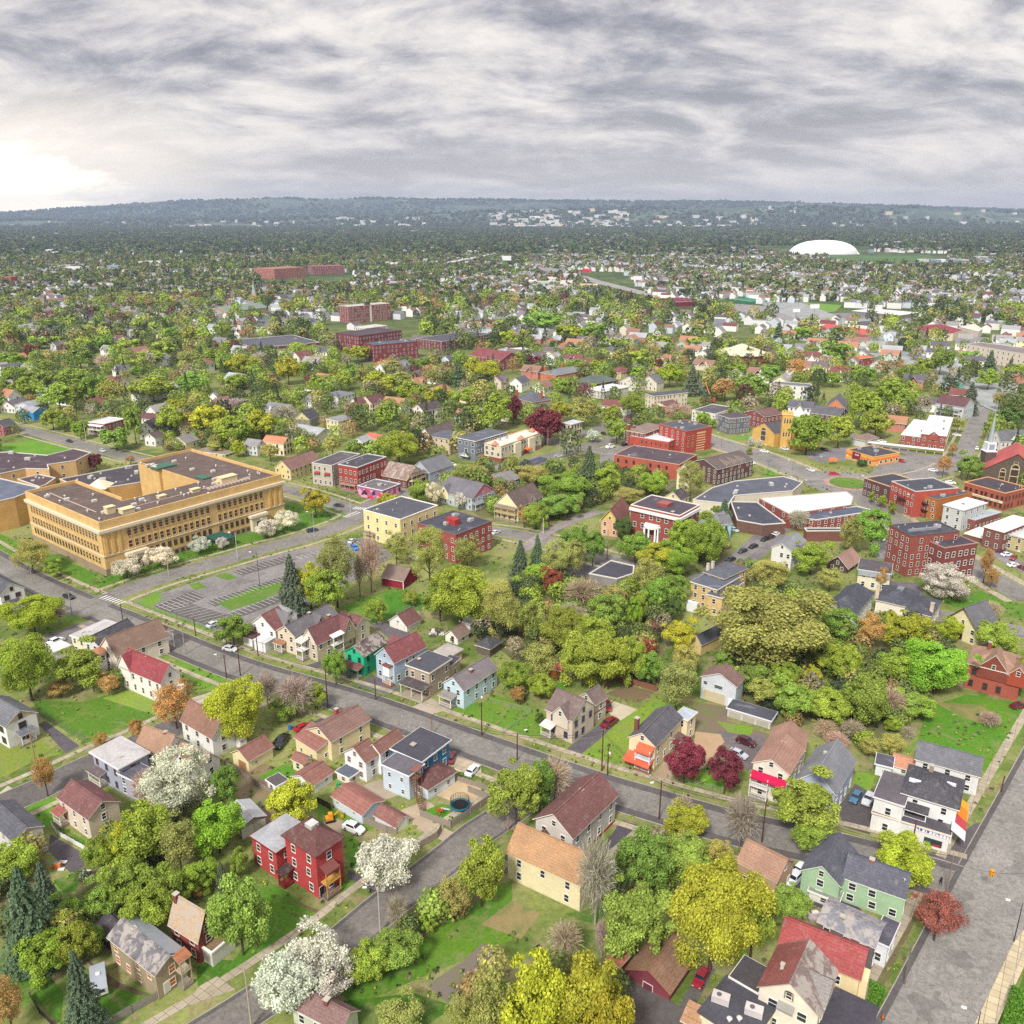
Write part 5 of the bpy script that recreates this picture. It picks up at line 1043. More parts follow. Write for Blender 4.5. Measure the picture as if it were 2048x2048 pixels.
block('brick_warehouse','brick warehouse with a dark blue flat roof and red front','building',[(1428,948),(1935,880),(2080,915),(1630,985)],5.0,'9a4840','565d6e',short='dark blue-roofed warehouse',win=True,step=3.2,vents=1)
block('brick_warehouse','low dark brick annex with a black roof below the warehouse','building',[(1540,1045),(1830,1045),(1930,1065),(1560,1068)],4.0,'7c4a3c','46454e',short='low dark brick annex')
b=Bld('brick_mansion','red brick mansion with a white cornice and round white portico','mansion',short='red brick portico mansion');b.vol((222,885),(602,962),(772,885),1200,'f',0,wall='99463c',rc='524a54',wk='brick',trim='f2e6e0',step=3.6,win=3,wsz=(1.2,1.7));v=b.v
b.box('cornice',-.7,v['L1'],-.7,v['L2']+.4,v['h']-1.3,v['h']-.2,mat('paint','f0eeec'));b.box('penthouse',v['L1']*.35,v['L1']*.65,v['L2']*.4,v['L2']*.62,v['ztop'],v['ztop']+1.2,mat('brick','99463c'));b.chimney(.15,.2,.8,'99463c',1.2)
pc=[(-3.2*math.sin(math.pi*i/8),v['L2']*.53-3.4*math.cos(math.pi*i/8))for i in range(9)]
b.part('portico_roof',MB().prism(pc,6.2,6.9).prism([(x*.9,v['L2']*.53+(y-v['L2']*.53)*.9)for x,y in pc],6.9,7.5).mesh('portico_roof',[mat('paint','f0f0ee')]))
for i in(1,2,4,6,7):b.part('portico_column',MB().tube((pc[i][0]*.92,v['L2']*.53+(pc[i][1]-v['L2']*.53)*.92,0),(pc[i][0]*.92,v['L2']*.53+(pc[i][1]-v['L2']*.53)*.92,6.2),.32,.27,10).mesh('portico_column',[mat('paint','f0f0ee')],True))
b=Bld('house','half-timbered house with an orange gable beside the brick mansion',short='orange-gabled house');b.vol((5,978),(138,990),(238,895),1112,'gv',905,wall='e0b08c',rc='8a4c42',gab='e0c86c',over=.7,trim='ead8c4')
b=Bld('house','pale blue house with a grey roof among the bright trees',short='hidden pale blue house');b.vol((720,1020),(830,1050),(985,990),6.5,'gv',3.0,wall='a9d6ea',rc='8a8b93');b.vol((860,980),(905,1015),(985,1000),6.5,'gv',2.6,wall='a9d6ea',rc='77757d')
b=Bld('house','yellowish twin-gabled house in front of the dark dormered block',short='twin-gabled cream house');b.vol((500,800),(610,830),(660,800),6.0,'gv',2.8,wall='e6d8a8',rc='54484e')
b=Bld('house','cream Victorian peeking above the willow by the long orange brick building',short='cream Victorian');b.vol((590,600),(680,620),(720,590),9,'gv',3,wall='f0ecc4',rc='6d6066')
org(900,780)
b=Bld('duplex_house','blue clapboard duplex with pink gable and grey roof',short='pink-gabled blue duplex');b.vol((-90,762),(165,822),(345,757),912,'gu',707,wall='b9c9d6',rc='6f6d76',gab='d98a9c',step=2.8).cross('A',.82,5,3.0,rc='6f6d76',wall='efe2b8',out=.4);b.porch('C',.0,.4,2,2.4,'8f8f94')
b=Bld('house','cream Victorian house with three storeys of balconies and a brown roof',short='balconied Victorian');b.vol((350,852),(512,887),(700,800),1000,'gv',780,wall='e9dca4',rc='6e5852',gab='f0e6b8',step=2.8,win=3).cross('C',.55,4.5,3,rc='6e5852',wall='efe2b8');b.porch('A',.02,.98,2.0,2.4,'8a7a6a','cdbc98',2)
b=Bld('grey_apartments','slate-grey apartment block with white corner trim and round attic windows','apartment block',short='slate-grey apartment block');b.vol((32,368),(192,388),(455,322),543,'F',0,wall='7c8491',rc='5f626c',trim='eef0f2',step=3.6,win=3,wsz=(1.8,1.5));b.cross('A',.5,5,1.6,rc='54565f',wall='eef0f2',out=1.8,z=2.8)
b.vol((-165,350),(-5,372),(120,330),8.6,'F',0,wall='d9c4a4',rc='5f626c',trim='d8d0c4')
b=Bld('cream_apartments','cream and brown apartment block with small orange pyramid roofs','apartment block',short='orange-capped apartments');b.vol((277,405),(385,435),(665,325),550,'f',0,wall='ddd3b4',rc='e4d8c8',trim='e8c8a8',step=3.0,win=3,wsz=(1.5,1.4)).vents(3,2,3);v=b.v
for fx,fy in((.02,.4),(.5,.06),(.97,.5)):
 z_=v['ztop'];b.part('roof_cap',MB().poly([(-1.6,-1.6,0),(1.6,-1.6,0),(0,0,2)]).poly([(1.6,-1.6,0),(1.6,1.6,0),(0,0,2)]).poly([(1.6,1.6,0),(-1.6,1.6,0),(0,0,2)]).poly([(-1.6,1.6,0),(-1.6,-1.6,0),(0,0,2)]).mesh('roof_cap',[mat('shingle','e0834f')]),(v['L1']*fx,v['L2']*fy,z_+.3))
b.box('brick_base',-.05,v['L1'],-.05,v['L2'],0,2.2,mat('brick','94493c'));b.box('bay',v['L1']*.3,v['L1']*.45,-1.0,0,0,v['h'],mat('siding','efe6cc'));b.box('bay',v['L1']*.65,v['L1']*.8,-1.0,0,0,v['h'],mat('siding','efe6cc'));b.awning('C',.55,.68,3.2,2,.6,'e0713a')
b=Bld('flat_shop','low pale building with a dark roof beside the street-corner','building',short='low pale corner building');b.vol((530,560),(640,575),(790,530),3.4,'F',0,wall='d6d2c8',rc='4d4e5a',trim='cfd0d2',win=0)
b=Bld('house','narrow cream three-storey house with brown-framed windows by the copper beech',short='narrow cream house');b.vol((845,250),(915,262),(1000,240),395,'F',0,wall='d9ccb4',rc='b9bfc6',trim='e8e4da',step=2.4,win=3,frame='8a6a58')
b=Bld('garage','orange-and-grey garage beside the yard with a green base','building');b.vol((305,640),(400,700),(480,650),3.8,'gv',2.2,wall='4f7a6c',rc='83807f',gab='c08a74')
b=Bld('manor_house','dark slate-roofed manor with tall orange chimneys','mansion',short='slate-roofed manor');b.vol((500,60),(620,95),(750,70),7.5,'h',4.5,wall='b08a7a',rc='5f6170',wk='brick',step=3).chimney(.6,.1,2.5,'b5532f',1.2).chimney(.02,.9,2.0,'b5532f',1.2)
b=Bld('cream_hotel','long cream three-storey hotel with a dark flat roof','building',short='long cream hotel');b.vol((1468,30),(1540,48),(1800,22),150,'F',0,wall='e2d6bb',rc='55565f',trim='efe8d8',step=2.6,win=3)
b=Bld('garage','little pillared brick pavilion with a cream front below the cream hotel','building');b.vol((1535,105),(1640,130),(1720,105),4.5,'gv',2,wall='a5644c',rc='7a4f48',gab='f0ecc8')
b=Bld('shop_building','low white-roofed building near the orange brick hall','building');b.vol((1040,-10),(1160,15),(1340,-25),5,'F',0,wall='d9d4c8',rc='e4e2de',trim='e8e4de')
block('garage_row','black-roofed garages enclosed by a white fence','garage',[(1050,1390),(1215,1290),(1390,1330),(1385,1390),(1260,1430)],3.0,'8d8a88','4e4d57',short='white-fenced garages')
org(450,780)
b=Bld('cream_apartments','pale yellow three-storey apartment block with a stepped flat roof','apartment block',short='pale yellow apartment block');b.vol((1067,908),(1322,992),(1582,877),1200,'f',0,wall='efdfa4',rc='55565f',trim='f4efe6',step=4.2,win=3).vents(4);b.porch('A',.7,.95,1.6,2.4,'8f7468','e6dcb8',1)
b=Bld('brick_apartment','red and tan brick apartments with a black roof behind the bare trees','apartment block',short='red and tan brick apartments');b.vol((1467,1012),(1742,1107),(2000,1000),1310,'f',0,wall='a0453a',rc='494b56',wk='brick',trim='7a6a68',step=3.4,win=3).vents(3,3,4);b.box('stair_house',b.v['L1']*.35,b.v['L1']*.5,b.v['L2']*.35,b.v['L2']*.6,b.v['ztop'],b.v['ztop']+2.2,mat('siding','b03c3c'))
b=Bld('red_barn','small dark red barn with a brown gambrel roof','barn',short='small dark red barn');b.vol((1197,1402),(1345,1442),(1425,1362),1505,'gu',1345,wall='96283a',rc='8a7064',win=0,trim='f0ece6').box('corner_board',-.1,.15,-.1,.15,0,b.v['h'],mat('paint','f0eeea'))
b=Bld('mural_building','low purple mural-painted building with a grey flat roof','building',short='purple mural building');b.vol((987,738),(1190,772),(1340,722),842,'f',0,wall='a5648c',rc='6f6a6e',trim='dcdce2',win=0,wk='paint').vents(4,1,2)
v=b.v;mm=bpy.data.materials.new('mural');mm.use_nodes=True;t=mm.node_tree;vo=N('ShaderNodeTexVoronoi',t);vo.inputs['Scale'].default_value=.55;L(t,N('ShaderNodeTexCoord',t).outputs['Object'],vo.inputs['Vector']);sp_=N('ShaderNodeSeparateColor',t);L(t,vo.outputs['Color'],sp_.inputs[0])
cr_=N('ShaderNodeValToRGB',t);cr_.color_ramp.interpolation='CONSTANT';L(t,sp_.outputs[0],cr_.inputs[0])
for i,c_ in enumerate(('a5648c','c93a4c','3c2f4a','d89ab4','5c4a86','a5648c','e6d6dc')):
 e_=cr_.color_ramp.elements[i]if i<2 else cr_.color_ramp.elements.new(.5);e_.position=i/7;e_.color=(*hx(c_),1)
L(t,cr_.outputs[0],t.nodes['Principled BSDF'].inputs['Base Color'])
b.part('mural',MB().box(-.06,-.01,.2,v['L2']-.2,.1,v['h']-.2).mesh('mural',[mm]));b.part('mural',MB().box(.2,v['L1']-.2,-.06,-.01,.1,v['h']-.2).mesh('mural',[mm]))
b=Bld('brick_block','red brick three-storey house with awnings and dark roof','building',short='red brick awning building');b.vol((817,585),(1000,597),(1262,522),778,'f',0,wall='a83f30',rc='4c4a52',wk='brick',trim='d8d8dc',step=2.7,win=3).vents(3);b.porch('A',.1,.9,1.5,2.4,'6a5a56','b8a89a',2,roof=False)
b=Bld('row_house','pale grey row building with red-roofed bay windows','building',short='pale grey row building');b.vol((640,562),(806,577),(1040,490),732,'f',0,wall='c4bcb0',rc='5a545a',trim='d8d6d2',step=2.8,win=3,para=.2);b.awning('A',.1,.35,6.4,1,.5,'a8433a');b.awning('A',.6,.85,6.4,1,.5,'a8433a')
b=Bld('house','yellow cream house with a brown roof next to the school',short='cream house next to the school');b.vol((392,577),(492,602),(700,520),682,'gv',535,wall='e6d394',rc='8f6258',step=3).chimney(.4,.5,.3)
b=Bld('house','brown house with a mottled roof and cream gable front',short='mottled brown house');b.vol((1180,622),(1372,680),(1462,620),745,'gu',575,wall='7a4f42',rc='8a7468',rk='patchy',gab='ecdcae').porch('C',.1,.9,2,2.4,'6a5850','e6d8b0',2)
b=Bld('house','pale blue-grey clapboard house with a grey roof',short='pale blue-grey house');b.vol((1407,592),(1542,622),(1717,560),695,'gv',540,wall='b4bfcc',rc='76767e',step=3).chimney(.3,.5,.3,'c9c9cc');b.porch('C',.3,.6,2,2.4,'6e5a58')
b=Bld('house','yellow cube house with a flat grey roof on a lawn',short='yellow cube house');b.vol((767,218),(852,237),(972,208),342,'F',0,wall='efe2b4',rc='8a8a90',trim='f2eee2',step=3).chimney(.5,.5,.4,'8f8f90')
b=Bld('house','long house with a pale grey roof and low white dormer',short='pale grey dormered house');b.vol((500,290),(690,345),(770,300),410,'gu',2.6,wall='d9d4c4',rc='a9abb0').cross('A',.5,6,1.2,rc='c9c9cc',wall='e6e2d6',z=5.4)
b=Bld('house','cream house with an orange roof behind the school',short='orange-roofed cream house');b.vol((290,385),(440,405),(495,380),500,'gu',2.4,wall='ece2c0',rc='cf7a45',step=2.4,frame='8a5a44')
b=Bld('house','pale grey house with a dull grey roof beside the orange-roofed house',short='dull grey-roofed house');b.vol((150,410),(240,425),(300,400),500,'gu',2.4,wall='d8dce0',rc='8f8c92')
b=Bld('house','dark-roofed house with a yellow-green gable',short='yellow-green gabled house');b.vol((530,215),(640,225),(700,190),5,'gv',4,wall='8a8668',rc='4c4d58',gab='d8cf94')
b=Bld('house','white house with an orange-red roof half hidden by a maple',short='white house with orange-red roof');b.vol((1075,350),(1160,372),(1210,350),5.0,'gu',1.6,wall='eeeef0',rc='d9583c')
b=Bld('house','white cottage with a light grey roof by the hidden garden','house');b.vol((960,385),(1050,400),(1100,370),4.4,'gv',2.2,wall='e8e9ea',rc='a4a6aa')
b=Bld('brick_block','pinkish two-storey flat-roofed house beside the white houses','building',short='pinkish flat-roofed house');b.vol((477,22),(520,30),(655,5),90,'F',0,wall='bfa595',rc='d0cdc8',trim='d9d4cc',win=2)
b=Bld('house','white turreted house with a grey conical roof',short='white turreted house');b.vol((770,30),(850,55),(940,20),135,'h',2.4,wall='eceeef',rc='7a7d86',win=3);v=b.v;b.part('turret',MB().tube((0,0,0),(0,0,v['h']+1),2.2,2.2,12).mesh('turret',[mat('siding','eceeef')]),(1.0,v['L2']*.2,0));b.part('turret_roof',MB().tube((0,0,v['h']+1),(0,0,v['h']+4),2.6,.05,12).mesh('turret_roof',[mat('shingle','6f7280')]),(1.0,v['L2']*.2,0))
b=Bld('house','white and brown Victorian house with steep maroon roofs',short='steep maroon Victorian');b.vol((1045,80),(1110,105),(1190,75),175,'gv',4.0,wall='ecdcc4',rc='6d3f40',step=2.2,frame='7a4438').cross('C',.5,4,3,rc='6d3f40',wall='ecdcc4');b.vol((945,100),(1000,112),(1060,95),6,'gv',3.4,wall='f0ece6',rc='7d4a44',step=2.2)
b=Bld('house','white two-chimneyed house with black roof trim',short='two-chimneyed white house');b.vol((1415,140),(1500,160),(1640,130),6.5,'gv',3.2,wall='f0e8e0',rc='55484c',step=2.2,frame='7a4a40').chimney(.1,.5,1.4,'c98a6c').chimney(.6,.5,1.4,'c98a6c')
b=Bld('house','low white chapel-like house with a dark roof by the grey apartments',short='low white chapel');b.vol((1480,330),(1545,345),(1720,285),5.0,'gv',3.4,wall='eeeeec',rc='6a5a58')
b=Bld('house','white small house with balconies beside the pinkish house','house');b.vol((585,75),(650,88),(750,60),5.6,'gu',2,wall='eceded',rc='8c8d92',step=2.2)
org(0,800)
b=Bld('brick_house','red brick flat-roofed apartment with white porches','building',short='white-porched brick apartment');b.vol((665,175),(790,190),(945,150),275,'f',0,wall='8c4438',rc='c6c8cc',wk='brick',trim='e8e6e0',step=2.6,win=2).porch('A',.1,.9,1.8,2.4,'e8e6e0','f0eeea',2)
b=Bld('house','cream house with a brown roof alone behind the school',short='lone cream house behind school');b.vol((1305,305),(1400,325),(1490,295),375,'gv',2.6,wall='f0e6bc',rc='85807c',step=2.2)
b=Bld('house','white house with a dark grey gable beside the tall poplar',short='white house by the poplar');b.vol((1075,200),(1150,215),(1260,150),6.5,'gv',3.4,wall='f0f0ee',rc='58545f')
b=Bld('house','small white gabled cottage at the roadside behind the poplar','house');b.vol((1110,275),(1170,290),(1220,265),4.5,'gv',2.2,wall='ececea',rc='6a5450')
b=Bld('house','bright blue house with a pale grey roof',short='bright blue far house');b.vol((180,75),(250,95),(335,70),155,'gu',2.2,wall='2a94d0',rc='9a9ba4')
b=Bld('house','white house with mauve-grey gables on the far left corner',short='mauve-roofed white house');b.vol((40,40),(110,55),(180,20),100,'gv',3.2,wall='efe8e4',rc='6e6670',step=2.4);b.vol((150,30),(230,50),(330,15),5,'gv',2,wall='d4dae2',rc='9a9ca6')
b=Bld('house','crimson house with white windows on the left edge',short='crimson house');b.vol((-40,190),(25,205),(105,180),270,'gv',2.8,wall='a82c48',rc='55525c',step=2.0)
b=Bld('shed','little white shed with a bright red roof','shed');b.vol((470,95),(500,105),(530,92),2.8,'gu',1.0,wall='f0ece6',rc='c93c34')
b=Bld('yellow_terrace','pale yellow low terrace with brown window frames','house');b.vol((1510,375),(1700,415),(1740,385),430,'F',0,wall='ece2b0',rc='8a8070',step=2.4,frame='8a6a50')
b=Bld('house','white house with a dark red roof between the poplar and the trees','house');b.vol((1060,130),(1180,150),(1240,125),5,'gu',2.2,wall='e9e4de',rc='6d3f44')
##  the school
SH=18.0
org(0,800)
sg=[G(*P(*p),SH)for p in((108,735),(745,925),(2148,590))]
Yb=DY(800+1330*O[2]);SH=H-Yb*math.tan(ang(800+925*O[2]))
A_,B_,C_=(G(*P(*p),SH)for p in((108,735),(745,925),(2148,590)))
u_,v_=(A_-B_),(C_-B_);th=math.atan2(v_.y,v_.x);th2=math.atan2(u_.y,u_.x)-math.pi/2;th=(th*v_.length+th2*u_.length)/(v_.length+u_.length)
SL1,SL2=v_.length*1.035,u_.length*1.09
if DEBUG:print('SCHOOL h',SH,'L1',SL1,'L2',SL2,'angles',math.degrees(th),math.degrees(th2))
school=tag(empty('school',(B_.x,B_.y,0),th),'huge yellow brick school with arched top-floor windows and brown flat roof','school');LAND.append(('yellow brick school',Vector((B_.x,B_.y,0))));LAND.append(('school side entrance',G(*P(1640,1150))));LAND_ALL.append((school,Vector((B_.x,B_.y,0))))
YB,STN,ROOFB=mat('brick','dfb876'),mat('paint','e2d5bb'),mat('flat','665852')
wd_=20.0
def sp(name,me,loc=(0,0,0),rz=0,sc_=None):return put(name,me,school,loc,rz,sc_)
WG=[(0,SL1,0,wd_),(0,wd_*.95,wd_,SL2),(SL1-24,SL1,wd_,SL2+8),(SL1*.66,SL1-24,SL2-8,SL2+8)]
wb,rb=MB(),MB()
for i,(x0,x1,y0,y1)in enumerate(WG):
 hh=SH-(.02*i);wb.box(x0,x1,y0,y1,-.5,hh-1.2);rb.box(x0+.4,x1-.4,y0+(.4 if i in(0,3)else-1.0),y1-.4 if i else y1-.4,hh-1.21,hh-1.15)
sp('wall',wb.mesh('wall',[YB]));sp('roof',rb.mesh('roof',[ROOFB]))
pb=MB()
def par(x0,y0,x1,y1):pb.box(x0,x1,y0,y1,SH-1.22,SH)
par(0,0,SL1,.5);par(0,.5,.5,SL2);par(SL1-.5,.5,SL1,SL2+8);par(.5,SL2-.5,wd_*.95,SL2);par(SL1*.66,SL2+7.5,SL1-.5,SL2+8)
par(wd_*.95-.5,wd_,wd_*.95,SL2-.5)
sp('parapet',pb.mesh('parapet',[YB]))
cb_=MB();cb_.box(-.9,SL1+.9,-.9,0,SH*.80,SH*.85).box(-.9,0,0,SL2,SH*.80,SH*.85).box(-.5,SL1+.5,-.5,0,SH*.77,SH*.80).box(-.5,0,0,SL2,SH*.77,SH*.80)
cb_.box(-.25,SL1+.2,-.25,0,SH*.355,SH*.375).box(-.25,0,0,SL2,SH*.355,SH*.375);sp('cornice',cb_.mesh('cornice',[STN]))
sb_=MB().box(-.15,SL1+.1,-.08,0,0,SH*.125).box(-.15,0,0,SL2,0,SH*.125);sp('stone_base',sb_.mesh('stone_base',[mat('brick','a08a72')]))
nW,extra=0,MB()
floors=[(SH*.025,SH*.075,False),(SH*.19,SH*.115,False),(SH*.405,SH*.125,False),(SH*.62,SH*.10,True)]
rest_V=[]
def swin(face,q,z,w,h_,arch):
 global nW
 nW+=1
 loc,rz=((q,0,z),0)if face=='C' else((0,q,z),-math.pi/2)
 if nW<=98:sp('window',win_mesh('d8bb86',arch,'4a3b33'),loc,rz,(w,3.0,h_))
 else:rest_V.append((loc,rz,w,h_,arch))
for fi in(3,2,1,0):
 z,h_,ar=floors[fi];nA=int((SL2-5)/2.15)
 for i in range(nA):swin('A',2.5+(i+.5)*(SL2-5)/nA,z,1.15,h_,ar)
 x=8.5
 while x<SL1-10:
  if int((x-8.5)/2.35)%10!=4 or fi==0:swin('C',x+1.2,z,1.35,h_,ar)
  x+=2.35
rw=MB()
for loc,rz,w_,h_,ar in rest_V:
 for x0,x1,z0,z1,yy,m_i in((-.6,.6,-.1,1.1,-.06,0),(-.5,.5,0,1,-.1,1)):
  c_,s_=math.cos(rz),math.sin(rz)
  def tp(x,y,z):x*=w_;z*=h_;return(loc[0]+x*c_-y*s_,loc[1]+x*s_+y*c_,loc[2]+z)
  rw.poly([tp(x0,yy,z0),tp(x1,yy,z0),tp(x1,yy,z1),tp(x0,yy,z1)],m_i)
 if ar:
  pts=[tp(.5*math.cos(math.pi*i/6),-.1,1+.3*math.sin(math.pi*i/6))for i in range(7)];rw.poly(pts,1)
o_=sp('more_windows',rw.mesh('more_windows',[mat('paint','d8bb86'),mat('glass','4a3b33')]));o_['kind']='stuff'
for x in(.6,3.0,5.4,SL1-7,SL1-4.4,SL1-1.8):sp('pilaster',MB().box(x,x+1.1,-.3,0,SH*.38,SH*.77).mesh('pilaster',[mat('brick','e6b968')]))
for x in(11,SL1-13):sp('entrance',MB().box(-3.4,3.4,-1.6,0,0,5.4).box(-4,4,-2.0,0,5.4,6.4).box(-1.4,1.4,-1.7,-1.6,.2,3.8,1).mesh('entrance',[STN,mat('paint','5a4a42')]),(x,0,0))
g_=Vector((SL1*.56,0,0));sp('entrance_canopy',MB().box(-3.5,3.5,-9,0,3.2,3.6).box(-3.3,-3,-8.8,-8.5,0,3.2).box(3,3.3,-8.8,-8.5,0,3.2).box(-3.3,-3,-4,-3.7,0,3.2).box(3,3.3,-4,-3.7,0,3.2).mesh('entrance_canopy',[mat('paint','2f5a50')]),g_)
q_=random.Random(5)
for i in range(46):
 x0,x1,y0,y1=WG[q_.choice((0,0,0,1,2,3))];x,y=q_.uniform(x0+2,x1-2),q_.uniform(y0+2,y1-2)
 b_=MB().tube((0,0,0),(0,0,.7),.25,k=7).tube((0,0,.7),(0,0,.95),.45,.1,k=7)if q_.random()<.6 else MB().box(-.9,.9,-.6,.6,0,.8)
 sp('roof_vent',b_.mesh('roof_vent',[mat('metal','e4e0da')]),(x,y,SH-1.15))
for x,y,w_,d_,h_ in((9,10,3,2.4,2.4),(13,6,4.5,3,1.6),(SL1-18,10,7,3.4,2.6),(SL1*.56,9,3.4,2,1.2),(SL1*.72,11,3,2,1.0),(SL1*.4,12,3,2,.9)):sp('roof_house',MB().box(-w_/2,w_/2,-d_/2,d_/2,0,h_).box(-w_/2-.2,w_/2+.2,-d_/2-.2,d_/2+.2,h_,h_+.15).mesh('roof_house',[mat('paint','e0d0a8')]),(x,y,SH-1.15))
du=MB().box(10,SL1*.9,9.2,9.5,0,.25).box(6,6.3,14,SL2-6,0,.25)
for i in range(12):du.box(SL1*.62+i*1.6,SL1*.62+i*1.6+.5,6,8.6,0,.7)
sp('roof_ducts',du.mesh('roof_ducts',[mat('metal','d8c4b8')]),(0,0,SH-1.1))
sp('green_copper_roof',MB().box(SL1*.66-1,SL1*.66+8,SL2-8.6,SL2-2,SH-1.1,SH-.5).box(SL1*.7,SL1*.7+4,wd_+.2,wd_+6,SH-1.1,SH-.6).mesh('green_copper_roof',[mat('paint','4c6f5f')]))
org(0,800)
block('school_annex','black-roofed low court building inside the school with a cream skylight','building',[(450,600),(1060,485),(1160,560),(1150,610),(700,680),(560,650)],9.0,'c79a58','4b464d',short='school court building',ac=4,vents=8,rk='flat')
g_=G(*P(750,650),9);sk_=MB()
for i in range(4):a0=i*math.pi/2;p_=[(6.5*math.cos(a0+math.pi/4*s),6.5*math.sin(a0+math.pi/4*s),0)for s in(-1,1)];sk_.poly([p_[0],p_[1],(0,0,3.2)])
put('pyramid_skylight',sk_.mesh('pyramid_skylight',[mat('paint','efe6c4')]),LAND_ALL[-1][0],(g_.x-LAND_ALL[-1][1].x,g_.y-LAND_ALL[-1][1].y,9.05))
block('gymnasium','blue-grey roofed gymnasium on the left edge joined to the school','building',[(-300,590),(-20,590),(300,665),(110,740),(-300,830)],12.0,'d6a860','646a7c',short='blue-grey gymnasium',vents=2)
block('school_wing','ochre rear school wing with black roofs and long air handlers','building',[(-300,410),(60,395),(360,420),(560,370),(690,400),(570,460),(360,490),(370,525),(190,520),(0,560),(-300,600)],8.0,'dbb078','54464c',short='ochre rear school wing',ac=4,vents=9,win=True,step=6)
block('school_wing','plain ochre theatre block behind the school','building',[(130,600),(300,565),(420,590),(350,640),(300,660)],9.0,'d3aa70','5a4a4c',vents=5)
##  larger buildings far off
def far(name,label,cat,ox,oy,pts,h,wall,roof,short=None,win=None,wk='brick',step=4,**k):
 org(ox,oy);return block(name,label,cat,pts,h,wall,roof,short=short,win=win,wk=wk,step=step,**k)
org(450,380)
b=Bld('brick_midrise','seven-storey red brick mid-rise with rows of white windows','apartment block',short='seven-storey brick mid-rise');b.vol((882,875),(932,886),(1230,858),1010,'f',0,wall='94453e',rc='b9b4b0',wk='brick',trim='d8d0ca',step=4.2,win=6,wsz=(1.6,1.6)).vents(2,2,3);b.box('stair_tower',b.v['L1']*.5,b.v['L1']*.54,-.3,0,0,b.v['h'],mat('paint','e4dcd2'));b.box('lift_house',b.v['L1']*.45,b.v['L1']*.55,3,7,b.v['ztop'],b.v['ztop']+3.5,mat('brick','4c3c3c'))
b=Bld('brick_midrise','dark red brick complex with a flat dark roof and white annex','apartment block',short='dark red brick complex');b.vol((1080,1155),(1125,1178),(1440,1145),1300,'f',0,wall='85313a',rc='5a5f70',wk='brick',trim='6d4a50',step=4,win=4).vents(3,3,4)
b.vol((875,1080),(1010,1108),(1300,1062),1225,'f',0,wall='7c3238',rc='54464e',wk='brick',trim='6d4a50',step=4,win=4)
b=Bld('pale_annex','white stepped annex beneath the brick mid-rise','building');b.vol((1010,1030),(1060,1045),(1190,1020),12,'F',0,wall='e6e0d6',rc='c4c0ba',step=3)
b=Bld('factory','long dark factory with a pale-edged low roof','factory',short='long dark factory');b.vol((95,1130),(215,1195),(690,1145),1215,'f',0,wall='6d3438',rc='5d5c66',wk='brick',trim='e6e6e8',step=9,win=1,para=.2).vents(3,3,3)
b=Bld('brick_midrise','orange-red brick apartment block near the spire','apartment block',short='orange-red brick block');b.vol((285,588),(370,600),(550,582),675,'f',0,wall='ad6255',rc='a07468',wk='brick',trim='c88a7a',step=5,win=6)
b=Bld('brick_midrise','long plum-red brick apartment block beyond the orange one','apartment block',short='plum-red brick block');b.vol((608,572),(660,580),(905,575),640,'f',0,wall='84444a',rc='8f6460',wk='brick',trim='a86a66',step=5,win=6)
b=Bld('spired_church','buff stone church with a tall pale spire and green roof','church',short='spired stone church');b.vol((-20,900),(15,920),(250,880),970,'gv',5,wall='b89a7c',rc='7c9080',wk='brick',step=6,win=1);g_=G(*P(228,880))-b.base;put('bell_tower',MB().box(-3,3,-3,3,0,17).mesh('bell_tower',[mat('brick','c4a487')]),b.root,(g_.x,g_.y,0));put('spire',MB().tube((0,0,17),(0,0,33),2.9,.1,8).mesh('spire',[mat('metal','aebfb8')]),b.root,(g_.x,g_.y,0))
b=Bld('brick_block','long dark brick commercial building with pale side walls','building',short='long dark commercial building');b.vol((1487,1120),(1640,1150),(1970,1085),1215,'f',0,wall='7a363c',rc='54525c',wk='brick',trim='c9c4c0',step=4,win=3)
b=Bld('mansion','ochre mansion with orange chimneys and white trim','mansion',short='ochre chimneyed mansion');org(900,380);b.vol((230,1030),(330,1050),(395,1030),1085,'h',3,wall='dfa04c',rc='a05a44',step=3.4).chimney(.3,.6,2.5,'b5653c').chimney(.3,.2,2.5,'b5653c')
b=Bld('mansion','pale mint mansion with a cupola','mansion',short='pale mint mansion');b.vol((560,1050),(640,1065),(725,1045),1105,'h',2,wall='dfe6cf',rc='a9b0a0',step=3.4);b.box('cupola',b.v['L1']*.4,b.v['L1']*.6,b.v['L2']*.4,b.v['L2']*.6,b.v['h']+1,b.v['h']+4.5,mat('paint','e8ecdf'))
b=Bld('brick_manor','orange brick manor with a grey slate mansard and chimneys','mansion',short='orange brick manor');b.vol((708,1375),(800,1400),(1008,1355),1465,'h',3,wall='d0743c',rc='7c7f88',wk='brick',step=3.4,win=2).chimney(.1,.9,2.2,'c4602f',1.4).chimney(.6,.8,2.2,'c4602f',1.4);b.cross('A',.5,5,2.4,rc='7c7f88',wall='d0743c',wk='brick')
b=Bld('brick_manor','dark brick mansion with a mossy green roof','mansion',short='mossy-roofed mansion');b.vol((935,1440),(1060,1470),(1250,1430),1525,'h',4,wall='6d3a3a',rc='5a6a60',wk='brick',step=3.4,win=2).chimney(.5,.6,2.0,'c08090',1.2)
b=Bld('church','crimson-roofed church among plum trees','church',short='crimson-roofed church');b.vol((230,1235),(385,1285),(455,1248),8,'gu',5,wall='8c3c3c',rc='8c3842',wk='brick',step=5)
b=Bld('shop_building','white two-storey hall with a red side wall','building');b.vol((370,1205),(440,1225),(620,1205),1260,'F',0,wall='e2c8b8',rc='e4dcd4',step=4,win=2)
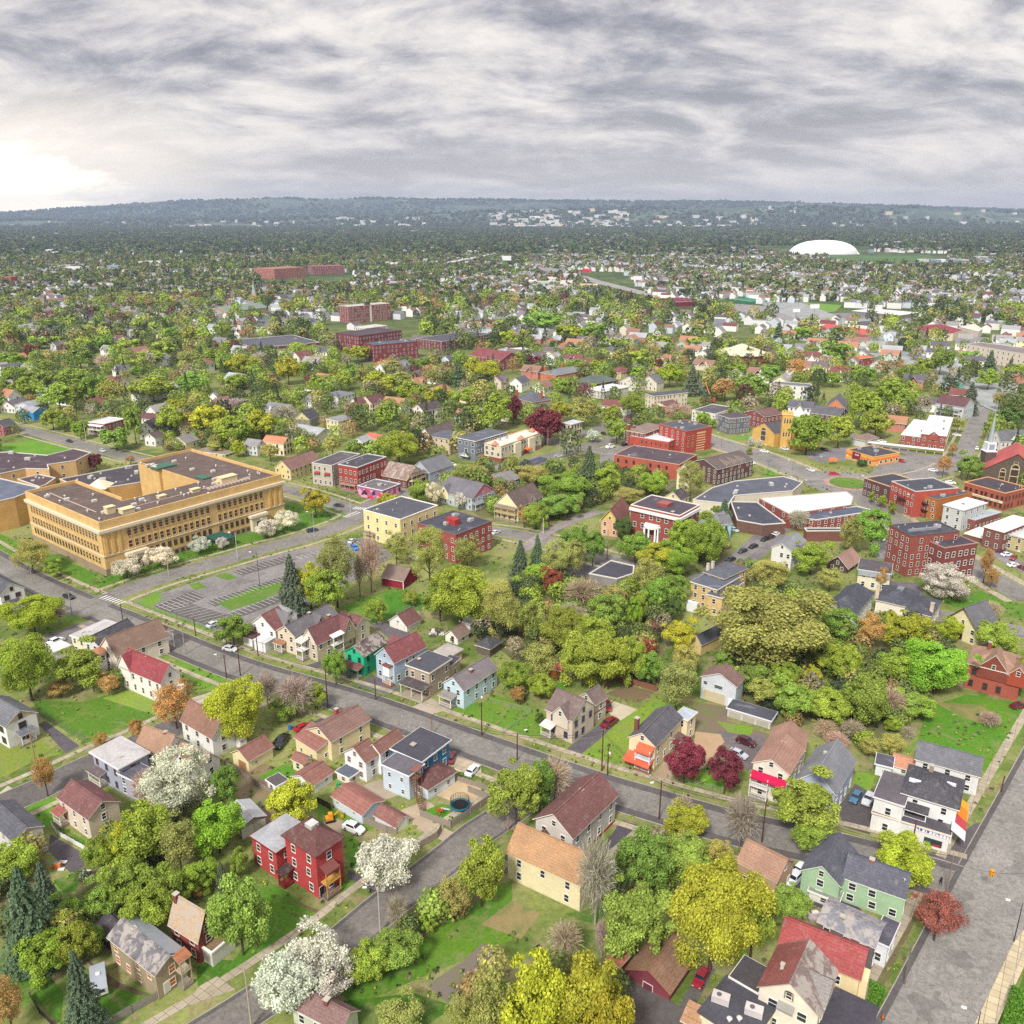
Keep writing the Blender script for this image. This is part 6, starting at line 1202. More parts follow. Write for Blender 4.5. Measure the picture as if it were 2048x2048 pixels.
b=Bld('house','pale yellow house with a maroon hipped roof',short='maroon hip-roofed house');b.vol((1215,1360),(1290,1380),(1350,1355),1430,'h',3,wall='e6d69c',rc='8a4244')
b=Bld('house','white gabled house with a slate roof, left of a pair',short='slate-roofed gabled pair');b.vol((1290,1440),(1420,1460),(1480,1440),6,'gv',4,wall='e2ddd2',rc='5f6270');b.vol((1440,1440),(1560,1455),(1620,1440),6,'gv',4,wall='e0d8c8',rc='6f7078')
b=Bld('warehouse','very long grey-roofed warehouse beyond the trees','warehouse',short='very long grey warehouse');b.vol((522,590),(745,625),(985,618),650,'F',0,wall='a9a9ac',rc='8f8c8f',trim='d0d2d6',step=30,win=0)
b=Bld('shop_building','cluster of cream shop roofs beyond the warehouse','building');b.vol((700,690),(800,712),(985,690),6,'F',0,wall='d6c9bc',rc='cfc6bf',win=0)
b=Bld('shop_building','dark red strip mall with a long flat roof','building',short='dark red strip mall');b.vol((1530,820),(1600,850),(1860,830),6,'F',0,wall='7d2f3c',rc='7c3440',win=0)
org(1300,380)
b=Bld('shop_building','petrol-green flat-roofed shop by the grass field','building',short='green-roofed shop');b.vol((640,820),(760,840),(860,830),855,'F',0,wall='2f8a6c',rc='2f8468',win=0)
b=Bld('warehouse','long hall with a bright salmon-red metal roof','warehouse',short='salmon-roofed hall');b.vol((1312,1040),(1600,1095),(1690,1075),1115,'gu',4,wall='d6b48c',rc='d9605c',rk='metal',win=0)
b=Bld('rotunda','low round building with a pale conical roof and brick wall','building',short='round conical-roofed building');g_=G(*P(685,1290));b.root=tag(empty('rotunda',g_),b.label,b.cat);b.base=g_;LAND.append((b.short,g_));LAND_ALL.append((b.root,g_));rr_=21
put('wall',MB().tube((0,0,0),(0,0,7),rr_,rr_,24).mesh('wall',[mat('brick','b5604c')]),b.root);put('roof',MB().tube((0,0,7),(0,0,14.5),rr_+1.5,.5,24).mesh('roof',[mat('flat','cfc8ae')]),b.root)
b=Bld('shop_building','white flat-roofed store with a long front by the field','building',short='long white-roofed store');org(1536,380);b.vol((640,912),(1000,945),(1130,925),975,'F',0,wall='8a8388',rc='e2dedc',trim='efe9e6',win=0)
b=Bld('mill_building','long cream mill with rows of windows on the right edge','factory',short='long cream mill')
block('mill_building','long cream mill with rows of windows on the right edge','factory',[(1500,1165),(1600,1150),(2100,1215),(2090,1265)],12,'dfd3c3','84797a',short='long cream mill',wk='siding',win=True,step=5,nf=3)
block('shop_building','cream and crimson commercial block on the right','building',[(1075,1030),(1300,1010),(1480,1060),(1400,1085),(1210,1085)],7,'e2d2b8','8d4048',short='cream and crimson block',wk='siding')
block('shop_building','curved pale hall roof among white houses','building',[(1440,1035),(1560,1010),(1620,1050),(1590,1070)],8,'e0d6cc','d8ccbe',wk='siding')
block('white_apartments','white flat-roofed building with brown wing north of the church','apartment block',[(15,1465),(340,1490),(320,1465),(60,1445)],9,'eeede9','6f7078',short='white brown-winged building',wk='siding',win=True,step=4,nf=3)
b=Bld('house','white house with a bright turquoise roof',short='turquoise-roofed house');b.vol((1355,1500),(1440,1510),(1480,1495),1525,'gv',4,wall='eef2f0',rc='2fa07c')
b=Bld('house','maroon-roofed grey house at the tree-lined street',short='maroon-roofed street house');b.vol((1290,1600),(1480,1640),(1510,1610),8,'gu',4.4,wall='c9ced2',rc='6d3f46',win=2).porch('A',.1,.9,2,2.4,'8a9096','e6e6e6',2)
b=Bld('brick_house','red brick house with an orange roof and white front',short='orange-roofed brick house');b.vol((640,1260),(700,1275),(775,1255),1330,'F',0,wall='9c3a34',rc='c8713f',wk='brick',step=3)
b=Bld('brick_house','dark slate house with an orange triangular gable',short='orange-triangle slate house');b.vol((320,1680),(540,1710),(600,1670),5,'gu',3,wall='6a4f48',rc='5f5f68');b.vol((440,1640),(580,1650),(610,1600),6,'gv',5,wall='e08a5c',rc='6a666c')
b=Bld('sports_dome','huge white air-supported sports dome','dome',short='white sports dome');org(1300,380);D_=DY(380+488*O[2]);xl,xr=G(*P(1080,488)).x,G(*P(1615,488)).x;wd2=(xr-xl)/2;hh_=(H-D_*math.tan(ang(380+372*O[2])))
g_=Vector(((xl+xr)/2,D_+50,0));b.root=tag(empty('sports_dome',g_),b.label,b.cat);b.base=g_;LAND.append((b.short,g_));LAND_ALL.append((b.root,g_));V_,F_=[],[];nu,nv=40,16
for i in range(nu+1):
 s=-1+2*i/nu;prof=max(0,1-abs(s)**2.6)**.62
 for j in range(nv+1):a=math.pi*j/nv;V_.append((s*wd2,-math.cos(a)*48*max(.25,prof)if 0<i<nu else-math.cos(a)*20,math.sin(a)**.8*hh_*.92*prof if 0<j<nv else 0))
for i in range(nu):
 for j in range(nv):k=i*(nv+1)+j;F_.append((k,k+1,k+nv+2,k+nv+1))
put('membrane',new_mesh('membrane',V_,F_,[mat('paint','f4f5f6')],smooth=True),b.root)
##  trees, each read off the photo: x, top, foot, width, kind
def TT(ox,oy,rows):
 org(ox,oy)
 for r in rows:T(*r)
TT(0,1536,[(110,545,860,320,'g'),(190,690,1460,430,'c','tall drooping grey-green spruce at the lower left edge'),(330,680,1150,230,'c','narrower spruce just behind the tall drooping one'),(600,1340,1990,300,'c','dense yew-like conifer beside the camping trailer'),(340,1210,1560,320,'g'),(560,1130,1500,280,'g'),(520,950,1260,240,'m'),(700,1180,1420,170,'m'),(760,500,800,230,'g'),(920,380,720,260,'y'),(1090,250,740,420,'g'),(1340,350,800,330,'o'),(1635,230,640,375,'G','round vivid green tree beside the white-roofed garage'),(960,670,1080,370,'m'),(780,850,1140,300,'m'),(1170,720,1110,340,'g'),(1120,900,1270,330,'g'),(1360,750,1010,270,'g'),(1530,690,910,230,'g'),(1480,860,970,130,'r'),(1670,690,910,110,'c'),(1800,600,830,140,'m'),(1800,810,1410,430,'m','broad mid-green tree beside the red brick cottage'),(50,1560,2020,300,'r'),(1345,-150,360,545,'w','large white-blossoming tree behind the orange-brown roofs'),(1110,-30,300,250,'b'),(1700,-40,300,180,'m'),(330,-110,215,190,'r','small orange-brown street tree in front of the maroon-roofed beige house')])
TT(512,1536,[(270,80,450,410,'y','yellow-green maple behind the tall red house'),(980,480,890,430,'w','white-blossoming tree between the red house and the lane'),(1700,510,1040,350,'g'),(1490,790,1140,290,'o'),(1050,1220,1520,330,'m'),(850,1330,1610,300,'g'),(430,1190,1650,440,'w','upper half of the blossom pair at the lane, by the bottom edge'),(210,1400,1850,440,'w','lower left, fullest of the blossom trees by the lane'),(540,1430,1760,360,'w','lower right blossom tree leaning over the lane'),(1290,1085,1230,130,'g'),(1060,930,1215,160,'b','small leafless sapling at the lane edge'),(1080,1740,2020,420,'o')])
TT(1024,1536,[(150,1380,2180,560,'y'),(570,1380,2120,560,'y'),(-180,1480,2220,460,'o'),(720,1660,2350,480,'y'),(-360,1740,2160,300,'o'),(1320,270,500,300,'y'),(1290,180,440,170,'b'),(1740,150,600,270,'b','pinkish bare street tree in front of the crimson-awning house'),(1000,470,910,390,'m'),(1290,480,820,390,'m'),(1560,530,730,230,'o'),(950,860,1410,490,'m','broad grey-green tree between the long yellow house and the red garage'),(1530,640,1530,650,'y','huge yellow-green maple over the dark red garage'),(1830,830,1440,300,'g'),(640,420,1175,300,'D','dead grey tree with bleached limbs at the end of the yellow house'),(680,1100,1430,110,'D','broken dead trunk in the grass'),(400,1130,1430,270,'b')])
TT(1536,1536,[(290,50,520,460,'g','bright green tree in front of the blue-grey house'),(350,390,680,290,'g'),(1030,500,860,400,'y','yellow-green street tree before the white corner store'),(1290,900,1300,420,'P','reddish budding tree at the wide road'),(170,870,1160,270,'m')])
TT(0,1150,[(240,135,450,375,'y'),(190,410,950,410,'g'),(590,510,870,330,'g'),(1310,790,1160,320,'r','orange-brown budding tree before the white barn-roofed house'),(1790,730,1240,420,'y','vivid yellow-green maple behind the cream garage'),(1755,290,530,270,'m'),(760,1180,1300,130,'r'),(1030,1070,1260,120,'r'),(450,780,920,200,'r'),(440,210,370,120,'b'),(810,740,900,180,'r'),(880,700,860,90,'m'),(690,640,880,150,'g')])
TT(450,1150,[(830,560,825,170,'m','green street tree in front of the teal house'),(530,720,1060,300,'b'),(690,800,1015,160,'g'),(310,700,990,180,'b'),(1140,155,375,160,'g'),(450,900,1080,220,'m')])
TT(900,1150,[(500,1390,1880,380,'g','bright green tree at the lane corner opposite the driveway'),(680,1380,1810,220,'m'),(790,1330,1720,260,'b')])
TT(450,780,[(500,1220,1700,240,'c','dark fir at the edge of the car park'),(640,1300,1660,260,'y'),(770,1330,1690,260,'g'),(830,1030,1640,340,'o'),(1010,1180,1560,90,'b'),(1095,1060,1530,170,'b'),(1290,1060,1330,200,'o'),(1540,1010,1510,340,'o'),(1620,1430,1750,270,'g'),(1780,1310,1800,430,'g'),(1400,1510,1630,120,'g'),(315,960,1110,190,'w'),(465,890,1065,190,'w'),(680,730,965,190,'y'),(1235,780,910,190,'y'),(280,130,370,230,'y'),(80,180,430,210,'g'),(340,390,540,170,'o'),(810,330,510,180,'o'),(970,370,500,120,'m'),(1100,390,510,110,'d'),(1310,290,580,330,'g'),(1230,75,315,210,'g'),(1620,400,570,180,'o'),(1800,550,730,230,'o'),(1480,670,860,210,'g'),(1565,680,890,110,'w','slender pale blossoming pear left of the pink-gabled duplex'),(1765,760,910,90,'w','slender pale pear in front of the blue duplex'),(100,40,200,220,'b'),(450,90,260,230,'b')])
TT(0,800,[(230,1040,1310,330,'o'),(400,1210,1345,120,'g'),(950,1170,1340,230,'w'),(1205,1095,1275,220,'w'),(1500,1020,1165,160,'w'),(1680,1020,1135,90,'w'),(1005,-10,330,150,'m','tall green poplar behind the school'),(870,190,380,240,'m'),(390,40,225,165,'g'),(600,140,300,130,'g'),(1290,30,280,210,'g'),(1420,60,260,150,'r'),(1560,0,270,270,'y'),(1750,110,340,260,'g'),(1620,300,400,130,'o'),(1790,300,430,110,'y'),(720,390,530,95,'p'),(985,410,490,80,'r'),(480,100,240,120,'m'),(640,400,530,110,'o')])
TT(900,780,[(350,10,300,220,'g'),(170,110,300,210,'g'),(480,20,260,120,'p'),(720,120,410,290,'p','big copper beech with deep crimson crown'),(830,80,240,200,'y'),(1010,40,290,250,'o'),(1220,100,290,170,'g'),(1370,20,210,160,'g'),(1440,100,210,120,'g'),(1260,190,410,160,'g'),(1080,295,395,115,'w'),(470,460,655,140,'o'),(640,560,730,290,'o'),(860,610,860,330,'g'),(1050,410,760,200,'c','dark pointed spruce by the crossroads'),(1190,560,790,190,'g'),(1120,730,840,120,'m'),(180,550,730,270,'o'),(830,780,970,290,'m'),(650,840,1050,190,'g'),(560,870,1040,120,'r'),(1340,730,860,250,'o'),(1540,610,810,190,'g'),(1820,520,840,240,'o','broad drooping willow before the dark dormered block'),(1310,950,1135,130,'d'),(1400,1070,1310,240,'m'),(1080,1030,1330,170,'m'),(940,1030,1310,210,'m'),(1500,1240,1570,270,'o'),(1700,1140,1410,280,'g'),(1760,960,1260,190,'g'),(130,1100,1340,240,'o'),(530,1120,1410,170,'c'),(660,1080,1340,120,'c'),(650,1300,1490,190,'g'),(770,1320,1550,150,'q','rust-red tree between two firs in the wooded block'),(810,1100,1440,280,'o'),(950,1110,1430,210,'o'),(380,1400,1940,340,'o'),(620,1560,1940,270,'o'),(1010,1390,1660,310,'b'),(870,1630,2000,340,'g'),(1080,1680,2010,290,'g'),(1230,1440,1710,210,'o'),(1430,1510,1770,120,'g'),(1540,1400,1730,180,'m'),(1650,1380,1650,290,'m'),(1690,1550,1760,110,'d'),(1740,1730,1960,270,'y')])
TT(900,1150,[(1490,460,620,150,'q'),(1500,560,840,210,'m'),(1380,440,840,170,'g'),(1200,420,860,310,'g'),(1000,430,840,340,'g'),(1270,480,810,170,'b'),(670,480,820,310,'o'),(480,640,890,210,'g'),(690,740,940,190,'g'),(510,830,970,150,'r'),(1720,610,1020,350,'o'),(1780,500,800,250,'o'),(680,1030,1125,75,'d'),(1550,620,700,120,'m'),(900,180,480,250,'b'),(1200,120,420,260,'m'),(1400,140,430,120,'G')])
TT(1300,1150,[(265,1225,1570,290,'p','round maroon plum tree beside the orange-awning house'),(575,1290,1650,270,'p','maroon plum tree nearer the crimson-awning house'),(880,40,680,860,'O','enormous olive oak spreading over the wooded block'),(780,650,910,210,'m'),(1010,650,870,200,'g'),(850,760,990,250,'o'),(1080,780,1110,280,'m'),(1230,660,870,140,'y'),(1350,860,1120,310,'g'),(1410,230,520,280,'m'),(1320,450,710,340,'g'),(1500,600,800,240,'m'),(560,560,720,140,'m')])
TT(1536,1150,[(570,520,810,260,'g'),(780,260,570,230,'r'),(920,260,430,120,'y'),(1060,270,570,310,'y'),(970,560,840,300,'g'),(1290,470,900,440,'G','large vivid green tree touching the orange-red brick house'),(1370,310,510,190,'y'),(1720,350,570,280,'g','rounded green tree between the charcoal-gabled house and the street'),(1490,310,480,150,'o'),(740,720,1160,330,'m'),(900,820,1060,280,'b'),(1100,890,1060,300,'m'),(950,1060,1185,110,'g'),(930,1190,1350,210,'o'),(770,1220,1370,190,'o'),(440,1080,1215,200,'b'),(1680,1020,1135,160,'b','low pinkish brush heap in the big lawn'),(1320,-90,185,350,'w'),(1440,60,195,170,'b'),(1690,180,340,160,'b'),(640,1080,1230,180,'b'),(1060,1130,1235,110,'b'),(600,860,1060,200,'m'),(760,900,1040,160,'d'),(520,1170,1300,170,'b'),(1920,560,900,130,'g')])
TT(1200,780,[(620,960,1240,200,'g'),(800,920,1340,310,'g'),(1290,1260,1510,310,'o'),(940,810,1000,130,'c'),(880,860,935,80,'m'),(1600,1130,1390,270,'g'),(1570,150,490,290,'g'),(1810,160,440,220,'g'),(1450,40,160,140,'g'),(1350,60,145,90,'r'),(780,150,265,110,'g'),(850,210,290,65,'g'),(600,90,215,250,'b'),(430,1150,1380,300,'y'),(1500,880,1060,170,'b'),(1740,1330,1520,220,'o'),(1140,350,430,50,'w'),(1200,370,440,45,'w'),(1130,430,490,45,'g')])
TT(1536,750,[(740,80,420,240,'g'),(820,260,480,230,'g'),(950,10,270,260,'g'),(1060,130,280,120,'g'),(1530,40,300,140,'c'),(1520,580,800,180,'m'),(1330,590,770,110,'r'),(785,870,970,52,'g'),(862,900,1005,62,'g'),(940,945,1060,62,'g'),(790,985,1350,240,'m','tall green street tree beside the brick apartments'),(620,1050,1360,190,'o'),(860,1430,1630,110,'r'),(1650,1280,1570,110,'r'),(1690,1450,1610,130,'r'),(1750,110,270,120,'o'),(1830,240,390,250,'d'),(1440,300,440,130,'o'),(1400,500,620,80,'r'),(710,630,690,80,'d')])
TT(0,380,[(100,1310,1500,190,'g'),(200,1400,1590,240,'g'),(440,1440,1670,240,'g'),(560,1440,1660,160,'g'),(700,1350,1640,210,'m'),(830,1400,1660,230,'o'),(960,1110,1260,220,'g'),(1230,1110,1290,200,'g'),(1100,1210,1340,280,'g'),(1150,1390,1600,300,'g'),(1450,1360,1560,210,'m'),(1420,1190,1350,210,'o'),(1620,1180,1350,190,'g'),(1830,1230,1400,240,'y'),(1790,1380,1510,150,'g'),(1430,1000,1180,120,'g'),(80,1220,1350,220,'g'),(240,1160,1290,160,'p'),(600,1180,1360,210,'m'),(780,1220,1380,130,'b'),(640,1100,1220,140,'g'),(790,1090,1220,150,'m'),(270,1100,1200,170,'g'),(400,1090,1200,150,'g'),(300,1330,1500,200,'m'),(330,1270,1400,180,'g'),(560,1330,1500,260,'m'),(1040,1320,1420,120,'m'),(1530,1010,1160,130,'m'),(1310,1020,1170,160,'m'),(30,1400,1600,120,'m'),(900,1180,1260,120,'g'),(380,1180,1330,150,'b'),(1330,1560,1700,190,'y')])
TT(450,380,[(160,1230,1410,170,'g'),(270,1200,1360,150,'b'),(365,1250,1440,70,'c'),(475,1250,1470,170,'y'),(600,1280,1410,130,'g'),(90,1380,1500,150,'g'),(690,1390,1550,130,'g'),(800,1370,1510,130,'g'),(905,1370,1510,150,'g'),(1180,1350,1550,250,'y'),(1050,1300,1520,170,'o'),(1400,1430,1610,210,'g'),(1330,1350,1540,200,'o'),(1620,1480,1630,190,'y'),(1760,1270,1480,120,'c'),(1880,1250,1430,140,'y'),(1000,1160,1300,190,'y'),(470,840,960,120,'g'),(1840,1480,1650,210,'g'),(700,1230,1350,180,'b'),(870,1290,1420,160,'o'),(960,1300,1440,140,'m'),(1200,1270,1380,190,'r'),(1270,1270,1420,180,'o'),(1560,1330,1500,160,'o'),(1500,1260,1380,130,'m'),(330,1390,1500,140,'p')])
TT(900,380,[(440,1050,1200,160,'y'),(470,940,1060,120,'m'),(780,1130,1240,95,'d'),(870,1000,1130,160,'g'),(950,1020,1140,120,'y'),(1080,990,1150,210,'m'),(700,900,1080,310,'m'),(290,1280,1490,170,'y'),(1280,1190,1340,200,'o'),(1430,1190,1340,190,'g'),(1580,1080,1210,190,'g'),(1290,1110,1210,150,'g'),(1660,1300,1490,160,'y'),(1830,1300,1550,140,'c'),(1420,1320,1450,130,'g'),(850,1410,1530,160,'g'),(1880,1100,1200,170,'g'),(190,1290,1420,130,'m'),(650,1240,1340,140,'p'),(960,1270,1400,190,'m'),(1100,1270,1380,140,'g'),(560,1230,1310,110,'g'),(80,1240,1330,130,'g'),(1550,1250,1370,100,'p')])
TT(1300,380,[(570,1400,1600,230,'r','large tan-gold budding tree beyond the crane'),(770,1380,1610,280,'m'),(660,1300,1430,170,'g'),(1385,1360,1490,135,'g','round green tree beside the maroon-roofed white building'),(1400,1120,1320,240,'m'),(1170,1020,1130,190,'m'),(970,990,1170,120,'c'),(480,1310,1460,180,'o'),(1110,1250,1450,170,'r'),(900,1300,1450,170,'m'),(800,1100,1200,150,'g'),(1540,1310,1420,110,'g'),(1430,1300,1420,140,'r'),(1640,1330,1480,170,'m')])
TT(1536,380,[(1080,1060,1160,130,'g'),(1170,1260,1430,160,'g'),(1310,1170,1400,190,'m'),(1530,1200,1320,150,'m'),(1680,1200,1370,120,'c'),(1670,1340,1510,160,'g'),(1890,1310,1430,170,'g'),(1050,1310,1460,170,'m'),(910,1420,1560,180,'m')])
org(0,1150)
##  cars
def car_proto():
 r=empty('parked_car',(0,-900,0));b=MB()
 def loft(sec,m=0):
  n=len(b.V)
  for x,wl,wh,z0,z1 in sec:b.V+=[(x,-wl,z0),(x,wl,z0),(x,wh,z1),(x,-wh,z1)]
  for i in range(len(sec)-1):
   k=n+i*4
   for j in range(4):b.F.append((k+j,k+(j+1)%4,k+4+(j+1)%4,k+4+j));b.M.append(m)
  b.F+=[(n,n+1,n+2,n+3),tuple(len(b.V)-4+j for j in range(4))];b.M+=[m,m]
 loft([(-2.3,.78,.70,.42,.72),(-2.2,.88,.82,.26,.92),(-1.2,.9,.86,.24,.98),(.9,.9,.86,.24,.98),(1.9,.88,.8,.26,.84),(2.3,.74,.62,.40,.66)])
 loft([(-1.75,.82,.72,.96,1.05),(-1.25,.82,.64,.96,1.42),(.2,.82,.64,.96,1.46),(.45,.82,.64,.96,1.42),(1.05,.82,.74,.96,1.02)])
 put('body',b.mesh('body',[mat('carpaint')]),r)
 g=MB()
 for s in(-1,1):g.poly([(-1.3,s*.80,1.04),(.85,s*.80,1.04),(.35,s*.668,1.38),(-1.1,s*.668,1.38)])
 g.poly([(.50,-.62,1.395),(.50,.62,1.395),(1.0,.72,1.06),(1.0,-.72,1.06)]).poly([(-1.29,-.62,1.40),(-1.29,.62,1.40),(-1.70,.70,1.09),(-1.70,-.70,1.09)])
 for i,v in enumerate(g.V):g.V[i]=(v[0]*1.01,v[1]*1.03,v[2]+.012)
 put('window_glass',g.mesh('window_glass',[mat('glass','22262e')]),r)
 wm=MB().tube((0,-.1,0),(0,.1,0),.33,k=14).mesh('wheel',[mat('rubber','1c1c1e')]);rm=MB().tube((0,-.12,0),(0,.12,0),.19,k=10).mesh('rim',[mat('metal','a5a7aa')])
 for x in(-1.4,1.42):
  for y in(-.82,.82):put('rim',rm,put('wheel',wm,r,(x,y,.33)))
 hl=MB().box(-.06,.03,-.16,.16,-.07,.07).mesh('headlight',[mat('paint','dfe4ea')]);tl=MB().box(-.04,.04,-.13,.13,-.08,.08).mesh('tail_light',[mat('paint','9c1c20')])
 for y in(-.56,.56):put('headlight',hl,r,(2.27,y*.98,.60));put('tail_light',tl,r,(-2.27,y,.70))
 return r
CARP=car_proto();cars=[]
def car(x,y,x2,y2,col,label,name='parked_car',sc_=(1,1,1),pickup=False):
 g=G(*P(x,y));d=G(*P(x2,y2))-g;o=copy_tree(CARP);o.name=name;o.location=(g.x,g.y,.03);o.rotation_euler=(0,0,math.atan2(d.y,d.x));o.scale=sc_
 for c in o.children:c.color=(*hx(col),1)
 tag(o,label,'car','cars of the town');cars.append(o);LAND_ALL.append((o,g));return o
org(1536,1536)
car(660,235,625,290,'3f6a86','steel blue car parked beside the blue-grey house');car(755,255,720,310,'b9bcc4','silver-white minivan parked beside the white corner store',sc_=(1.05,1.05,1.25));car(195,855,150,900,'d4dae4','pale silver pickup behind the mint green house',sc_=(1.15,1.08,1.2));car(290-60,800,180,850,'e2e2e2','white van roof behind the silver pickup',sc_=(1,1,1.3))
org(1024,1536);car(1425,1600,1400,1650,'8a1f30','dark red car in the shadow of the red garage')
org(1300,1150)
car(725,1275,790,1300,'4a1626','maroon SUV on the gravel yard beside the crimson-awning house',sc_=(1.02,1.05,1.22));car(665,1365,720,1390,'aeb3bd','silver car half hidden by the plum tree');car(1560,560,1630,575,'eef0f2','white car glimpsed among the trees')
org(900,1150)
car(1205,1130,1250,1100,'7c1c2c','dark red pickup in the drive of the half-timbered house',sc_=(1.15,1.08,1.25));car(1190,1005,1195,1035,'8f3440','red car behind the half-timbered house')
org(450,1150)
car(1868,1490,1900,1455,'dfe5ea','white hatchback on the concrete forecourt');car(1705,1395,1715,1360,'7c2434','dark red car beside the bright blue house');car(40,570,85,580,'c9ccd0','silver sedan driving on the diagonal street','moving_car')
car(430,1280,400,1320,'17181c','black SUV parked behind the cream garage',sc_=(1.1,1.05,1.25));car(430,1250,470,1215,'1d1f24','second black car in front of the black SUV');car(590,1165,650,1140,'a51c30','bright red car with a kayak by the long cream house')
org(512,1536)
car(740,475,800,500,'dcdedc','white minivan parked behind the long pale blue garage',sc_=(1.05,1.05,1.28))
org(0,1150);car(520,175,560,190,'23242a','black car crossing the junction by the school','moving_car',sc_=(1,1,1.1));car(1610,385,1640,370,'ccd2d8','silver car alone in the school car park');car(390,560,440,590,'e9ebee','white van in the yard behind the bay-tower house',sc_=(1.1,1.1,1.4));car(425,520,470,500,'e2e6ea','second white van parked behind the shop building',sc_=(1.1,1.1,1.4))
org(450,780)
car(860,880,900,885,'3a3c40','dark grey car on the street beyond the school');car(660,1068,700,1060,'2c3a4c','dark blue car passing the school','moving_car');car(978,1200,1000,1220,'1f6fc4','bright blue car parked beside the pale yellow apartments');car(1430,1275,1470,1290,'f0f2f4','white car under the bare trees by the red barn');car(960,1150,980,1135,'c2c8ce','pale car behind the bright blue one')
org(900,780)
car(820,505,850,505,'a9aca8','grey-green car waiting at the crossroads','moving_car');car(285,550,270,565,'5f7f9c','blue-grey car left of a pair at the orange-capped apartments');car(325,560,310,575,'6d8aa4','blue car right of a pair at the orange-capped apartments');car(20,570,40,575,'e6e8ea','white car next to the slate-grey apartments');car(75,585,110,590,'8f6a4c','brown car next to the slate-grey apartments');car(1160,335,1180,345,'23252a','black car under the trees by the avenue');car(345,1085,380,1070,'d2d6da','silver car at the red and tan brick apartments');car(1210,440,1250,430,'eef0f0','white box van at the brick block',sc_=(1.3,1.15,1.7));car(1320,420,1340,415,'1c1e24','black car parked by the brick block')
org(1200,780)
for i,(x,y,c_,l)in enumerate(((985,1290,'15161a','black car nearest the yellow brick villa in the parking row'),(1075,1225,'2a303a','dark slate car, second in the parking row'),(1155,1190,'121318','long black car, third in the parking row'),(1245,1135,'14171c','black car, fourth in the parking row'),(1285,1120,'3a2630','dark plum car, fifth in the parking row'),(1320,1100,'eceef0','white car, last in the parking row'))):car(x,y,x-42,y+18,c_,l)
car(1010,1065,1045,1080,'aebfc2','pale green-grey car by the workshop wall');car(1240,470,1270,475,'e6e8ea','white car on the avenue before the roundabout','moving_car');car(1590,612,1620,625,'e2e4e6','silver-white car turning off the roundabout','moving_car');car(1765,640,1800,640,'c4143c','crimson car entering the roundabout','moving_car');car(1690,455,1715,465,'1f2126','black car parked by the churchyard trees');car(1140,560,1165,560,'dfe3e6','white car behind the dormered block');car(1395,452,1430,460,'d5d8dc','pale car with an awning by the yellow church')
org(1536,750)
car(1005,655,1040,665,'a5222c','red car parked beside the diner');car(1245,728,1290,735,'e9ecee','white car with a kiosk in the diner car park');car(860,510,890,515,'e6e8ea','white car behind the diner');car(1425,460,1455,465,'e8eaec','white car beside the Italianate brick block');car(845,1245,870,1255,'e4e8ea','white car behind the brick apartments');car(1800,1365,1840,1360,'dce2ea','silver-blue car in the right-edge lot');car(1850,1445,1900,1440,'e8eaea','white car in the right-edge lot');car(1850,1390,1830,1410,'8f2a34','small red car in the right-edge lot');car(1920,1465,1890,1450,'7c2630','dark red car at the right edge');car(1375,820,1415,825,'eef0f2','white car crossing behind the long brick building','moving_car');car(1575,560,1575,540,'eaeced','white car on the long straight street','moving_car');car(1770,1345,1800,1350,'5c2230','maroon car by the tan right-edge block')
org(1536,1150);car(1780,530,1830,530,'e8eaee','white car under the rounded green tree');car(1890,1000,1940,990,'6a1a2c','dark red car beside the orange-red brick house');
org(0,800);car(525,318,550,325,'2a2c32','dark car on the street behind the school lawn','moving_car');car(775,390,800,400,'c9ccd0','silver car parked behind the school theatre')
for c in list(CARP.children_recursive):bpy.data.objects.remove(c)
bpy.data.objects.remove(CARP)
org(0,1536);g=G(*P(770,1690));e=G(*P(870,1660));f_=G(*P(660,1600));th_=R(-38)
tr=tag(empty('camping_trailer',(G(*P(755,1650)).x,G(*P(755,1650)).y,0),R(118)),'white camping trailer with a grey roof parked on the grass','trailer');LAND.append(('camping trailer',tr.location.copy()));LAND_ALL.append((tr,tr.location.copy()))
bb=MB();prof=[(-2.7,.7),(-2.75,1.9),(-2.3,2.5),(2.3,2.55),(2.75,2.1),(2.85,1.2),(2.6,.7)];n=len(bb.V)
bb.V+=[(x,-1.15,z)for x,z in prof]+[(x,1.15,z)for x,z in prof];k=len(prof)
bb.F+=[tuple(range(k)),tuple(range(2*k-1,k-1,-1))];bb.M+=[0,0]
for i in range(k):j=(i+1)%k;bb.F.append((i,j,k+j,k+i));bb.M.append(1 if i in(1,2,3)else 0)
put('body',bb.mesh('body',[mat('paint','e3e1da'),mat('metal','b3bac6')]),tr)
put('stripe',MB().box(-2.7,2.7,-1.17,-1.15,1.2,1.4).box(-2.7,2.7,1.15,1.17,1.2,1.4).mesh('stripe',[mat('paint','b8935c')]),tr)
for x in(-1.6,.2,1.6):
 for s in(-1,1):put('window',MB().box(-.45,.45,-.02,.02,0,.55).mesh('window',[mat('glass','2b3038')]),tr,(x,s*1.165,1.55))
put('window',MB().box(-.02,.02,-.7,.7,0,.6).mesh('window',[mat('glass','3a3f40')]),tr,(-2.76,0,1.3));put('roof_vent',MB().box(-.3,.3,-.3,.3,0,.2).mesh('roof_vent',[mat('paint','e6e6e6')]),tr,(0,0,2.54))
for s in(-1,1):put('wheel',MB().tube((0,-.1,0),(0,.1,0),.34,k=12).mesh('wheel',[mat('rubber','1c1c1e')]),tr,(-.3,s*1.05,.34))
put('drawbar',MB().tube((2.8,0,.7),(4.0,0,.5),.06,k=6).mesh('drawbar',[mat('metal','8a8a8a')]),tr)
POLES=[]
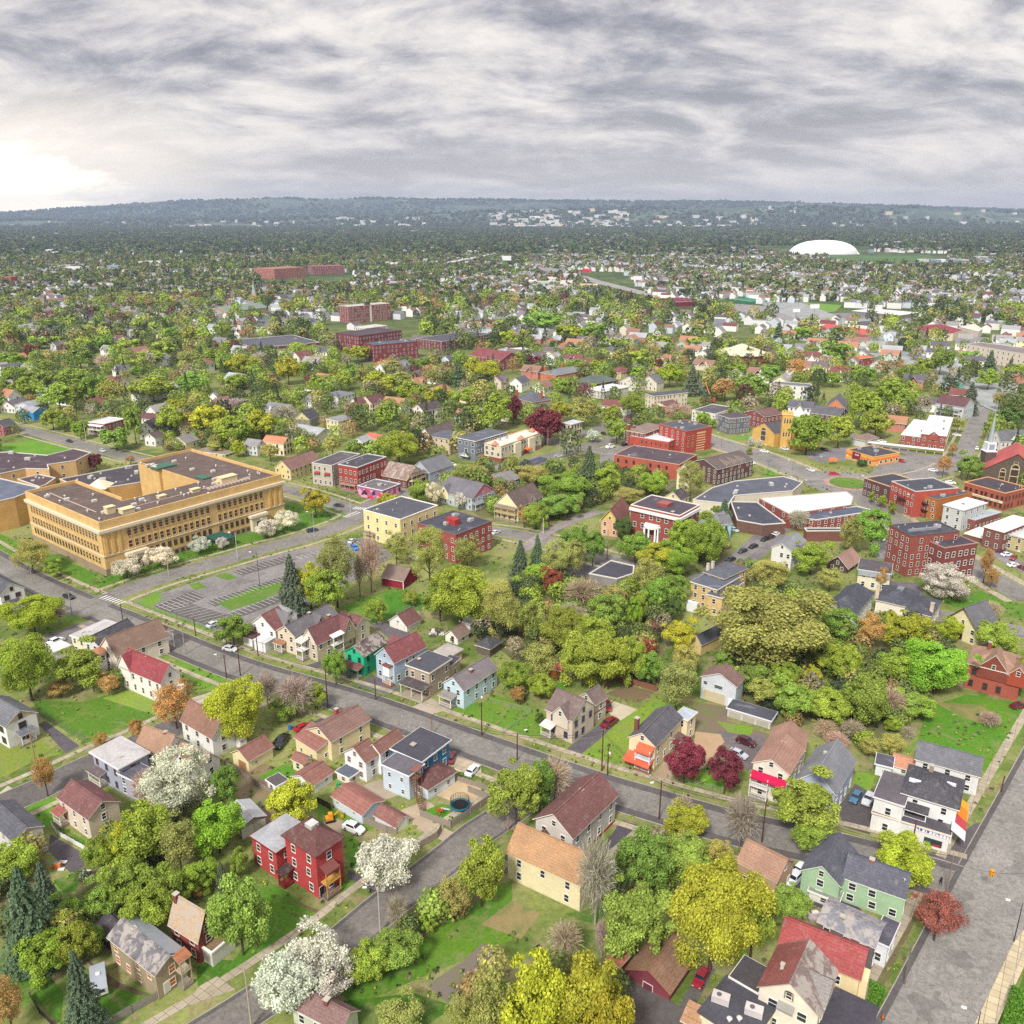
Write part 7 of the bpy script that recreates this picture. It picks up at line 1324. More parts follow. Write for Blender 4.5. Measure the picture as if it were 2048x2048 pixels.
def pole(x,yt,yb,label,kind='wood',arms=1,lamp=None,col='5e3b34',grp='utility poles along the streets'):
 X,Yb=P(x,yb);Yt=P(x,yt)[1];g=G(X,Yb);h=min(14,max(4,H-g.y*math.tan(ang(Yt))));o=tag(empty('utility_pole' if kind=='wood' else 'street_lamp',(g.x,g.y,0)),label,'pole' if kind=='wood' else 'street lamp',grp)
 put('pole',MB().tube((0,0,-.1),(0,0,h),.17 if kind=='wood' else .10,.11 if kind=='wood' else .06,8).mesh('pole',[mat('bark' if kind=='wood' else 'paint',col)]),o)
 if kind=='wood':
  for i in range(arms):put('crossarm',MB().box(-1.3,1.3,-.06,.06,-.07,.07).tube((-1.1,0,.05),(-1.1,0,.3),.06,k=6).tube((1.1,0,.05),(1.1,0,.3),.06,k=6).mesh('crossarm',[mat('bark','8a7668')]),o,(0,0,h-.5-i*1.0),R(60))
 if lamp:
  a=R(lamp);L_=2.2;dx,dy=math.cos(a)*L_,math.sin(a)*L_
  put('arm',MB().tube((0,0,h-.8),(dx*.5,dy*.5,h-.1),.04,k=6).tube((dx*.5,dy*.5,h-.1),(dx,dy,h),.04,k=6).mesh('arm',[mat('paint','6a6a6c')]),o)
  put('lamp_head',MB().box(-.35,.35,-.16,.16,-.1,.1).mesh('lamp_head',[mat('paint','f0f0ee')]),o,(dx,dy,h),a)
 LAND_ALL.append((o,g));POLES.append((g,h));return o
org(0,1150);pole(545,60,300,'pale utility pole with crossarms at the school junction',col='a39a90',arms=2);pole(930,215,360,'brown pole beside the long pale-roofed building',arms=0);pole(1400,370,600,'grey pole with crossarm below the car park corner',col='a39a90');pole(1712,310,530,'tan leaning pole in front of the green street tree',col='a88a60',arms=0);pole(1478,330,460,'thin dark pole at the car park fence',arms=0);pole(1710,600,780,'brown lamp pole by the yellow-green maple',lamp=180);pole(1815,510,760,'brown pole behind the yellow-green maple',arms=0);pole(265,1170,1400,'tan pole in front of the shuttered white house',col='a88a68',arms=0);pole(250,-60,70,'pale pole by the upper left corner house',col='a39a90')
org(450,1150);pole(250,370,610,'dark red-brown pole in front of the white porch house',arms=0);pole(778,700,1010,'tall dark pole opposite the teal house',arms=0);pole(1562,1050,1200,'tan pole with a crossarm behind the bright blue house',col='9a7a58');pole(1138,780,940,'brown pole before the light blue house',arms=0)
org(900,1150);pole(240,960,1210,'dark lamp pole on the verge by the fenced lawn',arms=0,lamp=90);pole(507,1190,1400,'brown street-lamp pole across from the fenced lawn',arms=0,lamp=30);pole(1145,1170,1480,'taller of two poles before the orange-awning house',arms=1);pole(1188,1300,1510,'shorter of two poles before the orange-awning house',arms=0,lamp=-90);pole(1578,1550,1840,'dark pole beside the plum trees',arms=0,lamp=200);pole(440,1700,1932,'pinkish pole by the lane corner',col='a5806c',arms=0)
org(1024,1536);pole(1885,250,560,'reddish pole in front of the crimson-awning house',arms=0)
org(512,1536);pole(940,900,1250,'white-headed lamp pole leaning over the lane',kind='wood',arms=0,lamp=180,col='b9b4ae')
org(0,1536);pole(1900,1500,1960,'pale wooden pole by the cracked lane',col='b0a394',arms=0)
org(1536,1536);pole(1345,660,940,'utility pole with pale crossarms at the corner store',col='8a7a70',arms=2);pole(1090,390,575,'brown pole against the store wall',arms=0,col='7c4a44');pole(1855,1020,1310,'slim dark street lamp on the wide pavement, upper one','lamp',lamp=160,col='3f4246',grp='dark street lamps');pole(1540,1840,2130,'slim dark street lamp on the wide pavement, lower one','lamp',lamp=160,col='3f4246',grp='dark street lamps');pole(1030,1340,1630,'thin grey pole at the torn verge',arms=0,col='77706c');pole(1760,60,180,'thin dark pole beside the long light grey house',arms=0)
org(450,780);pole(265,1225,1500,'black lamp pole in the school car park','lamp',lamp=170,col='3a3c40');pole(675,920,1110,'white-headed lamp by the school street','lamp',lamp=170,col='b9bcc0');pole(95,1080,1270,'grey lamp at the school crossing','lamp',lamp=170,col='b9bcc0');pole(950,790,950,'signal pole at the crossing by the pale yellow apartments',col='b9bcc0');pole(1105,1060,1300,'dark pole between the bare trees',arms=0);pole(1020,1200,1550,'thin pole left of the red barn',arms=0)
org(0,800);pole(1275,1210,1330,'pale post on the school verge',arms=0,col='b0aca4');pole(655,170,330,'white pole at the street behind the school',arms=0,col='d0ccc4');pole(1795,1000,1200,'pale lamp by the school canopy','lamp',lamp=170,col='b9bcc0')
org(900,780);pole(703,965,1085,'white pole by the alley',arms=0,col='d5d2cc');pole(1185,1050,1280,'thin grey pole before the orange-gabled house',arms=0,col='8f8a84');pole(738,290,460,'wooden pole with crossarms at the crossroads',col='a5978a',arms=2);pole(922,370,500,'traffic pole at the crossroads',arms=1,col='a5978a');pole(830,310,450,'pale pole in front of the copper beech',arms=0,col='c5bcb0');pole(1150,180,330,'pole with crossarms under the avenue trees',col='a5978a')
org(1200,780)
for x,yt,yb,w_ in((1265,380,630,'tall'),(1100,340,440,'slim'),(1450,530,610,'short dark'),(1695,500,590,'black'),(1885,490,620,'tall silver'),(1585,680,750,'short black'),(915,320,430,'thin')):pole(x,yt,yb,'%s avenue lamp %s'%(w_,{'tall':'beside the triangular lawn','slim':'before the grey trimmed apartments','short dark':'on the avenue median','black':'at the diner sign','tall silver':'in front of the diner','short black':'by the workshop corner','thin':'at the lettered brick block'}[w_]),'lamp',lamp=180,col='77797c',grp='avenue lamps')
org(1536,750)
for x,yt,yb,l in((728,760,970,'silver mast at the roundabout edge'),(1070,900,1110,'brown mast in front of the red painted brick building'),(845,680,760,'black lamp before the diner car park'),(1465,730,830,'white pole at the long brick building corner'),(1400,1060,1130,'black lamp behind the brick apartments'),(1900,1330,1530,'grey pole in the right-edge lot')):pole(x,yt,yb,l,'lamp',lamp=180,col='8a8480',grp='town-centre lamps')
org(1536,1536);a_=G(*P(1370,860));ph=9.0;s_=G(*P(1690,790),5.6)
def wire(a,b,name='power_line',sag=.6,r=.05,label=None):
 m=MB();n=10;pts=[a.lerp(b,i/n)-Vector((0,0,sag*4*(i/n)*(1-i/n)))for i in range(n+1)]
 for i in range(n):m.tube(pts[i]-a,pts[i+1]-a,r,k=4)
 o=put(name,m.mesh(name,[mat('rubber','3a3a3e')]),loc=a);tag(o,label or 'thin sagging cable strung between street poles','cable','overhead cables' if not label else None);return o
pA=Vector((POLES[-1][0].x,0,0));idx=[i for i,(g,h)in enumerate(POLES)]
stp=min(POLES,key=lambda q:(q[0]-G(*P(1345,940))).length);p0=Vector((stp[0].x,stp[0].y,stp[1]-1.4));p1=s_+(s_-p0)*1.0;p1 .z=p0 .z
wire(p0,p1,'signal_cable',1.2,.03,'black cable holding the yellow traffic signal over the crossing')
tl=tag(empty('traffic_signal',s_),'yellow traffic signal hanging over the junction','traffic signal');put('housing',MB().box(-.28,.28,-.28,.28,-.75,.55).mesh('housing',[mat('paint','e6a020')]),tl);put('hanger',MB().tube((0,0,.55),(0,0,p0 .z-1.2-s_.z),.03,k=5).mesh('hanger',[mat('rubber','3a3a3e')]),tl)
for i,c_ in enumerate(('b02a20','b98a1c','2c7a3c')):
 for yy in(-1,1):put('lens',MB().tube((0,yy*.28,.32-i*.4),(0,yy*.36,.32-i*.4),.13,k=8).mesh('lens',[mat('paint',c_)]),tl)
near_p=sorted([q for q in POLES if q[1]>7],key=lambda q:q[0].y)
def chain(pts):
 org(0,1150)
CH=[('0',[(545,300),(930,360),(1400,600)])]
def pole_at(ox,oy,x,y):org(ox,oy);g=G(*P(x,y));return min(POLES,key=lambda q:(q[0]-g).length)
seq=[pole_at(0,1150,250,70),pole_at(0,1150,545,300),pole_at(0,1150,1400,600),pole_at(0,1150,1815,760),pole_at(450,1150,778,1010),pole_at(450,1150,1562,1200),pole_at(900,1150,507,1400),pole_at(900,1150,1145,1480),pole_at(900,1150,1578,1840),pole_at(1024,1536,1885,560),pole_at(1536,1536,1345,940)]
for a,b_ in zip(seq,seq[1:]):
 for dz in(.3,.9):wire(Vector((a[0].x,a[0].y,a[1]-dz)),Vector((b_[0].x,b_[0].y,b_[1]-dz)),sag=.9)
##  fences
def fence(pts,label,h=1.7,col='9a8f84',kind='board',name='wooden_fence',cat='fence'):
 g=[G(*P(*p))for p in pts];o=tag(empty(name,g[0]),label,cat);b=MB();pm_=MB().box(-.06,.06,-.06,.06,0,h+.06).mesh('post',[mat('bark' if kind=='board' else 'metal',col)]);rr=random.Random(len(label));LAND_ALL.append((o,g[0]))
 for a,c in zip(g,g[1:]):
  d=c-a;Ln=d.length;t=d.normalized();n=Vector((-t.y,t.x,0))*.02;k=max(1,int(Ln/(.17 if kind=='board' else 2.4)))
  if kind=='board':
   for i in range(k):p=a-g[0]+d*(i/k);q=p+t*(Ln/k*.9);hh=h*rr.uniform(.94,1.04);b.prism([(p-n).xy,(q-n).xy,(q+n).xy,(p+n).xy],.05,hh)
  else:
   for z in(h-.05,h*.5,.12):q=c-g[0];p=a-g[0];b.tube((p.x,p.y,z),(q.x,q.y,z),.025,k=4)
   for i in range(int(Ln/.6)):p=a-g[0]+t*(i*.6);b.tube((p.x,p.y,.1),(p.x+t.x*.5,p.y+t.y*.5,h-.05),.012,k=3)
  m_=max(1,int(Ln/2.4))
  for i in range(m_+1):p=a-g[0]+d*(i/m_);put('post',pm_,o,(p.x,p.y,0))
 put('boards' if kind=='board' else 'mesh_panel',b.mesh('panel',[mat('bark' if kind=='board' else 'metal',col)]),o);return o
org(512,1536)
fence([(1240,365),(1470,455),(1765,250),(1600,180)],'weathered board fence around the trampoline yard');fence([(770,400),(990,490),(1060,500)],'grey board fence between the two pale garages');fence([(1160,585),(1215,620),(1370,530),(1400,470)],'board fence around the small lawn beside the lane');fence([(1500,90),(1790,185)],'low picket fence beside the concrete forecourt',1.3)
org(450,1150);fence([(0,1440),(120,1510),(235,1590),(360,1660)],'brown picket fence behind the cream garage',1.4);fence([(700,1720),(800,1770)],'dark board fence at the end of the long blue garage',1.5,'54453e');fence([(1100,370),(1440,240),(1500,330)],'grey chain-link fence round the mown lawn',1.5,'8f958f','link','chain_link_fence');fence([(1050,850),(1210,920),(1330,850)],'green chain-link fence before the light blue house',1.2,'8fa59c','link','chain_link_fence')
org(0,1150);fence([(1010,225),(1640,440)],'long chain-link fence along the school car park',1.5,'8a9088','link','chain_link_fence');fence([(300,1060),(640,1250)],'chain-link fence between driveway and lawn',1.2,'8a9088','link','chain_link_fence')
org(900,1150);fence([(1160,860),(1240,790),(1560,880)],'reddish board fence behind the vegetable plot',1.7,'8a5c4c');fence([(400,1195),(615,1040),(300,960)],'chain-link fence across the wide lawn',1.2,'9aa594','link','chain_link_fence')
org(1300,1150);fence([(130,1530),(560,1640)],'low grey fence in front of the plum trees',1.0,'8f8a84','link','metal_fence');fence([(960,620),(1200,390)],'long tan board fence beside the oak',1.8,'8f7a58')
org(0,1536);fence([(800,1960),(1000,1850),(1190,1745)],'grey board fence at the corner of the tan abandoned house',1.6,'8c867e');fence([(400,1950),(300,1850),(230,1730)],'dark tarred fence at the lower left yard',1.0,'3c3438');fence([(390,440),(440,510),(680,640)],'white solid ramp wall beside the beige house',1.1,'efefef')
org(1024,1536);fence([(720,1120),(790,1030),(900,930)],'brown board fence below the yellow house',1.4,'7c6650')
dk=tag(put('deck_frame',None)if False else empty('deck_frame',G(*P(800,850))),'unfinished timber deck frame beside the long yellow house','deck');m=MB()
for i in range(7):m.box(i*.9,i*.9+.1,0,5,.4,.55)
m.box(0,5.6,-.1,0,.3,.6).box(0,5.6,5,5.1,.3,.6);put('joists',m.mesh('joists',[mat('bark','a59888')]),dk,(-2,-2,0),R(-20))
org(512,1536);g=G(*P(1540,300));t_=tag(empty('trampoline',g),'round blue-rimmed trampoline with a dark safety net','trampoline');LAND.append(('trampoline',g))
m=MB();[m.tube((1.9*math.cos(a),1.9*math.sin(a),0),(1.9*math.cos(a),1.9*math.sin(a),.8),.04,k=5)for a in[i*math.pi/3 for i in range(6)]];put('leg',m.mesh('leg',[mat('metal','8a9096')]),t_)
dn=disc('mat',g,0,1.7,.7,.85,mat('rubber','1e2024'));dn.parent=t_;dn.location=(0,0,0);dn=disc('rim',g,1.7,2.1,.7,.9,mat('paint','2a6a88'));dn.parent=t_;dn.location=(0,0,0)
m=MB()
for i in range(24):a=i*math.pi/12;m.tube((1.95*math.cos(a),1.95*math.sin(a),.9),(1.95*math.cos(a),1.95*math.sin(a),2.4),.035,k=4)
for z in(1.3,1.7,2.1,2.4):
 for i in range(24):a,a2=i*math.pi/12,(i+1)*math.pi/12;m.tube((1.95*math.cos(a),1.95*math.sin(a),z),(1.95*math.cos(a2),1.95*math.sin(a2),z),.03,k=3)
put('safety_net',m.mesh('safety_net',[mat('rubber','26292e')]),t_)
g=G(*P(1400,350));t_=tag(empty('play_slide',g,R(30)),'small garden slide with white chute and red frame','slide');put('chute',MB().prism([(0,-.3),(2.2,-.3),(2.2,.3),(0,.3)],0,.05).mesh('chute',[mat('paint','e8ecf0')]),t_,(0,0,.3));t_.children[0].rotation_euler=(0,R(30),0);t_.children[0].location=(0,0,1.5);put('frame',MB().box(-.9,0,-.5,.5,1.2,1.3).tube((-.9,-.5,0),(-.9,-.5,1.9),.06,k=5).tube((-.9,.5,0),(-.9,.5,1.9),.06,k=5).tube((0,-.5,0),(0,-.5,1.9),.06,k=5).tube((0,.5,0),(0,.5,1.9),.06,k=5).mesh('frame',[mat('paint','b5482c')]),t_)
g=G(*P(560,400));t_=tag(empty('mini_excavator',g,R(20)),'small yellow digger on the bare patch behind the red house','digger');put('tracks',MB().box(-1,1,-.8,-.4,0,.5).box(-1,1,.4,.8,0,.5).mesh('tracks',[mat('rubber','2a2a2c')]),t_);put('body',MB().box(-.9,.6,-.6,.6,.5,1.1).box(-.3,.5,-.5,.5,1.1,1.9).mesh('body',[mat('paint','e09a24')]),t_);put('boom',MB().tube((.6,0,1),(1.9,0,2),.12).tube((1.9,0,2),(2.5,0,.7),.1).box(2.2,2.7,-.3,.3,.3,.8).mesh('boom',[mat('paint','e09a24')]),t_)
org(1200,780);g=G(*P(815,90));t_=tag(empty('crane_truck',g,R(-25)),'blue and red boom crane truck with raised arms','crane truck');put('body',MB().box(-4,4,-1.2,1.2,.6,1.6).box(3,4.8,-1.2,1.2,.6,3).mesh('body',[mat('paint','c85a3c')]),t_);put('boom',MB().tube((-1,0,1.6),(-7,0,14),.5,.3).tube((1,0,1.6),(-4,.5,7),.4,.3).mesh('boom',[mat('paint','3f6f9c')]),t_);put('second_boom',MB().tube((2,0,1.6),(-2.5,0,13),.45,.3).mesh('second_boom',[mat('paint','e08a54')]),t_);put('wheel',MB().tube((-3,-1.2,.5),(-3,1.2,.5),.5).tube((3,-1.2,.5),(3,1.2,.5),.5).mesh('wheel',[mat('rubber','1c1c1e')]),t_)
org(1536,1536);g=G(*P(1300,882));me=bpy.data.meshes.new('person');th_=R(200)
J=[(0,0,.95,.15),(0,0,1.2,.16),(0,0,1.42,.17),(0,0,1.54,.07),(0,.02,1.66,.105),(0,.02,1.76,.08),(.21,0,1.40,.07),(.27,.03,1.12,.05),(.26,-.08,.88,.04),(-.21,0,1.40,.07),(-.27,-.05,1.12,.05),(-.26,.05,.88,.04),(.11,0,.86,.10),(.12,-.12,.48,.07),(.12,-.02,.09,.05),(.12,-.16,.04,.045),(-.11,0,.86,.10),(-.12,.10,.48,.07),(-.12,.26,.12,.05),(-.12,.14,.05,.045)]
E=[(0,1),(1,2),(2,3),(3,4),(4,5),(2,6),(6,7),(7,8),(2,9),(9,10),(10,11),(0,12),(12,13),(13,14),(14,15),(0,16),(16,17),(17,18),(18,19)]
me.from_pydata([j[:3]for j in J],E,[]);ps=put('person',me,loc=(g.x,g.y,.06),rz=th_);tag(ps,'pedestrian in dark clothes walking across the side street','person');sk=ps.modifiers.new('skin','SKIN');ps.modifiers.new('smooth','SUBSURF').levels=1
for i,j in enumerate(J):me.skin_vertices[0].data[i].radius=(j[3],j[3])
me.skin_vertices[0].data[0].use_root=True;me.materials.append(mat('paint','23242a'))
hr=MB().tube((0,.03,1.66),(0,.03,1.80),.115,.07,8).mesh('hair',[mat('paint','1c1614')]);put('hair',hr,ps);
def hedge(x,y,w_,d_,h_,label,rz=0,col='5d8c2c'):
 g=G(*P(x,y));rs=np.random.RandomState(int(x));n=2600;p=rs.uniform(-1,1,(n,3));ax=rs.randint(0,3,n);p[np.arange(n),ax]=np.where(ax==2,1,np.sign(p[np.arange(n),ax]));nn=np.zeros((n,3));nn[np.arange(n),ax]=np.sign(p[np.arange(n),ax])
 c=p*np.array([w_/2,d_/2,h_/2])+np.array([0,0,h_/2]);me=quads_mesh('hedge',c+rs.normal(size=(n,3))*.05,unit(nn+rs.normal(size=(n,3))*.5),np.full(n,.13),rs.uniform(0,1,n),[mat('leaf')],rs);o=put('hedge',me,loc=(g.x,g.y,0),rz=R(rz),color=hx(col));tag(o,label,'hedge')
hedge(765,1790,2.4,7,1.6,'clipped green hedge beside the cream stucco house',-38);hedge(1880,1800,2.6,5,1.4,'clipped hedge beyond the wide pavement',-38);hedge(1830,1960,2.4,4,1.2,'clipped shrub at the lower right corner',-38)
g=G(*P(865,1890));t_=tag(empty('traffic_cone',(g.x,g.y,.05)),'orange cone-like post on the lower pavement','cone');put('cone',MB().tube((0,0,0),(0,0,.9),.2,.05,10).mesh('cone',[mat('paint','dd6a1c')]),t_);put('base',MB().box(-.25,.25,-.25,.25,0,.05).mesh('base',[mat('rubber','2a2a2a')]),t_)
org(512,1150)
def heap(ox,oy,x,y,s,label,cols,n=26,name='junk_heap',cat='heap'):
 org(ox,oy);g=G(*P(x,y));rr=random.Random(int(x));m=MB()
 for i in range(n):a,r=rr.uniform(0,6.28),rr.uniform(0,s);w_=rr.uniform(.2,.8);px,py=math.cos(a)*r,math.sin(a)*r;m.box(px-w_,px+w_,py-w_*.5,py+w_*.6,0,rr.uniform(.2,1.3)*(1.2-r/s),i%len(cols))
 tag(put(name,m.mesh(name,[mat('paint',c)for c in cols]),loc=g),label,cat)
heap(450,1150,1590,440,3.5,'heap of scrap and boards between the garages',['9c8a80','d5d2cc','6a5a54','4a4a50']);heap(1024,1536,860,735,1.8,'scattered white and green bags beside the yellow house',['e6e6e4','4c9a7c','d8dadc'],12);heap(1536,1536,300,1120,2.0,'pile of white bags behind the grey slate-roofed house',['d8d4d4','9c8f92','b5a5a5'],20);heap(0,1536,650,820,1.6,'white garden furniture stacked by the end of the black driveway',['eeeeee','d9d9d9','b9a58c'],12);heap(0,1536,430,750,1.5,'orange picnic table and blue tub on the driveway',['e0894f','3f9ac4','e2e2e2'],9)
for l,ox,oy,x,y,c_ in(('round green garden toy by the white lean-to house',450,1150,855,1600,'2fa05a'),('blue wheelie bin by the bright red car',450,1150,492,1165,'2a6fb0')):
 org(ox,oy);g=G(*P(x,y));t_=tag(empty('wheelie_bin',g),l,'bin');put('bin',MB().prism([(-.35,-.35),(.35,-.35),(.35,.35),(-.35,.35)],.05,1.0).mesh('bin',[mat('paint',c_)]),t_);put('lid',MB().box(-.4,.4,-.4,.42,1.0,1.08).mesh('lid',[mat('paint',c_)]),t_)
def board(ox,oy,x,yt,yb,w_,col,label,h0=6,name='billboard'):
 org(ox,oy);g=G(*P(x,yb));t_=tag(empty(name,g,0),label,'billboard' if name=='billboard' else 'sign');put('post',MB().tube((0,0,0),(0,0,h0),.3,k=8).mesh('post',[mat('paint','6a6c70')]),t_);put('panel',MB().box(-w_/2,w_/2,-.3,.3,h0,h0+w_*.42).mesh('panel',[mat('paint',col)]),t_);LAND_ALL.append((t_,g))
board(900,380,422,520,560,26,'eef0f0','wide white billboard near the highway bridge',9);board(900,380,1028,630,690,15,'d9305c','bright pink-red sign board beyond the warehouse',16,'roadside_sign');board(900,380,1412,680,755,14,'e9edf0','white lettered hoarding at the wood edge',16);board(1300,380,1236,890,950,11,'f0f0ee','white billboard on the grass field',9);board(1300,380,1100,925,965,8,'f4f4f2','small white hoarding at the field corner',7);board(1200,780,1755,515,560,4,'f08a54','orange diner sign on the flower bed',1.5,'roadside_sign')
##  highway bridge and fields far off
org(450,380)
br=tag(empty('highway_bridge',G(*P(1860,540))),'concrete highway bridge crossing the valley','bridge');a_,c_=G(*P(1700,548),9),G(*P(1932+120,480),9);d_=(c_-a_);o0=br.location;bb=MB();n_=Vector((-d_.y,d_.x,0)).normalized()*9;bb.prism([(a_-n_-o0).xy,(c_-n_-o0).xy,(c_+n_-o0).xy,(a_+n_-o0).xy],8,10.5);put('deck',bb.mesh('deck',[mat('concrete','c9cacc')]),br)
for f in(.15,.4,.65):p=a_+d_*f-o0;put('pier',MB().box(p.x-2,p.x+2,p.y-7,p.y+7,-1,8).mesh('pier',[mat('concrete','b9babc')]),br)
def far_strip(pts,wd,col,name='road',kind='asphalt',z=.3):strip(name,smooth([G(*P(*p)).xy for p in pts]),-wd/2,wd/2,mat(kind,col),z)
far_strip([(1100,392),(1250,400),(1340,430),(1400,480),(1390,520)],22,'b5b2b0');far_strip([(1490,470),(1550,500),(1620,545),(1640,580)],18,'b5b2b0');far_strip([(1500,462),(1700,450),(1900,440)],14,'b5b2b0')
org(900,380);far_strip([(980,650),(1100,690),(1300,740),(1500,790),(1800,860)],26,'a5a0a0');far_strip([(480,520),(520,440),(525,410)],20,'a5a5a8');far_strip([(840,165),(900,190),(980,225)],60,'a5a8a8',z=.4)
org(1300,380);sheet('grass_field',[(890,870),(1010,840),(1450,870),(1400,920),(1250,935),(980,905)],mat('lawn','6f9444'),.3);sheet('parking_lot',[(400,830),(640,860),(900,880),(1200,980),(900,990),(620,900)],mat('asphalt','9a9596'),.25);sheet('grass_field',[(1350,490),(1700,500),(1950,510),(1932,545),(1400,530)],mat('lawn','4f7048'),.3)
org(1536,380);sheet('parking_lot',[(250,930),(640,930),(1130,970),(1100,1010),(420,990),(200,960)],mat('asphalt','8a8588'),.25);sheet('grass_field',[(540,490),(1240,505),(1230,560),(900,550),(500,520)],mat('lawn','4f7048'),.32)
##  the town further out
rng=np.random.RandomState(11)
ph_=rng.uniform(0,6.28,(2,14,3))
def vnoise(x,y,s,k=0):
 v=np.zeros_like(x,dtype=float)
 for i in range(10):
  a=ph_[k,i,0];f=s*(1+i*.37);v+=np.sin(x*f*math.cos(a)+y*f*math.sin(a)+ph_[k,i,1]*3)/(1+i*.35)
 return v/3.2
def near_any(x,y,pad=2.0):
 p=Vector((x,y))
 for c,ex,ey,l1,l2 in FOOT:
  d=p-c
  if abs(d.x)>160 or abs(d.y)>160:continue
  a,b=d.dot(ex),d.dot(ey)
  if-pad<a<l1+pad and-pad<b<l2+pad:return True
 return False
RP=[(p,w_/2)for ln,w_,z in ROADS for p in ln]
RPa=np.array([(p.x,p.y,w_)for p,w_ in RP])
def on_road(x,y,pad=3):
 d=np.hypot(RPa[:,0]-x,RPa[:,1]-y)-RPa[:,2]
 if d.min()>40+pad:return False
 return any(near_line(Vector((x,y)),ln,w_/2+pad)for ln,w_,z in ROADS)
KEEP=[[(0,880),(130,880),(160,905),(60,920),(0,925)],[(1430,870),(1960,900),(1960,1010),(1500,1000),(1400,930)],[(1750,890),(1890,900),(1880,960),(1740,960)],[(1530,610),(1690,600),(1690,630),(1560,632)],[(1400,595),(1640,620),(1660,645),(1480,640)],[(1620,615),(1860,620),(1830,652),(1600,645)],[(1130,540),(1250,545),(1290,585),(1400,620),(1390,640),(1200,585)],[(1640,500),(1900,508),(1890,535),(1660,525)],[(640,640),(700,650),(740,700),(700,705)],[(1440,490),(1750,480),(1740,512),(1600,516)]]
def kept(x,y):
 q=PX((x,y,0));return any(inside(q,k)for k in KEEP)
LAWNS=[[(0,880),(190,870),(230,930),(0,930)],[(0,1090),(0,930),(240,870),(560,900),(720,1020),(860,1010),(860,1120),(640,1260),(430,1290),(230,1180)],[(1150,880),(1400,860),(1980,900),(2048,1000),(2048,1200),(1900,1160),(1700,1160),(1500,1120),(1180,930)]]
KEEP+=[[(520,546),(705,546),(705,575),(520,575)],[(675,692),(860,695),(850,735),(685,730)],[(720,640),(860,640),(850,690),(700,690)],[(470,690),(640,690),(640,712),(490,712)],[(840,700),(960,700),(960,725),(850,725)]]
TXY=np.array([[t[0].location.x,t[0].location.y,t[3]]for t in TREES])
HW=['eceae6','e6e2da','f0efec','e4dcc8','d9dde2','ecdfb8','d2c4b0','c9d2da','b5776a','e2e4e6','b9c2b4'];HWn=['white','off-white','bright white','cream','pale grey','pale yellow','tan','pale blue','brick red','whitish','sage']
HR=['77777e','5c5b64','8b6a5e','754a48','93908e','6b6064','a5785f','9fa2a8'];HRn=['grey','charcoal','brown','maroon','light grey','dark brown','reddish tan','silver-grey']
uw=MB();uw.box(-.5,.5,-.5,.5,0,1);uw.poly([(-.5,-.5,1),(-.5,.5,1),(-.5,0,1.5)]).poly([(.5,-.5,1),(.5,.5,1),(.5,0,1.5)]);UW=uw.mesh('wall',[mat('objcol')])
def uroof():
 r=MB()
 for s in(-1,1):
  p=[(-.54,s*.56,.94),(.54,s*.56,.94),(.54,0,1.54),(-.54,0,1.54)];pb=[(a[0],a[1],a[2]-.04)for a in p];r.poly(p).poly(pb,1)
  for i in(0,1,3):j=(i+1)%4;r.poly([p[i],p[j],pb[j],pb[i]],1)
 return r.mesh('roof',[mat('objcol'),mat('paint','e9e6e0')])
UR=uroof();UG=MB().poly([(-.5,-.5,.55),(.5,-.5,.55),(0,-.5,1.45)]).box(-.5,.5,-.5,0,0,.55).mesh('front_gable',[mat('objcol')])
HN=[]
def small_house(x,y,rz,kind=None):
 r=random.Random(len(HN)*7+3);wi,ri=r.randrange(len(HW)),r.randrange(len(HR));L1,L2,h=r.uniform(11,17),r.uniform(7.5,10),r.uniform(5,6.6)
 o=empty('house',(x,y,0),rz);put('wall',UW,o,scale=(L1,L2,h),color=hx(HW[wi]));put('roof',UR,o,scale=(L1,L2,h),color=hx(HR[ri]))
 if r.random()<.6:put('front_gable',UG,o,(L1*r.uniform(-.2,.2),-L2*.32,0),scale=(4.6,L2*.5,h*1.02),color=hx(HW[wi]));g=put('gable_roof',UR,o,(o.children[-1].location.x,-L2*.35,0),math.pi/2,(L2*.65,5,h*.92),hx(HR[ri]))
 if y<900:
  for i in range(3):put('window',win_mesh(),o,(-L1*.35+i*L1*.35,-L2/2,3.4),0,(1.1,1.6,1.5))
  for s in(-1,1):put('window',win_mesh(),o,(s*L1/2,s*1.5,3.4),s*math.pi/2,(1.1,1.6,1.5));put('window',win_mesh(),o,(s*L1/2,-s*1.5,.9),s*math.pi/2,(1.1,1.6,1.5))
 FOOT.append((Vector((x,y))-Vector((math.cos(rz),math.sin(rz)))*L1/2-Vector((-math.sin(rz),math.cos(rz)))*L2/2,Vector((math.cos(rz),math.sin(rz))),Vector((-math.sin(rz),math.cos(rz))),L1,L2))
 HN.append((o,'%s %s-roofed house'%(HWn[wi],HRn[ri])))
ga=math.atan2((R1[40]-R1[30]).y,(R1[40]-R1[30]).x);cand=[]
cg,sg_=math.cos(ga),math.sin(ga)
def hdens(px,py):
 if py>760:return .25
 if py>690:return .26 if px<950 else .5
 if py>600:return .6 if px<950 else .95
 if py>545:return .5 if px<900 else 1
 if py>500:return .2 if px<1050 else .8
 return .03 if px<1050 else .18
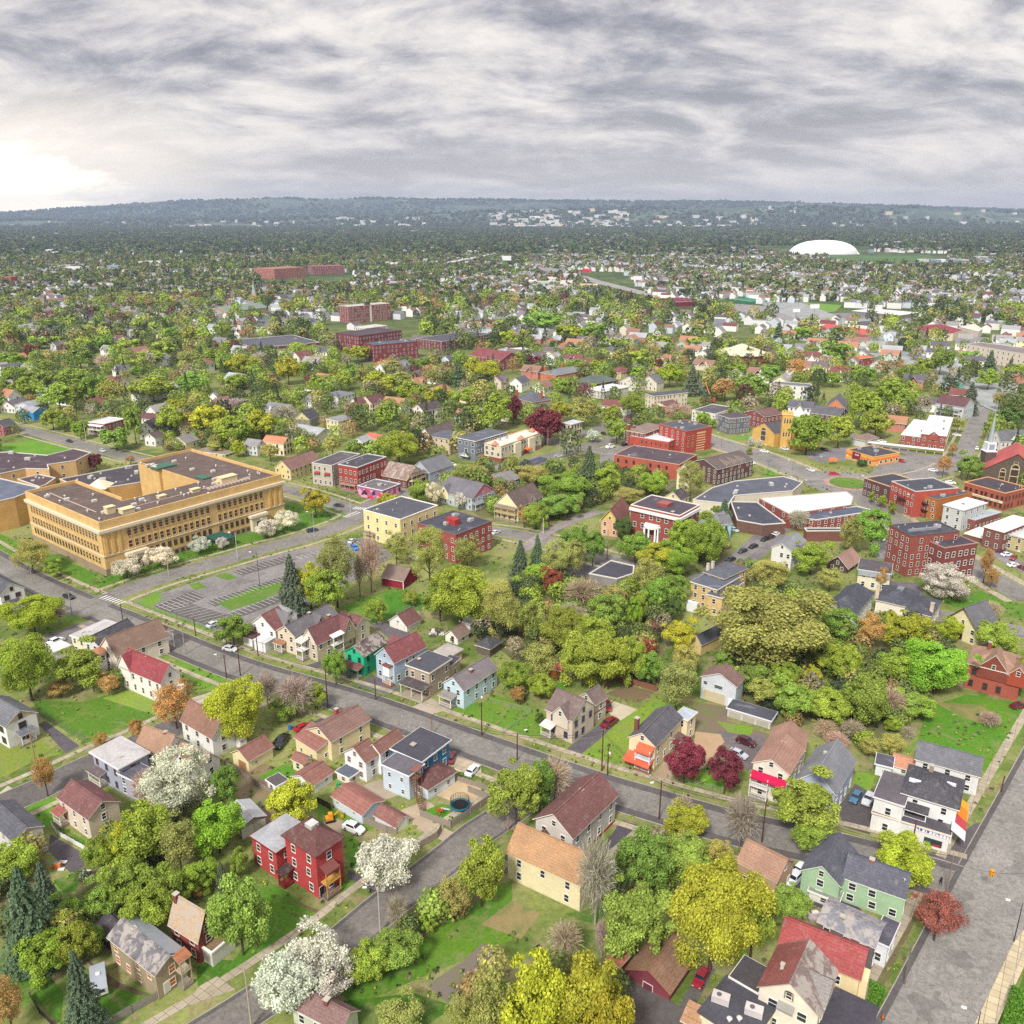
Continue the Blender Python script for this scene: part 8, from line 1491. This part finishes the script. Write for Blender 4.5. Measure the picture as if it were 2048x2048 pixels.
for i in range(-190,190):
 for j in range(0,300):
  u,v=i*17+rng.uniform(-3,3),j*25+(j%2)*7+rng.uniform(-2,2);x,y=u*cg-v*sg_,u*sg_+v*cg
  if not(470<y<5200):continue
  q=PX((x,y,0))
  if not(-40<q[0]<2090 and 452<q[1]<870):continue
  if rng.uniform()>hdens(*q)*(1+.5*math.sin(x*.004+1)*math.cos(y*.003)):continue
  cand.append((y,x,ga+(math.pi/2 if rng.uniform()<.5 else 0)+rng.uniform(-.04,.04)))
cand.sort();housestuff=[]
for y,x,rz in cand:
 if kept(x,y)or near_any(x,y,6):continue
 if y<1600 and on_road(x,y,6):continue
 if len(HN)<215:small_house(x,y,rz)
 else:housestuff.append((x,y,rz))
def batch_houses(name,rows,label,cat):
 V,Fc,M=[],[],[];r=random.Random(5);ms=[mat('paint',c)for c in HW]+[mat('paint',c)for c in HR]
 for x,y,rz in rows:
  big=r.random()<.05;L1,L2,h=(r.uniform(10,17),r.uniform(8,10),r.uniform(5,7))if not big else(r.uniform(22,45),r.uniform(12,20),r.uniform(5,9));rise=r.uniform(2.6,4)if not big else .4
  c,s=math.cos(rz),math.sin(rz);n=len(V);w_=r.choice((0,0,0,1,2,2,2,3,4,7,9,9));f=len(HW)+r.choice((0,0,1,2,4,4,5,7,7,3))
  for a,b_,z in((-1,-1,-1),(1,-1,-1),(1,1,-1),(-1,1,-1),(-1,-1,h),(1,-1,h),(1,1,h),(-1,1,h),(-1,0,h+rise),(1,0,h+rise)):
   a*=L1/2;b_*=L2/2;V.append((x+a*c-b_*s,y+a*s+b_*c,z))
  for ff,m_ in(((0,1,5,4),w_),((1,2,6,5),w_),((2,3,7,6),w_),((3,0,4,7),w_),((4,5,9,8),f),((6,7,8,9),f),((5,6,9),w_),((7,4,8),w_)):Fc.append(tuple(n+k for k in ff));M.append(m_)
 o=put(name,new_mesh(name,V,Fc,ms,M));tag(o,label,cat,kind='stuff')
print('HOUSES',len(HN),'stuff',len(housestuff))
batch_houses('distant_houses',housestuff,'countless small houses of the outer town fading into the haze','houses')
bw=MB();rr=random.Random(8);cols=['e8e6e4','d9d6d2','c9c6c4','b8b4b2','a85a54','e4d4b8','8f9aa8']
def shed_(px,py,wd,dp,h,m_):
 g=G(px,py);bw.box(g.x-wd/2,g.x+wd/2,g.y-dp/2,g.y+dp/2,-1,h,m_)
for x0,x1,y0,y1,n,s in((990,1245,424,444,60,70),(1160,1276,470,480,10,60),(556,646,464,474,14,50),(670,790,460,470,18,60),(803,863,460,470,8,60),(278,384,462,472,14,60),(125,238,540,552,6,40),(1448,1520,474,486,6,60),(1320,1480,450,466,30,60),(1860,2020,520,534,7,50),(70,120,505,516,4,40),(0,44,560,575,3,34),(1740,1810,494,506,14,18),(640,860,428,450,14,50),(1700,2048,455,480,16,24),(1060,1180,560,585,10,26),(0,300,455,500,16,24),(640,820,530,545,8,30),(290,350,530,540,4,40)):
 for i in range(n):g=G(rr.uniform(x0,x1),rr.uniform(y0,y1));w_=s*rr.uniform(.4,1.3);bw.box(g.x-w_/2,g.x+w_/2,g.y-s*.3,g.y+s*.3,-1,rr.uniform(6,14),rr.choice((0,0,0,1,1,2,3,4,5,6)))
tag(put('distant_buildings',bw.mesh('distant_buildings',[mat('paint',c)for c in cols])),'pale sheds and store roofs scattered over the far valley','buildings',kind='stuff')
PAL=np.array([hx(c)for c in('9db048','86954a','76854a','a8a460','5f6c42','a48c5c','7a5650','4a583e','9c9278','8fa64a')]);PW=np.array([.15,.19,.17,.12,.11,.045,.025,.08,.06,.05]);PW/=PW.sum()
def tree_batch(name,d0,d1,cell,per,rr_,label,y_ok=None,dens=1.0,farcol=0.0):
 A=.62;xs,ys=[],[]
 n=int(A*(d1*d1-d0*d0)/cell);y=np.sqrt(rng.uniform(d0*d0,d1*d1,n));x=rng.uniform(-A,A,n)*y
 nz=vnoise(x,y,.012)+.5*vnoise(x,y,.04,1);keep=rng.uniform(size=n)<np.clip(dens+.16*(x<0)-.1+.5*nz,.05,1)
 x,y=x[keep],y[keep];ok=np.ones(len(x),bool)
 LW=[[tuple(G(*p).xy)for p in w_]for w_ in LAWNS]if d0<500 else[]
 for i in range(len(x)):
  if any(inside((x[i],y[i]),q_)for q_ in LW):ok[i]=False;continue
  if y[i]<3500 and(kept(x[i],y[i])or near_any(x[i],y[i],3.2 if y[i]<1300 else 1.0)):ok[i]=False;continue
  if y[i]<1500:
   if on_road(x[i],y[i],4):ok[i]=False;continue
  if y[i]<900 and len(TXY):
   d=np.hypot(TXY[:,0]-x[i],TXY[:,1]-y[i])-TXY[:,2]*.8
   if d.min()<1:ok[i]=False
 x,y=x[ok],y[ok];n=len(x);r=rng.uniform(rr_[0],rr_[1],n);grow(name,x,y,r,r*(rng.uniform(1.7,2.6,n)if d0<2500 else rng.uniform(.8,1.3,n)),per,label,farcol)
def grow(name,x,y,r,h,per,label,farcol=0,pc=.10,z0=None):
 n=len(x);con=rng.uniform(size=n)<pc;h[con]*=1.35;r[con]*=.55
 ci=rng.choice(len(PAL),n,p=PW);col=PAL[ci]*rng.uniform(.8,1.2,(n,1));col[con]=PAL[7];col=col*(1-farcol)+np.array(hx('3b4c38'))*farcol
 N_=n*per;d=unit(rng.normal(size=(N_,3))+np.array([0,0,.45]));ti=np.repeat(np.arange(n),per);q=rng.uniform(.72,1.05,N_)+.1*np.sin(d[:,0]*5+ti)*np.cos(d[:,1]*6+ti*2)
 z=(d[:,2]*.5*q+.56);cf=np.where(con[ti],np.clip(1.35-z*1.25,.05,1.1),1.0)
 p=np.stack([x[ti]+d[:,0]*r[ti]*q*cf,y[ti]+d[:,1]*r[ti]*q*cf,z*h[ti]+(0 if z0 is None else z0[ti])],1)
 sz=r[ti]*(2.1/math.sqrt(per))*1.05;me=quads_mesh(name,p,unit(d+rng.normal(size=(N_,3))*.45),sz,np.clip(rng.normal(.5,.22,N_),0,1),[mat('leafstuff')],rng)
 at=me.attributes.new('Col','FLOAT_COLOR','FACE');at.data.foreach_set('color',np.concatenate([col[ti],np.ones((N_,1))],1).astype(np.float32).ravel())
 print(name,n,'trees',N_,'faces');tag(put(name,me),label,'woods',kind='stuff')
BX,BY=[],[]
for wpl in WOODS:
 q=[G(*p).xy for p in wpl];x0,x1,y0,y1=min(p.x for p in q),max(p.x for p in q),min(p.y for p in q),max(p.y for p in q);n=int((x1-x0)*(y1-y0)/17)
 for x,y in zip(rng.uniform(x0,x1,n),rng.uniform(y0,y1,n)):
  if inside((x,y),[tuple(p)for p in q])and not near_any(x,y,2.5)and not on_road(x,y,3):BX.append(x);BY.append(y)
BX,BY=np.array(BX),np.array(BY);br_=rng.uniform(1.3,3.4,len(BX));grow('undergrowth',BX,BY,br_,br_*rng.uniform(1.3,2.4,len(BX)),420,'tangled saplings and bushes filling the wooded plots',0,.03)
WX=rng.uniform(-.66,.66,26000);WY=np.sqrt(rng.uniform(105**2,420**2,26000));WX=WX*WY;wn=vnoise(WX,WY,.35)+vnoise(WX,WY,.09,1)
ok=[n_>-.1 and not near_any(x,y,.2)and not on_road(x,y,.2)and not any(abs(x-h_[0][0])<60 and inside((x,y),h_)for h_ in HARD)for x,y,n_ in zip(WX,WY,wn)]
WX,WY=WX[ok],WY[ok];wr=rng.uniform(.12,.42,len(WX));grow('rough_grass',WX,WY,wr,wr*rng.uniform(.7,1.6,len(WX)),9,'tufts of rough grass and weeds over lawns and verges',0,0)
tree_batch('yard_trees',360,800,105,330,(2.4,6.4),'smaller trees and bushes in the yards of the town',dens=.62)
tree_batch('town_trees',800,1250,135,210,(4.2,8.2),'many small and middling trees between the houses of the middle distance',dens=.46)
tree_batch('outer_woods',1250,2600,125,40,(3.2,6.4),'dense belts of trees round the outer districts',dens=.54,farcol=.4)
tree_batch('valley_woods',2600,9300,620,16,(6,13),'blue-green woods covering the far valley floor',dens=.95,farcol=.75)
PXs=np.arange(-500,2560,14);Ds=np.concatenate([np.arange(7600,11000,110),np.arange(11000,15400,150)])
def itp(p,xs,ys):return np.interp(p,xs,ys)
A1=itp(PXs,[-500,0,90,180,320,480,640,900,1200,1500,1700,1900,2048,2600],[429,427,421,416,404,399,398,400,404,405,410,417,422,428]);A2=itp(PXs,[-500,0,400,700,1000,1250,1500,1750,2048,2600],[442,442,440,436,424,418,415,415,425,428])
V,Fc=[],[]
for i,D_ in enumerate(Ds):
 for j,p_ in enumerate(PXs):
  x=(p_-1024)/F*D_*math.cos(PITCH);z1=H+(HZ-A1[j])*13500/1953;z2=H+(HZ-A2[j])*9700/1953
  z=z1*math.exp(-((D_-13500)/1500)**2)if D_<13500 else z1
  z=max(z,z2*math.exp(-((D_-9700)/800)**2))
  z+=5*math.sin(x*.004+D_*.003)+4*math.sin(x*.011-D_*.006)+rng.uniform(-3,3);e=min(1,(D_-7600)/700);V.append((x,D_,z*e-(1-e)*12))
m_=len(PXs)
for i in range(len(Ds)-1):
 for j in range(m_-1):k=i*m_+j;Fc.append((k,k+1,k+m_+1,k+m_))
HGT=np.array(V)[:,2].reshape(len(Ds),len(PXs));n=15000;hy=np.sqrt(rng.uniform(7800**2,14300**2,n));hp=rng.uniform(-60,2110,n);hx_=(hp-1024)/F*hy*math.cos(PITCH)
kk=(vnoise(hx_,hy,.0016)+.5*vnoise(hx_,hy,.005,1))>-.25;hy,hp,hx_=hy[kk],hp[kk],hx_[kk];ii=np.clip(np.searchsorted(Ds,hy),0,len(Ds)-1);jj=np.clip(((hp+500)/14).astype(int),0,len(PXs)-1);hr=rng.uniform(11,26,len(hy))
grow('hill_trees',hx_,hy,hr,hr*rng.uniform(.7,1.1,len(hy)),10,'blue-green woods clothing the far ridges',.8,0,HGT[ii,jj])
hbm=MB();rr=random.Random(21)
for x0,x1,d0,d1,n,s in((985,1250,8300,9600,110,75),(640,860,8200,9500,26,60),(1300,1520,8100,9000,34,50),(60,600,8000,9300,30,45),(1500,2040,8000,9500,30,45),(980,1420,7800,8300,30,60)):
 for i in range(n):
  D_=rr.uniform(d0,d1);p_=rr.uniform(x0,x1);z=HGT[min(len(Ds)-1,int(np.searchsorted(Ds,D_))),int((p_+500)/14)];x=(p_-1024)/F*D_*math.cos(PITCH);w_=s*rr.uniform(.4,1.4);hbm.box(x-w_/2,x+w_/2,D_-s*.4,D_+s*.4,z-12,z+rr.uniform(10,22),rr.choice((0,0,0,1,1,2,3,5)))
tag(put('hillside_buildings',hbm.mesh('hillside_buildings',[mat('paint',c)for c in cols])),'pale sheds and blocks strung along the far hillside','buildings',kind='stuff')
hm=bpy.data.materials.new('hill_woods');hm.use_nodes=True;t=hm.node_tree;b_=t.nodes['Principled BSDF'];b_.inputs['Roughness'].default_value=1;wv=N('ShaderNodeNewGeometry',t).outputs['Position']
s=mixc(t,ramp(t,noise(t,wv,.0022,7,.65),[(.42,0.0),(.6,1.0)]),hx('3c5040'),hx('66785c'));s=mixc(t,ramp(t,noise(t,wv,.02,6,.8),[(.35,.8),(.6,0.0)]),s,hx('1f2b2a'));s=mixc(t,ramp(t,noise(t,wv,.0014,4,.6),[(.64,0.0),(.67,.6)]),s,hx('7f8a70'));L(t,s,b_.inputs['Base Color'])
hl_=put('hills',new_mesh('hills',V,Fc,[hm],smooth=True));tag(hl_,kind='structure')
hb=MB().box(-19000,19000,-600,16500,-30,420);hzm=bpy.data.materials.new('haze');hzm.use_nodes=True;t=hzm.node_tree;t.nodes.clear();pv=N('ShaderNodeVolumePrincipled',t);oo=N('ShaderNodeOutputMaterial',t);L(t,pv.outputs[0],oo.inputs['Volume']);pv.inputs['Color'].default_value=(.60,.73,1.0,1);pv.inputs['Density'].default_value=HAZE;pv.inputs['Anisotropy'].default_value=.2
if HAZE>0:tag(put('haze',hb.mesh('haze',[hzm])),kind='stuff')
gr.data.vertices[0].co=(-18000,-500,0);gr.data.vertices[1].co=(18000,-500,0);gr.data.vertices[2].co=(18000,16000,0);gr.data.vertices[3].co=(-18000,16000,0)
##  labels for trees and small houses
USED=set(o.get('label')for o in bpy.data.objects if o.get('label'))|set()
LP=[(n,p.x,p.y)for n,p in LAND]
USED|=set(t[4]for t in TREES if t[4])
def where(desc,p,maxw=16):
 ds=sorted(LP,key=lambda l:math.hypot(l[1]-p[0],(l[2]-p[1])*.8))[:16]
 def rel(l):
  dx,dy=p[0]-l[1],p[1]-l[2]
  return('behind' if dy>0 else 'in front of')if abs(dy)>abs(dx)*.8 else('left of' if dx<0 else 'right of')
 for l in ds[:3]:
  s='%s %s the %s'%(desc,rel(l),l[0])
  if s not in USED:USED.add(s);return s
 for a in ds:
  for b_ in ds:
   if a is b_:continue
   for s in('%s between the %s and the %s'%(desc,a[0],b_[0])if(p[0]-a[1])*(p[0]-b_[1])<0 or(p[1]-a[2])*(p[1]-b_[2])<0 else None,'%s %s the %s, towards the %s'%(desc,rel(a),a[0],b_[0])):
    if s and s not in USED and len(s.split())<=maxw:USED.add(s);return s
 return desc+' among the trees of the town'
for root,k,h,r,lab in TREES:
 w_=TK[k][3];sz='small ' if h<6.5 else 'tall ' if h>15 else 'broad ' if r>6.5 else ''
 noun='' if 'conifer' in w_ else ' tree'
 if k=='D':noun=' tree'
 if not lab:lab=where(sz+w_+noun,root.location)
 tag(root,lab,'tree','trees of the town')
for o,d in HN:tag(o,where(d,o.location),'house','small houses of the outer streets')
print('TREES',len(TREES),'objects',len(bpy.data.objects))
